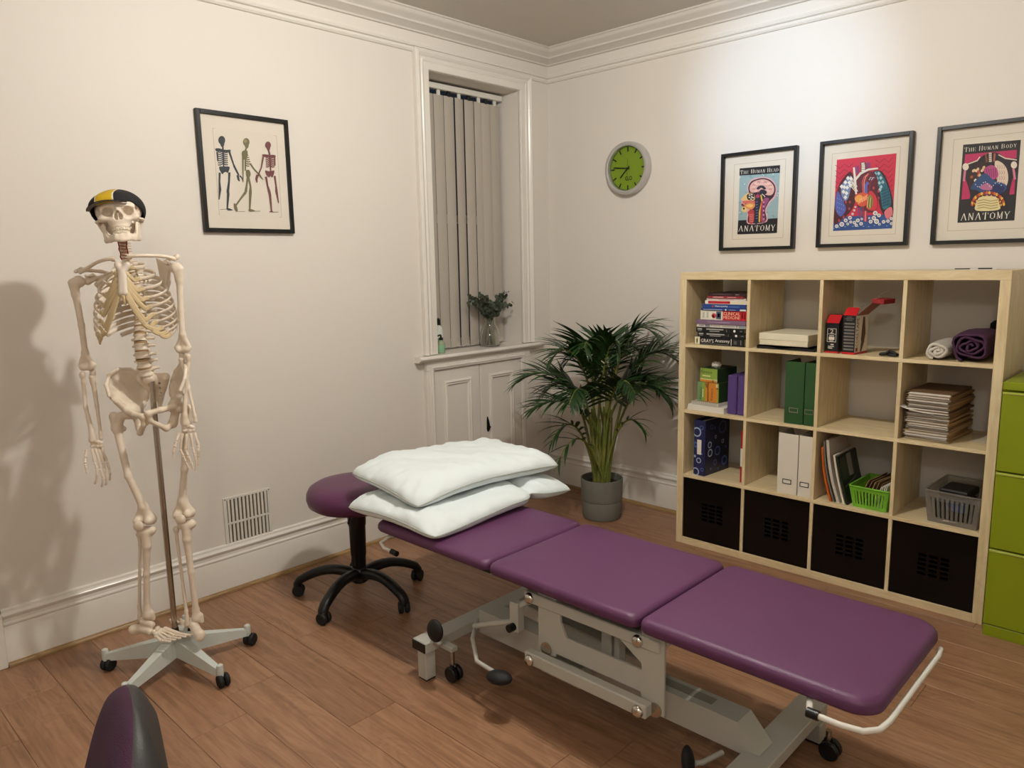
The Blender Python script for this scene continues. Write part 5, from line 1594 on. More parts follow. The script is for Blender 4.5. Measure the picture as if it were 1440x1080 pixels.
# white bumper rail round the foot end
rp = [(2.735, -2.236), (2.800, -2.236), (2.848, -2.226), (2.873, -2.195), (2.879, -2.15), (2.879, -1.75), (2.873, -1.71)]
mb = MB(); mb.tube([cl(x, y, .468) for x, y in rp], .0072, 12); mb.build('bumper_rail', M_WHITEPL, ct)
mb = MB(); mb.tube([cl(2.724, -2.236, .468), cl(2.752, -2.236, .468)], .012, 12); mb.build('rail_sleeve', M_BLACK, ct)
mb = MB(); mb.tube([cl(2.73, -2.236, .468), cl(2.70, -2.16, .462), cl(2.70, -2.09, .455)], .0085, 10); mb.build('rail_bracket', M_WHITEPL, ct)
# back-rest release lever at the head end
mb = MB(); mb.tube([cl(1.035, -2.12, .465), cl(1.000, -2.16, .452), cl(.995, -2.195, .437), cl(1.03, -2.205, .428), cl(1.085, -2.205, .425)], .007, 10)
lv = mb.build('release_lever', M_WHITEPL, ct)
mb = MB(); mb.tube([cl(1.078, -2.205, .4255), cl(1.112, -2.205, .424)], .011, 12); mb.build('lever_grip', M_BLACK, lv)
mb = MB()
for y in (-2.045, -1.835): mb.tube([cl(1.10, y, zb - .03), cl(1.42, y, zb - .06), cl(1.78, y, zb - .03)], .011, 8)
mb.build('backrest_strut', M_FRAMEG, ct)

# ================================================================ PILLOWS
M_PIL = mat('white_cotton_a', 'dde7e8', .85, bump=(7, .25), sheen=.2)
M_SEAM = mat('pillow_seam', 'a9afa8', .85)
def vnoise(x, y, seed):
    s = 0.0
    for k, (fx, fy, a) in enumerate(((2.1, 1.3, 1.0), (3.7, 4.1, .6), (7.3, 5.9, .35), (11.0, 13.0, .2))):
        s += a * math.sin(fx * x + seed * (k + 1) * 1.7 + 1.3 * math.sin(fy * y + seed)) * math.cos(fy * y + seed * .6 * (k + 2))
    return s
def pillow(label, loc, rz, A, B, thick, top_fn, bot_fn, seed, crease=None):
    """A, B half lengths (x short, y long); top_fn / bot_fn(u, v) -> z of the seam plane and bottom"""
    t = thing('pillow', label, 'pillow', loc, rz, 'white pillows stacked on the couch')
    def outline(u, v):
        # u, v in [-1, 1]; edges drawn in a little between the corner ears
        x = u * A * (1 - .02 * (1 - v * v) * abs(u) ** 3 - .060 * abs(v) ** 8 * abs(u) ** 4)
        y = v * B * (1 - .015 * (1 - u * u) * abs(v) ** 3 - .045 * abs(u) ** 8 * abs(v) ** 4)
        if crease:
            x -= .050 * math.exp(-((v - .42) / .10) ** 2) * max(0, u) ** 2
        return x, y
    def prof(u, v):
        return (max(0, 1 - abs(u) ** 4.5) ** .48) * (max(0, 1 - abs(v) ** 6.0) ** .46)
    def zc(u, v):
        k = 1.0
        if crease:
            k = crease(u, v)
        return k
    N, Mv = 48, 64
    mb = MB()
    def topf(a, b):
        u, v = 2 * a - 1, 2 * b - 1
        # squeeze sampling towards the seam
        u = math.copysign(abs(math.sin(u * PI / 2)), u); v = math.copysign(abs(math.sin(v * PI / 2)), v)
        x, y = outline(u, v); p_ = prof(u, v)
        w = vnoise(x * 9, y * 9, seed) * .0058 * min(1, p_ * 2)
        w += .0055 * math.sin(26 * math.atan2(v, u + 1e-6) + seed) * max(0, (math.hypot(u, v) - .6)) * p_ * 2
        return (x, y, top_fn(u, v) + (thick[0] * p_ + w) * zc(u, v))
    def botf(a, b):
        u, v = 2 * a - 1, 2 * b - 1
        u = math.copysign(abs(math.sin(u * PI / 2)), u); v = math.copysign(abs(math.sin(v * PI / 2)), v)
        x, y = outline(u, v); p_ = prof(u, v)
        return (x, y, max(bot_fn(u, v), top_fn(u, v) - thick[1] * p_ * zc(u, v) + (vnoise(x * 9, y * 9, seed + 3) * .002) * p_))
    mb.grid(topf, N, Mv); mb.grid(botf, N, Mv)
    pb = mb.build('pillow_case', M_PIL, t, angle=180)
    loop = []
    for k in range(26): loop.append((-1 + 2 * k / 26, -1))
    for k in range(36): loop.append((1, -1 + 2 * k / 36))
    for k in range(26): loop.append((1 - 2 * k / 26, 1))
    for k in range(36): loop.append((-1, 1 - 2 * k / 36))
    mb = MB(); mb.tube([(*outline(u, v), top_fn(u, v)) for u, v in loop], .0034, 6, closed=True); mb.build('seam', M_SEAM, pb)
    return t
def crz(u, v):
    # deep fold across the lower pillow, strongest on the near side
    d = (v - .30 - .12 * u)
    return 1 - (.80 * (.35 + .65 * max(0, u)) * math.exp(-(d / .075) ** 2)) - .10 * max(0, v - .3)
def seam1(u, v): return .040 - .022 * abs(u * v) ** 2 + .005 * math.sin(3 * v) - .012 * max(0, v)
pillow('crumpled white pillow lying directly on the couch under another pillow', (1.055, -1.800, TZ), R(1.0), .285, .415, (.054, .05), seam1, lambda u, v: .001, 1.3, crz)
def seam2(u, v): return .046 - .016 * u * max(0, -v) - .004 * max(0, v) + .010 * math.cos(PI * v * .8) - .014 * abs(u * v) ** 2 - .006 * math.sin(4 * v + 1)
pillow('plump white pillow on top of the crumpled pillow', (.985, -1.768, TZ + .088), R(-5.0), .262, .388, (.056, .050), seam2, lambda u, v: .003, 4.1)

# ================================================================ STOOL AND CHAIR
def star_base(parent, r, hub_z, tip_z, a0, n=5, m=None, wheel=.028, arm_r=.026, style='arched'):
    m = m or M_BLACK
    mb = MB(); mb.lathe([(.030, hub_z - .055), (.042, hub_z - .045), (.044, hub_z), (.034, hub_z + .016), (.030, hub_z + .02)], 20); mb.build('hub', m, parent)
    for k in range(n):
        a = R(a0 + 360 / n * k)
        d = Vector((math.cos(a), math.sin(a), 0))
        pts = []; rs = []
        for s in range(9):
            t_ = s / 8
            rad = .02 + (r - .02) * t_
            z_ = hub_z - .015 + (tip_z - hub_z + .015) * t_ ** 1.8 + .028 * math.sin(PI * t_)
            pts.append(d * rad + Vector((0, 0, z_))); rs.append(arm_r * (1.15 - .25 * t_))
        pts.append(d * (r + .012) + Vector((0, 0, tip_z - .018))); rs.append(arm_r * .92)
        pts.append(d * (r + .013) + Vector((0, 0, tip_z - .038))); rs.append(arm_r * .9)
        mb = MB(); mb.tube(pts, rs, 12, sx=1.0, sy=.85)
        arm = mb.build('base_arm', m, parent)
        c = d * (r + .010)
        aw = a + 1.0 + k * 1.3
        ax = Vector((math.cos(aw), math.sin(aw), 0))
        for s in (-.014, .014):
            MB().lathe([(.005, -.010), (wheel * .85, -.010), (wheel, -.004), (wheel, .004), (wheel * .85, .010), (.005, .010)], 18, 0, T(c.x + ax.x * s, c.y + ax.y * s, wheel) @ rotm(0, 0, aw) @ rotm(0, PI / 2, 0)).build('castor_wheel', M_RUBBER, arm)
st = thing('stool', 'round plum padded stool on a black five-star castor base behind the couch', 'stool', (.530, -1.990, 0))
star_base(st, .285, .125, .078, 5)
mb = MB(); mb.lathe([(.031, .125), (.033, .20), (.036, .205), (.038, .345), (.041, .35), (.044, .43)], 24); mb.build('column_sleeve', M_BLACK, st)
mb = MB(); mb.lathe([(.10, .425), (.11, .432), (.11, .442)], 24); mb.build('seat_plate', M_BLACK, st)
mb = MB(); mb.lathe([(.150, .440), (.190, .446), (.212, .462), (.220, .488), (.218, .512), (.206, .535), (.180, .550), (.140, .558), (.08, .561), (.001, .562)], 48)
mb.build('seat_pad', M_VINYLD, st)
mb = MB(); mb.tube([(0.05, -.06, .43), (.10, -.10, .425), (.13, -.13, .42)], .006, 8); mb.build('height_lever', M_BLACK, st)

# swivel chair cut by the bottom edge: back pad seen from its side
ch = thing('office_chair', 'purple fabric office chair with a black plastic back shell, cut by the bottom edge', 'chair', (1.969, -3.705, 0), R(-16))
# swivel chair parts
CTOP, CREC = .785, .34
def chw(s): return .205 * min(1.0, math.sqrt(max(0.0, 1 - (1 - min(s / .17, 1.0)) ** 2))) + .004
def bfront(u, s, bulge=.032):
    e = max(0.0, 1 - abs(u) ** 4) ** .5 * min(1.0, (s / .05)) ** .5
    return (u * chw(s), .240 - CREC * s * (1 - .35 * s) - bulge * e - .004, CTOP - s)
def bshell(u, s):
    e = min(1.0, s / .10) ** .6 * max(0.0, 1 - abs(u) ** 6) ** .5
    return (u * chw(s), .236 + .054 * e - CREC * (1 - .68 * e) * s * (1 - .35 * s), CTOP - s)
def sq(b): return .36 * b * b * .55 + .36 * b * .45
mb = MB()
mb.grid(lambda a, b: bshell(math.sin(PI * (a - .5)), sq(b)), 36, 30)
mb.build('back_shell', mat('charcoal_shell', '2e2d2c', .5, bump=(300, .15)), ch, angle=60)
mb = MB()
mb.grid(lambda a, b: bfront(math.sin(PI * (a - .5)), sq(b)), 36, 30)
mb.build('back_pad', mat('purple_fabric', '40233a', .9, bump=(350, .3)), ch, angle=60)
mb = MB(); mb.tube([(0, .235, .52), (0, .245, .44), (0, .20, .395), (0, .02, .395)], [.02, .022, .022, .02], 10, sx=1.6); mb.build('back_bar', M_BLACK, ch)
cushion('seat_pad', ch, -.235, .235, -.24, .215, .42, .49, .09, MATS['purple_fabric'], edge=.03)
bxo('seat_pan', (-.20, -.20, .40), (.20, .18, .421), M_BLACK, ch, .006)
mb = MB(); mb.lathe([(.026, .12), (.028, .24), (.034, .245), (.034, .40)], 18); mb.build('column_sleeve', M_BLACK, ch)
star_base(ch, .29, .125, .078, 20)

# ================================================================ PALM IN POT
PX, PY = .712, -.362
pl = thing('areca_palm', 'tall leafy green palm growing in a grey pot in the corner', 'plant', (PX, PY, 0))
pot = thing('plant_pot', 'round grey plant pot with a ridge, standing in the corner', 'pot', (PX, PY, 0))
mb = MB(); mb.lathe([(.100, 0), (.112, .004), (.116, .02), (.1205, .105), (.1185, .109), (.1185, .113), (.1215, .117), (.127, .243), (.126, .247), (.121, .247), (.118, .243), (.116, .20), (.100, .195), (.001, .195)], 48)
mb.build('pot_wall', mat('grey_pot', '6b6a62', .55), pot, angle=30)
mb = MB(); mb.lathe([(.001, .212), (.04, .214), (.09, .210), (.116, .207)], 32); mb.build('soil', mat('potting_soil', '241a12', .95, bump=(60, .8)), pot)
M_LEAF = mat('palm_leaf', '27411d', .42, var=(6, '335626'))
M_LEAF2 = mat('palm_leaf_dark', '1d3218', .42, var=(6, '26441e'))
M_STEM = mat('palm_stem', '5c6a2c', .5, var=(14, '7a7a38'))
# six leaflet shapes: narrow blades bending down along their length
def leaflet_mesh(k):
    L, droop, w = 1.0, (.12, .30, .50, .70, .22, .42)[k], (.052, .058, .05, .045, .05, .06)[k]
    mb = MB(); n = 7
    def f(a, b):
        s = a
        ww = w * (math.sin(PI * min(1, s * .9 + .1)) ** .7) * (1 - s ** 3 * .6)
        if s > .98: ww = .002
        ang = droop * s * s
        x = s * math.cos(ang * .6); z_ = -droop * s * s * .62 + .03 * math.sin(PI * s)
        side = 2 * b - 1
        return (x, side * ww, z_ - .35 * abs(side) * ww)
    mb.grid(f, n, 2)
    o = mb.build('leaflet_shape', [M_LEAF if k % 2 else M_LEAF2], None, angle=180)
    me = o.data; bpy.data.objects.remove(o, do_unlink=True)
    return me
LMESH = [leaflet_mesh(k) for k in range(6)]
VR = Vector((.795, .606, 0)); VF = Vector((.606, -.795, 0))      # image right / towards the viewer, at the plant
rr = random.Random(21)
fronds = []
# (right, towards viewer, tip height, arch height factor, leaflets per side, leaflet length)
spec = [(-.50, .06, .88, 1.16, 21, .25, 1), (-.40, .20, .74, 1.10, 20, .24, 1), (-.29, .12, 1.04, 1.12, 20, .24, 1), (-.10, .18, 1.12, 1.05, 18, .22, 1),
        (.10, .16, 1.10, 1.08, 18, .23, 1), (.30, .10, 1.18, 1.10, 19, .23, 1), (.42, .02, 1.02, 1.10, 20, .25, 1), (.38, .20, .80, 1.18, 20, .27, 1),
        (.18, .30, .86, 1.15, 18, .24, 1), (-.18, .32, .80, 1.2, 18, .24, 1), (-.30, .22, .52, 1.45, 9, .18, 1), (.26, .20, .58, 1.30, 6, .14, 1),
        (-.22, -.12, .98, 1.1, 18, .23, 0), (.02, -.18, 1.06, 1.1, 17, .22, 0), (.24, -.14, 1.04, 1.1, 18, .23, 0), (-.34, -.06, .80, 1.15, 18, .23, 0), (.34, -.10, .84, 1.15, 18, .23, 0), (-.27, .28, .38, 1.9, 5, .17, 1)]
nleaf = 0
stuff = MB()
for fi, (lr, lf, tz, arch_k, nl, ll, near) in enumerate(spec):
    tz *= .94
    a = 2 * PI * fi / len(spec) * 3.1
    base = Vector((.045 * math.cos(a), .045 * math.sin(a), .205))
    tip = VR * lr + VF * lf + Vector((0, 0, tz))
    up = Vector((0, 0, 1))
    hr = math.hypot(lr, lf)
    c1 = base + up * (tz - .2) * .62 + (tip - base) * .10
    c2 = base * .4 + (VR * lr + VF * lf) * .48 + up * (tz * arch_k)
    def bez(t_):
        return base * (1 - t_) ** 3 + c1 * 3 * t_ * (1 - t_) ** 2 + c2 * 3 * t_ * t_ * (1 - t_) + tip * t_ ** 3
    def wall(pv):
        # keep clear of the wall and skirting behind
        pv.y = min(pv.y, -PY - .06)
        return pv
    pts = [wall(bez(k / 16)) for k in range(17)]
    mb = MB(); mb.tube(pts, [.0085 * (1 - .8 * k / 16) + .0012 for k in range(17)], 7)
    fr = mb.build('frond', M_STEM, pl)
    for i in range(nl):
        s = .46 + .54 * (i + .3) / nl
        p0 = wall(bez(s)); p1 = wall(bez(min(1, s + .02))); d = (p1 - bez(max(0, s - .02))); d.normalize()
        side = d.cross(up)
        if side.length < .05: side = VR.copy()
        side.normalize()
        nup = side.cross(d); nup.normalize()
        for sg in (-1, 1):
            f = i / nl
            L_ = ll * (.62 + .55 * math.sin(PI * min(1, .12 + .9 * f))) * rr.uniform(.86, 1.08) * (1 - .30 * f * f)
            lean_ = .55 + .75 * f
            dirv = side * sg * (1.0 - .35 * f) + d * lean_ + nup * rr.uniform(.05, .30)
            dirv.normalize()
            # stay off the wall: turn leaflets that would reach it
            if p0.y + dirv.y * L_ > -PY - .045:
                dirv.y = max(-.6, min(dirv.y, (-PY - .055 - p0.y) / L_)); dirv.normalize()
            zax = (nup - dirv * nup.dot(dirv)); zax = zax if zax.length > .1 else up - dirv * up.dot(dirv); zax = zax * .6 + (up - dirv * up.dot(dirv)) * .6; zax = zax - dirv * zax.dot(dirv); zax.normalize()
            yax = zax.cross(dirv)
            Mx = Matrix((dirv, yax, zax)).transposed().to_4x4()
            Mx.translation = p0
            me = LMESH[rr.choice((0, 1, 2, 4, 5, 3) if f > .3 else (1, 2, 3, 5))]
            Ms = Mx @ Matrix.Diagonal((L_, L_ * .9 + .03, L_, 1))
            for _try in range(8):
                if max((Ms @ v.co).y for v in me.vertices) + PY < -.006: break
                L_ *= .88; dirv = (dirv + Vector((0, -.22, 0))).normalized()
                zax = zax - dirv * zax.dot(dirv); zax.normalize(); yax = zax.cross(dirv)
                Mx = Matrix((dirv, yax, zax)).transposed().to_4x4(); Mx.translation = p0
                Ms = Mx @ Matrix.Diagonal((L_, L_ * .9 + .03, L_, 1))
            if near and nleaf < 296:
                o = bpy.data.objects.new('leaflet', me); col.objects.link(o); o.parent = fr; o.matrix_local = Ms; nleaf += 1
            else:
                stuff.add([v.co for v in me.vertices], [tuple(q.vertices) for q in me.polygons], 0, Ms, True)
so = stuff.build('foliage', M_LEAF2, pl, angle=180, recalc=False); so['kind'] = 'stuff'
# old sheathed stems bundled at the foot
for k in range(12):
    a = 2 * PI * k / 12 + .3
    r0 = .030 + .022 * (k % 3) / 2
    mb = MB(); mb.tube([(r0 * math.cos(a), r0 * math.sin(a), .19), (r0 * 1.1 * math.cos(a), r0 * 1.1 * math.sin(a), .36), (r0 * 1.5 * math.cos(a + .1), r0 * 1.5 * math.sin(a + .1), .58 + .03 * (k % 4))], [.011, .009, .006], 7); mb.build('cane', M_STEM, pl)

# ================================================================ VASE AND BOTTLES ON THE SILL
ZS = 1.0065
vs_ = thing('glass_vase', 'clear glass vase on the window sill', 'vase', (-.060, -.520, ZS))
M_VGLASS = mat('clear_glass', 'f4f6f2', .03, trans=1.0, ior=1.45)
mb = MB()
prof = [(.001, .0), (.060, .0), (.065, .006), (.065, .05), (.056, .10), (.040, .140), (.034, .160), (.038, .185), (.035, .185), (.031, .160), (.037, .138), (.053, .10), (.061, .05), (.060, .012), (.001, .010)]
mb.lathe(prof, 28, 0, None, True, False, False); mb.build('vase_wall', M_VGLASS, vs_, angle=60)
ev = thing('eucalyptus_bunch', 'bunch of dark grey-green eucalyptus sprigs standing in the glass vase', 'plant', (-.060, -.520, ZS))
M_EUC = mat('eucalyptus_leaf', '3d4436', .55, var=(30, '525a49'))
rr = random.Random(2)
for k in range(14):
    a = 2 * PI * k / 14 + rr.uniform(-.2, .2)
    rad = rr.uniform(.08, .17) * (1.15 if abs(math.sin(a)) > .5 else .55)
    tipp = Vector((max(-.035, .075 * math.cos(a)), 1.0 * rad * math.sin(a) * 1.05, rr.uniform(.25, .335)))
    pts = []
    b0 = Vector((-.012 * math.cos(a), -.018 * math.sin(a), .014))
    for s in range(10):
        t_ = s / 9
        q = b0.lerp(Vector((.010 * math.cos(a), .014 * math.sin(a), .17)), min(1, t_ * 2)) if t_ < .5 else Vector((.010 * math.cos(a), .014 * math.sin(a), .17)).lerp(tipp, (t_ - .5) * 2) + Vector((0, 0, .035 * math.sin(PI * (t_ - .5) * 2)))
        pts.append(q)
    mb = MB(); mb.tube(pts, .0018, 5)
    sp_ = mb.build('sprig', M_EUC, ev)
    mb = MB()
    for s in range(24):
        t_ = .56 + .44 * s / 23
        i = min(int(t_ * 9), 8); q = pts[i].lerp(pts[i + 1], t_ * 9 - i)
        c = q + Vector((rr.uniform(-.014, .014), rr.uniform(-.020, .020), rr.uniform(-.014, .014)))
        c.x = max(c.x, -.045)
        r_ = rr.uniform(.013, .022) * (1.15 - .5 * (s / 23))
        Mx = T(*c) @ rotm(rr.uniform(0, 6), rr.uniform(0, 6), rr.uniform(0, 6))
        mb.add([(r_ * math.cos(j * PI / 4), .85 * r_ * math.sin(j * PI / 4), .18 * r_ * math.cos(j * PI / 2)) for j in range(8)], [tuple(range(8))], 0, Mx)
    mb.build('leaves', M_EUC, sp_, recalc=False)

b1 = thing('soap_bottle', 'small green liquid bottle with a dark pump at the left of the sill', 'bottle', (-.012, -.975, ZS))
mb = MB(); mb.lathe([(.020, 0), (.023, .004), (.023, .060), (.018, .070), (.011, .076), (.011, .084)], 22); mb.build('bottle_body', mat('green_liquid', 'b4c2a0', .15, trans=.35), b1)
mb = MB(); mb.lathe([(.0232, .010), (.0234, .011), (.0234, .050), (.0232, .051)], 22, 0, None, True, False, False); mb.build('bottle_label', mat('green_label', '7fae86', .5), b1)
mb = MB(); mb.lathe([(.012, .080), (.012, .094), (.006, .096), (.005, .108)], 14); mb.tube([(0, 0, .106), (0, -.004, .110), (.004, -.028, .106)], .005, 8); mb.build('pump', M_BLACK, b1)
b2 = thing('spray_bottle', 'tall white bottle with a dark cap behind the green bottle', 'bottle', (-.070, -1.000 + .045, ZS))
b2.location = (-.085, -.930, ZS)
mb = MB(); mb.lathe([(.024, 0), (.028, .004), (.028, .135), (.022, .150), (.013, .158), (.013, .166)], 22); mb.build('bottle_body', mat('white_bottle', 'cdd2c8', .3), b2)
mb = MB(); mb.lathe([(.014, .162), (.014, .182), (.010, .186), (.010, .200)], 16); mb.tube([(0, 0, .195), (.02, -.012, .198), (.03, -.018, .190)], .008, 8); mb.build('cap', mat('dark_green_cap', '16241c', .4), b2)
mb = MB(); mb.lathe([(.0283, .060), (.0285, .061), (.0285, .085), (.0283, .086)], 22, 0, None, True, False, False); mb.build('bottle_label', mat('grey_label', '7f9488', .5), b2)
# ================================================================ ANATOMICAL SKELETON ON ITS STAND
sk = thing('anatomical_skeleton', 'life-size cream skeleton model hanging on a wheeled stand', 'skeleton', (.523, -2.837, 0), R(49.3))
def K(l, d, z): return (l, -d, z)          # lateral, forwards, up -> local
def cr(pts, n=4):
    """Catmull-Rom through points"""
    P_ = [Vector(p) for p in pts]; out = []
    for i in range(len(P_) - 1):
        p0, p1, p2, p3 = P_[max(i - 1, 0)], P_[i], P_[i + 1], P_[min(i + 2, len(P_) - 1)]
        for s in range(n):
            t_ = s / n
            out.append(.5 * (2 * p1 + (p2 - p0) * t_ + (2 * p0 - 5 * p1 + 4 * p2 - p3) * t_ ** 2 + (3 * p1 - p0 - 3 * p2 + p3) * t_ ** 3))
    out.append(P_[-1])
    return out
def bone_sdf(name, caps, k, h=.0032, parent=sk, m=M_BONE, cut=None, pad=.012):
    """smooth union of tapered capsules; cut = list of (centre, radii) carved away"""
    P_ = np.array([c[0] for c in caps] + [c[1] for c in caps], float)
    rmax = max(max(c[2], c[3] if len(c) > 3 else c[2]) for c in caps)
    lo = P_.min(0) - rmax - pad; hi = P_.max(0) + rmax + pad
    def fn(Q):
        d = None
        for c in caps:
            e = s_cap(Q, *c)
            d = e if d is None else smin(d, e, k)
        for (cc, rr_) in (cut or []):
            d = smax(d, -s_ell(Q, cc, rr_), .003)
        return d
    return sdf_obj(name, fn, lo, hi, h, m, parent)

# ---- stand
M_STAND = mat('pale_green_grey_enamel', 'c6ccc6', .42)
mb = MB(); mb.lathe([(.0105, .12), (.0105, 1.125)], 18); mb.build('pole', M_STEEL, sk)
mb = MB(); mb.lathe([(.0135, .10), (.0135, .160), (.012, .163)], 18); mb.build('pole_collar', mat('dark_steel', '4a4038', .35, .8), sk)
mb = MB(); mb.lathe([(.026, .055), (.036, .06), (.038, .110), (.034, .126), (.030, .133), (.014, .135)], 24); mb.build('base_hub', M_STAND, sk)
for a in (-132, -61, 10, 80, 151):
    Mx = rotm(0, 0, R(a - 49.3))
    mb = MB()
    top = [(.02, .128), (.262, .072), (.262, .044), (.10, .052), (.02, .058)]
    n = len(top)
    def wv(x): return .023 - (.023 - .010) * x / .27
    vs = [(x, -wv(x) * (1 if z > .06 else 1.15), z) for x, z in top] + [(x, wv(x) * (1 if z > .06 else 1.15), z) for x, z in top]
    mb.add(vs, [tuple(range(n)), tuple(range(2 * n - 1, n - 1, -1))] + [(i, (i + 1) % n, n + (i + 1) % n, n + i) for i in range(n)], 0, Mx)
    mb.lathe([(.0115, .042), (.0125, .05), (.0125, .078), (.011, .086), (.006, .0895), (.001, .090)], 14, 0, Mx @ T(.270, 0, 0))
    arm = mb.build('base_arm', M_STAND, sk)
    aw = R(a * 1.7 + 20)
    for s in (-.0115, .0115):
        c = Mx @ Vector((.270, 0, 0))
        MB().lathe([(.004, -.0085), (.021, -.0085), (.0255, -.004), (.0255, .004), (.021, .0085), (.004, .0085)], 18, 0, T(c.x + math.cos(aw) * s + .008, c.y + math.sin(aw) * s, .0255) @ rotm(0, 0, aw) @ rotm(0, PI / 2, 0)).build('castor_wheel', M_RUBBER, arm)
    MB().box((c.x - .010, c.y - .010, .026), (c.x + .012, c.y + .010, .046), .005).build('castor_fork', M_BLACK, arm)

# ---- spine
SPN = [(1.120, -.012, -.005), (1.145, -.014, .002), (1.20, -.018, .014), (1.285, -.023, .006), (1.35, -.028, -.028), (1.43, -.038, -.055), (1.50, -.052, -.060), (1.56, -.064, -.048), (1.60, -.063, -.030), (1.65, -.058, -.014)]
def spine(z):
    for (a, l0, d0), (b, l1, d1) in zip(SPN[:-1], SPN[1:]):
        if z <= b or b == SPN[-1][0]:
            t_ = (z - a) / (b - a); t_ = max(0, min(1, t_))
            return l0 + (l1 - l0) * t_, d0 + (d1 - d0) * t_
levels = []
z = 1.146
for k in range(5): levels.append((z + .0155, .031, .0235 - .0006 * k, 'L')); z += .031
for k in range(12): levels.append((z + .0109, .0218, .0198 - .0006 * k, 'T')); z += .0218
for k in range(7): levels.append((z + .0053, .0106, .0118, 'C')); z += .0106
thz = {}
ti = 12
for (zc_, hh, r, reg) in levels:
    l, d = spine(zc_)
    l2, d2 = spine(zc_ + .01); l1, d1 = spine(zc_ - .01)
    tilt = rotm(math.atan2((d2 - d1), .02) * 1.0, math.atan2(l2 - l1, .02), 0)
    Mx = T(*K(l, d, zc_)) @ tilt
    mb = MB()
    gap = .18 if reg != 'C' else .22
    H = hh * (1 - gap) / 2
    prof = [(r * .80, -H), (r * 1.03, -H * .96), (r * 1.04, -H * .72), (r * .84, -H * .25), (r * .82, H * .2), (r * 1.02, H * .72), (r * 1.02, H * .95), (r * .80, H)]
    mb.lathe(prof, 18, 0, Mx @ Matrix.Diagonal((1.08, .86, 1, 1)))
    # neural arch: transverse and spinous processes
    tl = {'L': .040, 'T': .030, 'C': .021}[reg]; sl = {'L': .052, 'T': .044, 'C': .028}[reg]
    drop = {'L': .004, 'T': .018, 'C': .004}[reg]
    for s in (-1, 1):
        mb.tube([Mx @ Vector(K(s * r * .6, -r * .7, .002)), Mx @ Vector(K(s * tl * .7, -r * 1.15, .003)), Mx @ Vector(K(s * tl, -r * 1.35, .001))], [r * .34, r * .26, r * .22], 8)
        mb.tube([Mx @ Vector(K(s * r * .75, -r * 1.0, -hh * .5)), Mx @ Vector(K(s * r * .7, -r * 1.1, hh * .55))], [r * .26, r * .22], 8)
    mb.tube([Mx @ Vector(K(0, -r * .7, 0)), Mx @ Vector(K(0, -r - sl * .5, -drop * .4)), Mx @ Vector(K(0, -r * .6 - sl, -drop))], [r * .42, r * .28, r * .26], 8, sx=.7, sy=1.3)
    mb.build('vertebra', M_BONE, sk, angle=50)
    mb = MB()
    mb.lathe([(r * .90, -hh * gap / 2 - .0006), (r * .98, 0), (r * .90, hh * gap / 2 + .0006)], 18, 0, T(*K(*spine(zc_ + hh / 2), zc_ + hh / 2)) @ tilt @ Matrix.Diagonal((1.06, .84, 1, 1)))
    if reg != 'C' or zc_ < 1.63:
        mb.build('spinal_disc', M_DISC, sk)
    if reg == 'T':
        thz[ti] = zc_; ti -= 1
M_ARTERY = mat('red_artery', '9c3a28', .5)
for s in (-1, 1):
    pts = []
    for k in range(9):
        zz = 1.566 + .009 * k
        l, d = spine(zz)
        pts.append(K(l + s * (.0135 + .002 * math.sin(k * 2.1)), d + .004 + .003 * math.sin(k * 1.7 + s), zz))
    mb = MB(); mb.tube(cr(pts, 3), .0022, 6); mb.build('artery', M_ARTERY, sk)
for k in range(6):
    zz = 1.570 + .0108 * k
    l, d = spine(zz)
    mb = MB(); mb.tube([K(l - .013, d + .007, zz), K(l, d + .0125, zz + .002), K(l + .013, d + .007, zz)], .0011, 5); mb.build('artery', M_ARTERY, sk)

# ---- sacrum and coccyx
sc = (-.008, 0, 1.02)
def fn(Q):
    a = s_tri(Q, K(-.055, -.040, 1.140), K(.040, -.040, 1.140), K(-.006, -.085, 1.035), .0095)
    b = s_cap(Q, K(-.008, -.006, 1.136), K(-.007, -.055, 1.100), .023, .018)
    c = s_cap(Q, K(-.006, -.085, 1.045), K(-.006, -.070, 1.005), .010, .005)
    w = smin(s_cap(Q, K(-.052, -.035, 1.130), K(-.030, -.06, 1.085), .014, .009), s_cap(Q, K(.038, -.035, 1.130), K(.018, -.06, 1.085), .014, .009), .006)
    d = smin(smin(smin(a, b, .012), c, .008), w, .012)
    for s in (-1, 1):
        for k in range(4):
            d = smax(d, -s_ell(Q, K(-.007 + s * (.021 - .003 * k), -.045 - .012 * k, 1.112 - .019 * k), (.0042, .016, .0042)), .002)
    return d
sdf_obj('sacrum', fn, K(-.09, .035, .985), K(.075, -.115, 1.175), .0032, M_BONE, sk) if False else None
sdf_obj('sacrum', fn, (-.09, -.035, .985), (.075, .115, 1.175), .0032, M_BONE, sk)

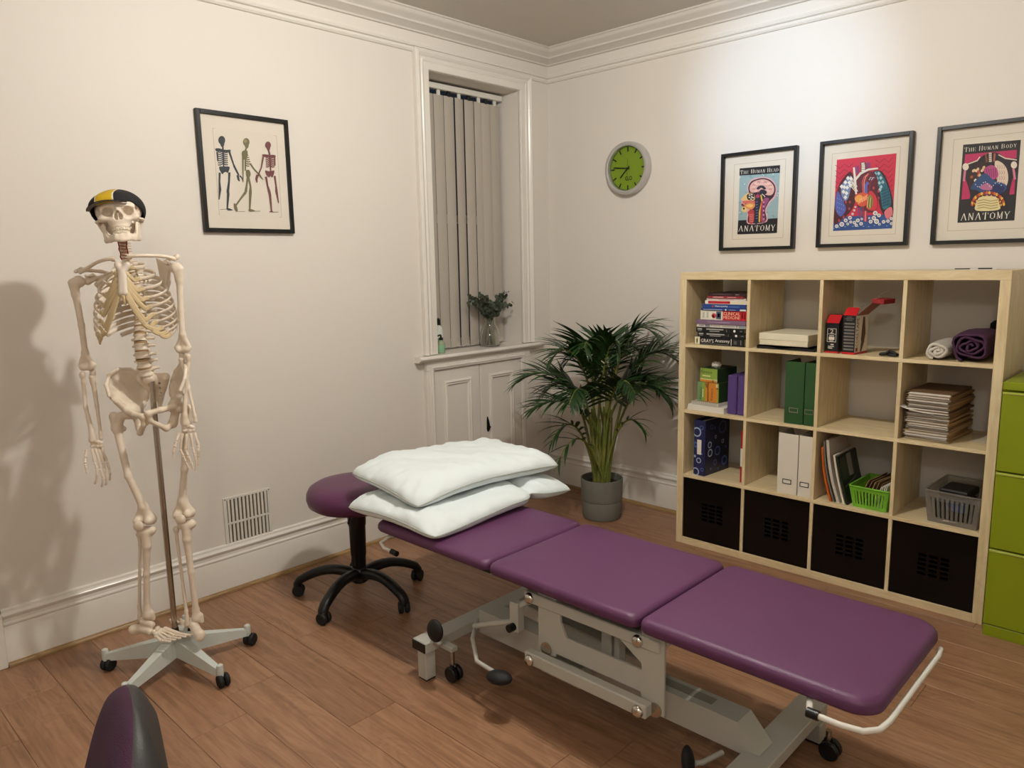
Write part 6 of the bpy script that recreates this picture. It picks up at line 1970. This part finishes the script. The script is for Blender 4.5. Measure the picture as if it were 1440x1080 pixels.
# ---- hip bones
def hip(s, dz):
    cx_, cz_ = .003, 1.02 + dz
    def q(x, f, zz): return K(cx_ + s * x, f, cz_ + zz)
    crest = [(.042, -.078, .085), (.062, -.070, .125), (.090, -.045, .152), (.118, -.005, .158), (.134, .035, .142), (.136, .062, .112), (.122, .078, .074)]
    low = [(.046, -.058, .045), (.058, -.052, .032), (.068, -.030, .026), (.078, -.008, .026), (.088, .015, .030), (.096, .038, .034), (.108, .060, .048)]
    tris = []
    for i in range(len(crest) - 1):
        # dish the wing: mid points pushed outwards/backwards
        def mid(j):
            a, b = crest[j], low[j]
            return (a[0] * .5 + b[0] * .5 + .010, a[1] * .5 + b[1] * .5 - .010, a[2] * .5 + b[2] * .5)
        m0, m1 = mid(i), mid(i + 1)
        tris += [(crest[i], crest[i + 1], m0), (crest[i + 1], m1, m0), (m0, m1, low[i]), (m1, low[i + 1], low[i])]
    tris = [tuple(np.array(q(*p)) for p in t_) for t_ in tris]
    cp = [q(*c) for c in crest]
    def fn(Q):
        d = None
        for t_ in tris:
            e = s_tri(Q, *t_, .0034)
            d = e if d is None else smin(d, e, .004)
        for a, b in zip(cp[:-1], cp[1:]):
            d = smin(d, s_cap(Q, a, b, .0062), .006)
        parts = [s_ell(Q, q(.078, .010, .004), (.027, .030, .030)),
                 s_cap(Q, q(.108, .060, .050), q(.092, .030, .015), .010, .012),
                 s_cap(Q, q(.080, .036, .008), q(.046, .074, .004), .0125, .0095), s_cap(Q, q(.046, .074, .004), q(.010, .090, -.004), .0095, .011),
                 s_cap(Q, q(.010, .090, -.004), q(.011, .084, -.032), .010, .009),
                 s_cap(Q, q(.011, .084, -.032), q(.046, .036, -.072), .0082, .010),
                 s_cap(Q, q(.072, -.008, -.010), q(.058, -.004, -.062), .015, .016), s_cap(Q, q(.058, -.004, -.062), q(.046, .036, -.072), .015, .010),
                 s_cap(Q, q(.060, -.040, .020), q(.074, -.008, .0), .016, .018), s_cap(Q, q(.066, -.030, .0), q(.046, -.038, -.012), .009, .004),
                 s_cap(Q, q(.046, -.066, .070), q(.050, -.052, .040), .012, .013)]
        for e in parts: d = smin(d, e, .009)
        d = smax(d, -s_ell(Q, q(.102, .012, -.004), (.019, .023, .023)), .004)
        return d
    ends = np.array([q(.0, -.10, -.10), q(.155, .11, .175)])
    return sdf_obj('hip_bone', fn, ends.min(0), ends.max(0), .0034, M_BONE, sk)
hip(-1, -.006); hip(1, .006)
bone_sdf('pubic_cartilage', [(K(.003, .090, 1.018), K(.003, .085, .986), .0085, .0075)], .004, m=M_BONE2)

# ---- legs
def femur(s, head, kn, tro, name='femur'):
    (hl, hd, hz), (kl, kd, kz) = head, kn
    tr = (hl + s * tro, hd - .020, hz - .012)
    nk = (hl + s * .032, hd - .008, hz - .012)
    sh0 = (hl + s * (tro - .010), hd - .012, hz - .055)
    mid = ((sh0[0] + kl) / 2 + s * .004, (sh0[1] + kd) / 2 + .012, (sh0[2] + kz) / 2)
    c = [(K(*head), K(*head), .0222), (K(*head), K(*nk), .015, .0145), (K(*nk), K(*sh0), .0155, .017), (K(*tr), K(*sh0), .0165, .016),
         (K(hl + s * .034, hd - .026, hz - .062), K(*sh0), .010, .014),
         (K(*sh0), K(*mid), .0145, .0122), (K(*mid), K(kl, kd - .004, kz + .055), .0122, .0150),
         (K(kl, kd - .004, kz + .055), K(kl - s * .019, kd - .010, kz + .008), .0150, .0185), (K(kl, kd - .004, kz + .055), K(kl + s * .019, kd - .010, kz + .008), .0150, .0185),
         (K(kl - s * .020, kd - .016, kz), K(kl - s * .020, kd + .012, kz + .004), .0185, .015), (K(kl + s * .020, kd - .016, kz + .002), K(kl + s * .020, kd + .014, kz + .006), .0185, .015)]
    bone_sdf(name, c, .010, .0036)
femur(-1, (-.083, .018, 1.012), (-.060, .035, .605), .062)
femur(1, (.087, .018, 1.030), (.080, .030, .620), .034)
for (l, d, z_) in ((-.066, .074, .600), (.082, .070, .617)):
    mb = MB(); mb.ell(K(l, d, z_), (.019, .010, .020), 16, 10); mb.build('kneecap', M_BONE, sk)
def shin(ts, tb, fs, fb, s):
    c = [(K(ts[0] - .017, ts[1], ts[2] - .004), K(ts[0] + .017, ts[1], ts[2] - .004), .0175), (K(ts[0], ts[1] + .004, ts[2] - .010), K(ts[0], ts[1] + .010, ts[2] - .060), .019, .0145),
         (K(ts[0], ts[1] + .010, ts[2] - .060), K((ts[0] + tb[0]) / 2, (ts[1] + tb[1]) / 2 + .006, (ts[2] + tb[2]) / 2), .0145, .0108),
         (K((ts[0] + tb[0]) / 2, (ts[1] + tb[1]) / 2 + .006, (ts[2] + tb[2]) / 2), K(tb[0], tb[1], tb[2] + .035), .0108, .0120),
         (K(tb[0], tb[1], tb[2] + .035), K(tb[0], tb[1], tb[2] + .004), .0120, .0190), (K(tb[0] + s * .016, tb[1], tb[2] + .012), K(tb[0] + s * .019, tb[1], tb[2] - .012), .010, .008)]
    bone_sdf('tibia', c, .009, .0034)
    c = [(K(*fs), K(*fs), .0115), (K(*fs), K(fs[0], fs[1], fs[2] - .04), .008, .0058), (K(fs[0], fs[1], fs[2] - .04), K(fb[0], fb[1], fb[2] + .05), .0058, .0062), (K(fb[0], fb[1], fb[2] + .05), K(*fb), .0068, .0105)]
    bone_sdf('fibula', c, .007, .003)
shin((-.056, .035, .572), (-.084, .028, .228), (-.094, .008, .548), (-.116, .018, .212), 1)
shin((.090, .034, .590), (.098, .042, .212), (.048, .026, .566), (.064, .046, .196), 1)
def foot(ank, direction, sole):
    """direction: unit forwards (l, d); toes splay sideways"""
    f = Vector((direction[0], direction[1])).normalized(); sd = Vector((f.y, -f.x))
    def q(a, b, zz): return K(ank[0] + f.x * a + sd.x * b, ank[1] + f.y * a + sd.y * b, zz)
    zt = ank[2]
    ft = bone_sdf('heel_bone', [(q(-.052, 0, sole + .020), q(-.010, 0, sole + .030), .0185, .016), (q(-.010, 0, sole + .030), q(.030, -.010, sole + .026), .016, .013),
                               (q(-.004, .003, zt - .014), q(.028, .004, zt - .026), .0175, .013), (q(-.052, 0, sole + .020), q(-.056, .002, sole + .014), .019, .016)], .008, .003)
    for k, (b0, a0) in enumerate(((.014, .045), (.003, .050), (-.010, .046), (.006, .066), (-.006, .066), (-.017, .062))):
        mb = MB(); mb.ell(q(a0, b0, sole + .032 - .10 * (a0 - .045) - .2 * abs(b0 - .008)), (.0095, .0095, .0085), 10, 7); mb.build('tarsal', M_BONE, ft)
    for k in range(5):
        b0 = .018 - .0095 * k; b1 = .030 - .015 * k
        l0, l1 = .072 - .003 * k, .128 - .007 * k
        z0, z1 = sole + .030 - .003 * k, sole + .009
        r = (.0066, .0048, .0046, .0046, .005)[k]
        mb = MB(); mb.tube([q(l0, b0, z0), q(l0 + .006, b0, z0), q((l0 + l1) / 2, (b0 + b1) / 2, (z0 + z1) / 2 + .003), q(l1 - .007, b1, z1 + .001), q(l1, b1, z1)], [r * 1.25, r * 1.35, r * .85, r * 1.3, r * 1.1], 9)
        mb.build('metatarsal', M_BONE, ft)
        pl_ = ((.030, .022), (.024, .012, .010), (.022, .011, .009), (.020, .010, .008), (.018, .009, .008))[k]
        x_ = l1 + .003; bb = b1
        for ln in pl_:
            mb = MB(); mb.tube([q(x_, bb, z1), q(x_ + ln * .5, bb + .001, z1 + .002), q(x_ + ln - .002, bb + .0015, z1 - .001)], [r * 1.05, r * .72, r * .9], 8)
            mb.build('toe_bone', M_BONE, ft); x_ += ln
foot((-.098, .030, .222), (.93, .36), .148)
foot((.088, .044, .206), (-.60, -.80), .146)

# ---- sternum
bone_sdf('breastbone', [(K(-.052, .064, 1.553), K(-.016, .064, 1.553), .0085), (K(-.050, .068, 1.545), K(-.036, .074, 1.525), .0115), (K(-.018, .068, 1.545), K(-.032, .074, 1.525), .0115),
                        (K(-.038, .078, 1.515), K(-.035, .096, 1.450), .0092, .0102), (K(-.028, .078, 1.515), K(-.023, .096, 1.450), .0092, .0102)], .006, .003, m=mat('breastbone_plastic', 'd9cdbf', .45))
bone_sdf('xiphoid', [(K(-.029, .099, 1.438), K(-.025, .098, 1.408), .0075, .003)], .004, .0028, m=M_BONE2)

# ---- ribs and cartilage
RW = [.052, .082, .103, .116, .125, .131, .135, .137, .135, .129, .116, .090]
RD = [.052, .070, .084, .093, .099, .103, .105, .106, .105, .102, .098, .090]
DROP = [.024, .043, .058, .070, .080, .088, .094, .098, .096, .090, .062, .045]
PHE = [140, 140, 140, 139, 138, 137, 135, 128, 120, 110, 84, 62]
STZ = [1.542, 1.522, 1.502, 1.484, 1.467, 1.452, 1.440]
ends = {}
for i in range(12):
    zb = thz[i + 1]
    lc, dc = spine(zb)
    for s in (-1, 1):
        cen = -.036 + (lc + .04) * .5
        tl = s * -.010          # the left shoulder side hangs a little lower
        pts = [K(lc + s * .016, dc - .012, zb)]
        N = 14
        for k in range(N + 1):
            ph = R(14 + (PHE[i] - 14) * k / N)
            f = (1 - math.cos(ph)) / 2
            dd = -.012 - RD[i] * math.cos(ph) + (.006 if i > 1 else -.004)
            ll = cen + s * RW[i] * math.sin(ph) ** .9 if ph < PI / 2 else cen + s * RW[i] * math.sin(ph)
            pts.append(K(ll, dd, zb - DROP[i] * f + s * .010 * f - .006 * math.sin(ph)))
        mb = MB(); mb.tube(cr(pts, 2), .0058, 9, sx=.58, sy=1.42, up=(0, 0, 1)); mb.build('rib', M_BONE, sk)
        e = Vector(pts[-1]); e0 = Vector(pts[-2])
        ends[i, s] = (e, (e - e0).normalized())
for s in (-1, 1):
    for i in range(10):
        e, t_ = ends[i, s]
        if i < 7:
            tz_ = STZ[i]
            tgt = Vector(K(-.034 + s * .014 + (.003 if i > 3 else 0), .070 + (1.545 - tz_) * .28, tz_))
            mid = e + t_ * (.018 if i < 5 else .030) + Vector((0, 0, -.010 if i > 4 else -.002))
            pts = [e - t_ * .006, e + t_ * .008, mid, (mid + tgt) / 2 + Vector((0, -.005, -.002 - .003 * max(0, i - 4))), tgt]
        else:
            e2, t2 = ends[i - 1, s]
            tgt = e2 + t2 * (.040 - .006 * (i - 7)) + Vector((0, -.002, .004))
            pts = [e - t_ * .006, e + t_ * .008, e + t_ * .022 + Vector((0, 0, .002)), (e + t_ * .03 + tgt) / 2, tgt]
        mb = MB(); mb.tube(cr(pts, 4), [.0058] * (4 * (len(pts) - 1)) + [.005], 8, sx=.72, sy=1.35); mb.build('rib_cartilage', M_BONE2, sk)

# ---- shoulder girdle and arms
def scapula(s, hh):
    (hl, hd, hz) = hh
    c0 = hl - s * .173
    def q(x, f, zz): return K(c0 + s * x, hd + f, hz + zz)
    tr_ = [(q(.066, -.105, .040), q(.128, -.045, .012), q(.078, -.122, -.115)), (q(.128, -.045, .012), q(.120, -.075, -.050), q(.078, -.122, -.115))]
    caps = [(q(.070, -.118, .018), q(.120, -.085, .034), .005, .006), (q(.120, -.085, .034), q(.166, -.030, .042), .006, .008), (q(.166, -.030, .042), q(.172, -.004, .036), .0085, .007),
            (q(.128, -.045, .012), q(.146, -.026, .0), .010, .014), (q(.130, -.035, .022), q(.136, .004, .020), .007, .006), (q(.078, -.122, -.115), q(.128, -.048, -.012), .0055, .006)]
    def fn(Q):
        d = None
        for t_ in tr_:
            e = s_tri(Q, *t_, .0026); d = e if d is None else smin(d, e, .003)
        for c in caps: d = smin(d, s_cap(Q, *c), .006)
        return d
    ends_ = np.array([q(.05, -.14, -.135), q(.195, .03, .07)])
    sdf_obj('shoulder_blade', fn, ends_.min(0), ends_.max(0), .003, M_BONE, sk)
HL, HR = (-.224, .0, 1.491), (.122, -.015, 1.532)
scapula(-1, HL); scapula(1, HR)
mb = MB(); mb.tube(cr([K(-.056, .070, 1.568), K(-.085, .074, 1.566), K(-.130, .045, 1.556), K(-.175, .006, 1.540), K(-.214, -.012, 1.524)], 5), [.0098] * 3 + [.0062] * 12 + [.0068] * 3 + [.0085] * 3, 10); mb.build('collarbone', M_BONE, sk)
mb = MB(); mb.tube(cr([K(-.010, .070, 1.574), K(.015, .072, 1.577), K(.055, .045, 1.577), K(.090, .005, 1.574), K(.116, -.020, 1.564)], 5), [.0098] * 3 + [.0062] * 12 + [.0068] * 3 + [.0085] * 3, 10); mb.build('collarbone', M_BONE, sk)
def humerus(s, h, e):
    (hl, hd, hz), (el, ed, ez) = h, e
    c = [(K(hl - s * .006, hd - .006, hz), K(hl - s * .006, hd - .006, hz), .0215), (K(hl + s * .010, hd + .006, hz - .004), K(hl + s * .006, hd + .004, hz - .045), .0150, .0125),
         (K(hl - s * .004, hd + .010, hz - .008), K(hl, hd + .006, hz - .04), .010), (K(hl + s * .005, hd + .004, hz - .045), K((hl + el) / 2, (hd + ed) / 2, (hz + ez) / 2), .0122, .0102),
         (K((hl + el) / 2, (hd + ed) / 2, (hz + ez) / 2), K(el, ed, ez + .060), .0102, .0105), (K(el, ed, ez + .060), K(el - s * .022, ed - .002, ez + .014), .010, .0085),
         (K(el, ed, ez + .060), K(el + s * .020, ed, ez + .014), .010, .0085), (K(el - s * .016, ed, ez + .004), K(el - s * .002, ed, ez + .004), .0115, .009), (K(el + s * .010, ed + .002, ez + .005), K(el + s * .012, ed + .002, ez + .005), .0118),
         (K(el - s * .026, ed - .003, ez + .014), K(el - s * .020, ed, ez + .012), .007, .009), (K(el, ed - .002, ez + .045), K(el, ed - .002, ez + .006), .009, .008)]
    bone_sdf('upper_arm_bone', c, .008, .0032)
humerus(-1, HL, (-.220, .0, 1.178)); humerus(1, HR, (.124, .0, 1.232))
def forearm(rt, rb, ut, ub):
    rm = [(a + b) / 2 for a, b in zip(rt, rb)]; um = [(a + b) / 2 for a, b in zip(ut, ub)]
    sg = 1 if rm[0] > um[0] else -1
    rm[0] += sg * .006; um[0] -= sg * .002
    bone_sdf('radius', [(K(*rt), K(rt[0], rt[1], rt[2] - .006), .0102, .0096), (K(rt[0], rt[1], rt[2] - .006), K(rt[0] * .85 + rm[0] * .15, rt[1], rt[2] - .03), .0072, .0075), (K(rt[0] * .85 + rm[0] * .15, rt[1], rt[2] - .03), K(*rm), .0072, .0070), (K(*rm), K(rb[0], rb[1], rb[2] + .03), .0070, .0088), (K(rb[0], rb[1], rb[2] + .03), K(*rb), .0090, .0135)], .006, .003)
    bone_sdf('ulna', [(K(ut[0], ut[1] - .010, ut[2] + .014), K(ut[0], ut[1] - .008, ut[2] - .012), .0105, .011), (K(ut[0], ut[1] + .006, ut[2] - .014), K(ut[0], ut[1], ut[2] - .035), .009, .009), (K(ut[0], ut[1] - .004, ut[2] - .02), K(*um), .0095, .0066), (K(*um), K(ub[0], ub[1], ub[2] + .02), .0066, .0055), (K(ub[0], ub[1], ub[2] + .02), K(*ub), .0058, .0078)], .006, .003)
forearm((-.234, .008, 1.160), (-.208, .042, .924), (-.208, -.006, 1.162), (-.183, .030, .926))
forearm((.139, .004, 1.212), (.124, .048, .972), (.112, -.004, 1.215), (.156, .042, .978))
def hand(carp, fing):
    ht = None
    (cl_, cd_, cz_) = carp
    blobs = []
    for k, (a, b) in enumerate(((-.014, .010), (-.004, .012), (.007, .011), (.015, .008), (-.016, -.003), (-.006, -.003), (.004, -.003), (.014, -.003))):
        blobs.append((K(cl_ + a, cd_ - .002 * (k % 2), cz_ + b), K(cl_ + a + .001, cd_ - .002 * (k % 2), cz_ + b - .002), .0066))
    ht = bone_sdf('wrist_bones', blobs, .0022, .0022, pad=.006)
    for fi, f in enumerate(fing):
        r = .0056 if fi else .0058
        for a, b in zip(f[:-1], f[1:]):
            A = Vector(K(*a)); B = Vector(K(*b)); d = (B - A)
            A2 = A + d * .04; B2 = B - d * .04
            mb = MB(); mb.tube([A2, A2 + d * .10, A2 + d * .45, B2 - d * .12, B2], [r * .9, r * 1.18, r * .72, r * 1.12, r * .85], 8)
            mb.build('finger_bone', M_BONE, ht)
            r *= .90
FL = [[(-.227, .05, .89), (-.229, .065, .864), (-.227, .075, .845), (-.223, .08, .826), (-.222, .08, .809)], [(-.211, .05, .894), (-.203, .055, .842), (-.196, .06, .82), (-.196, .065, .796), (-.208, .06, .762)], [(-.201, .045, .894), (-.189, .05, .84), (-.185, .055, .818), (-.178, .06, .784), (-.188, .055, .748)], [(-.193, .04, .894), (-.180, .04, .838), (-.176, .045, .815), (-.170, .05, .782), (-.178, .045, .752)], [(-.186, .032, .894), (-.173, .028, .837), (-.167, .03, .815), (-.163, .035, .795), (-.168, .03, .766)]]
FR = [[(.102, .055, .940), (.093, .07, .912), (.089, .08, .892), (.084, .085, .874), (.084, .085, .857)], [(.112, .055, .940), (.102, .065, .880), (.113, .07, .857), (.121, .075, .835), (.132, .075, .808)], [(.127, .055, .939), (.121, .065, .878), (.130, .07, .856), (.138, .07, .832), (.144, .07, .804)], [(.140, .055, .939), (.146, .06, .884), (.151, .065, .862), (.154, .065, .832), (.149, .065, .796)], [(.152, .05, .939), (.164, .055, .890), (.164, .06, .869), (.162, .06, .846), (.158, .06, .816)]]
hand((-.196, .043, .904), FL); hand((.134, .052, .951), FR)

# ---- skull (centimetre units, y = -forwards), scaled and posed
SKM = T(*K(-.050, .012, 1.706)) @ rotm(0, 0, R(19)) @ rotm(0, R(-4.5), 0) @ rotm(R(-13), 0, 0)
SKS = .0096
SKM = SKM @ Matrix.Diagonal((1.09, 1, 1, 1))
def c3(x, f, zz): return (x, -f, zz)
CRC, CRR = c3(0, -1.5, 3.6), (7.15, 8.6, 6.4)
def skull_fn(Q):
    X = np.abs(Q[:, 0]); Qa = np.stack([X, Q[:, 1], Q[:, 2]], -1)
    d = s_ell(Qa, CRC, CRR)
    d = smin(d, s_ell(Qa, c3(0, 4.2, 3.9), (5.2, 3.1, 3.6)), 1.0)                # forehead
    d = smin(d, s_cap(Qa, c3(1.0, 7.0, 2.7), c3(4.6, 5.6, 2.7), .75, .7), .7)      # brow ridge
    d = smin(d, s_cap(Qa, c3(5.1, 5.2, 2.6), c3(5.2, 5.2, -1.0), .62, .8), .5)     # outer orbit wall
    d = smin(d, s_ell(Qa, c3(4.7, 5.5, -1.2), (1.5, 1.35, 1.15)), .6)              # cheek bone
    d = smin(d, s_cap(Qa, c3(5.4, 4.8, -1.2), c3(6.9, 1.5, -1.1), .62, .5), .4)    # zygomatic arch
    d = smin(d, s_cap(Qa, c3(6.9, 1.5, -1.1), c3(6.6, -1.5, -.6), .5, .7), .4)
    d = smin(d, s_ell(Qa, c3(0, 5.2, -2.4), (3.5, 2.8, 3.2)), .8)                  # maxilla
    d = smin(d, s_ell(Qa, c3(0, 5.5, -4.6), (2.7, 2.3, 1.2)), .6)                  # tooth ridge
    d = smin(d, s_cap(Qa, c3(2.2, 6.9, -2.2), c3(4.4, 5.8, -1.6), .7, .8), .7)     # under-orbit rim
    d = smin(d, s_cap(Qa, c3(0, 7.4, 2.2), c3(0, 8.3, .5), .62, .5), .5)           # nasal bone
    d = smin(d, s_cap(Qa, c3(.6, 7.3, 1.6), c3(1.35, 7.2, -2.0), .5, .6), .5)      # frontal process
    d = smin(d, s_cap(Qa, c3(6.0, -2.6, -.6), c3(5.6, -2.8, -3.4), 1.2, .6), .5)   # mastoid
    d = smax(d, -s_ell(Qa, c3(3.05, 8.2, 1.0), (1.85, 5.2, 1.60)), .2)           # orbit
    d = smax(d, -s_ell(Qa, c3(.62, 8.4, -1.15), (.72, 3.0, 1.35)), .15)            # nasal opening
    d = smax(d, -s_ell(Qa, c3(0, 8.8, -.2), (.55, 2.2, 1.0)), .2)
    d = smax(d, -s_ell(Qa, c3(5.9, 4.0, 1.3), (1.0, 2.2, 2.6)), .4)                # temple hollow
    d = smin(d, s_box(Qa, c3(0, 6.4, -1.2), (.12, 1.4, 1.3), .1), .05)             # septum
    d = smax(d, Q[:, 2] * -1 - 5.6 - 0 * X, .2)
    d = smin(d, s_ell(Qa, c3(0, .2, -3.2), (4.5, 3.6, 3.6)), .6)                  # skull base
    d = smax(d, -s_ell(Qa, c3(0, 3.0, -6.2), (2.6, 3.0, 1.6)), .4)                  # palate
    return d
skull = sdf_obj('skull', skull_fn, (-8, -9.3, -6.6), (8, 10.8, 10.8), .22, M_BONE, sk, SKM, SKS)
def jaw_fn(Q):
    X = np.abs(Q[:, 0]); Qa = np.stack([X, Q[:, 1], Q[:, 2] * .62], -1)
    zf = .62
    def cz(x, f, zz): return (x, -f, zz * zf)
    d = s_cap(Qa, cz(0, 7.3, -8.7), cz(1.6, 7.0, -8.7), .82)
    d = smin(d, s_cap(Qa, cz(1.6, 7.0, -8.7), cz(3.6, 4.6, -8.4), .82, .78), .4)
    d = smin(d, s_cap(Qa, cz(3.6, 4.6, -8.4), cz(5.1, 1.2, -8.0), .80, .62), .4)
    Qb = np.stack([X, Q[:, 1], Q[:, 2]], -1)
    r = s_tri(Qb, c3(4.4, 4.6, -7.6), c3(5.2, -.4, -7.6), c3(5.5, -.3, -2.0), .45)
    r = np.minimum(r, s_tri(Qb, c3(4.4, 4.6, -7.6), c3(5.5, -.3, -2.0), c3(4.9, 3.6, -2.8), .45))
    d = smin(d, r, .5)
    d = smin(d, s_ell(Qb, c3(0, 7.4, -9.6), (1.7, .8, .9)), .5)
    return d
jaw = sdf_obj('jaw', jaw_fn, (-6.8, -8.8, -11), (6.8, 1.8, -1.0), .22, M_BONE, skull, SKM, SKS)
M_TOOTH = mat('tooth_plastic', 'e2d8c2', .3)
for (zt, rx, up_) in ((-5.55, 2.65, 1), (-6.75, 2.55, -1)):
    mb = MB()
    for k in range(14):
        a = -1.25 + 2.5 * (k + .5) / 14
        x = rx * math.sin(a); f = 4.6 + 3.0 * math.cos(a)
        Mx = SKM @ Matrix.Scale(SKS, 4) @ T(*c3(x, f, zt)) @ rotm(0, 0, a)
        mb.box((-.19, -.20, -.52), (.19, .25, .52), .10, 0, Mx)
    mb.build('teeth', M_TOOTH, skull if up_ > 0 else jaw)
# gum ridge of the jaw
bone = sdf_obj('jaw_ridge', lambda Q: smin(s_cap(np.stack([np.abs(Q[:, 0]), Q[:, 1], Q[:, 2]], -1), c3(0, 7.1, -7.5), c3(2.0, 6.2, -7.5), .62, .6), s_cap(np.stack([np.abs(Q[:, 0]), Q[:, 1], Q[:, 2]], -1), c3(2.0, 6.2, -7.5), c3(3.4, 3.6, -7.4), .6, .6), .3), (-4.6, -8.2, -8.6), (4.6, -2.6, -6.6), .22, M_BONE, jaw, SKM, SKS)

# ---- cycling cap on the skull (its own thing)
cap = thing('cycling_cap', 'black cycling cap with a yellow panel on the skeleton skull', 'cap', (0, 0, 0))
W4 = T(.523, -2.837, 0) @ rotm(0, 0, R(49.3)) @ SKM
cb = W4 @ Vector((0, 0, 0))
cap.location = cb
CAPM = T(-cb.x, -cb.y, -cb.z) @ W4 @ T(0, 1.5 * SKS, 3.6 * SKS) @ rotm(0, R(-5), 0) @ rotm(0, 0, R(-20)) @ T(0, -1.5 * SKS, -3.6 * SKS)
M_CAPK = mat('cap_black', '161417', .8, bump=(300, .2)); M_CAPY = mat('cap_yellow', 'c8a51a', .75, bump=(300, .2)); M_CAPW = mat('cap_white_edge', 'd8d4c4', .7); M_CAPG = mat('cap_grey_under', '6f6a62', .8)
ocr = (8.3, 9.3, 7.5)
icr = (7.75, 8.85, 6.95)
def rimz(Q):
    # lower edge of the cap: high over the brow, low at the nape
    f = -Q[:, 1]
    return 4.0 - .44 * np.clip(4.5 - f, 0, 13)
def cap_fn(Q):
    o = s_ell(Q, CRC, ocr); o = smin(o, s_ell(Q, c3(0, 3.6, 4.6), (7.0, 5.0, 4.4)), 1.2)
    i = s_ell(Q, CRC, icr); i = smin(i, s_ell(Q, c3(0, 3.6, 4.4), (6.5, 4.5, 3.9)), 1.2)
    d = np.maximum(o, -i)
    return smax(d, (rimz(Q) - Q[:, 2]) * .85, .1)
def cap_mat(Cc):
    x = np.abs(Cc[:, 0])
    out = np.zeros(len(Cc))
    out[x < 2.7] = 1
    out[(x >= 2.7) & (x < 3.05)] = 2
    return out
sdf_obj('crown', cap_fn, (-8.8, -9.6, -3.2), (8.8, 11.6, 11.6), .25, [M_CAPK, M_CAPY, M_CAPW], cap, CAPM, SKS, cap_mat)
mb = MB()
def vis(a, b, off):
    ang = R(-66 + 132 * a)
    x0 = 6.9 * math.sin(ang); f0 = 3.4 + 4.9 * math.cos(ang)
    ext = 3.6 * b * max(0, math.cos(ang * .9)) ** .7
    x = x0 * (1 + .05 * b); f = f0 + ext * .95
    zz = 4.55 - .16 * ext - .030 * x * x * (1 - .1 * b)
    return CAPM @ (Vector(c3(x, f, zz + off)) * SKS)
mb.grid(lambda a, b: vis(a, b, .14), 24, 6); mb.grid(lambda a, b: vis(a, 1.0, -.14 + .28 * b), 24, 1)
vz = mb.build('visor', M_CAPK, cap, angle=60)
mb = MB(); mb.grid(lambda a, b: vis(a, b, -.14), 24, 6); mb.build('visor_underside', M_CAPG, cap, angle=60)
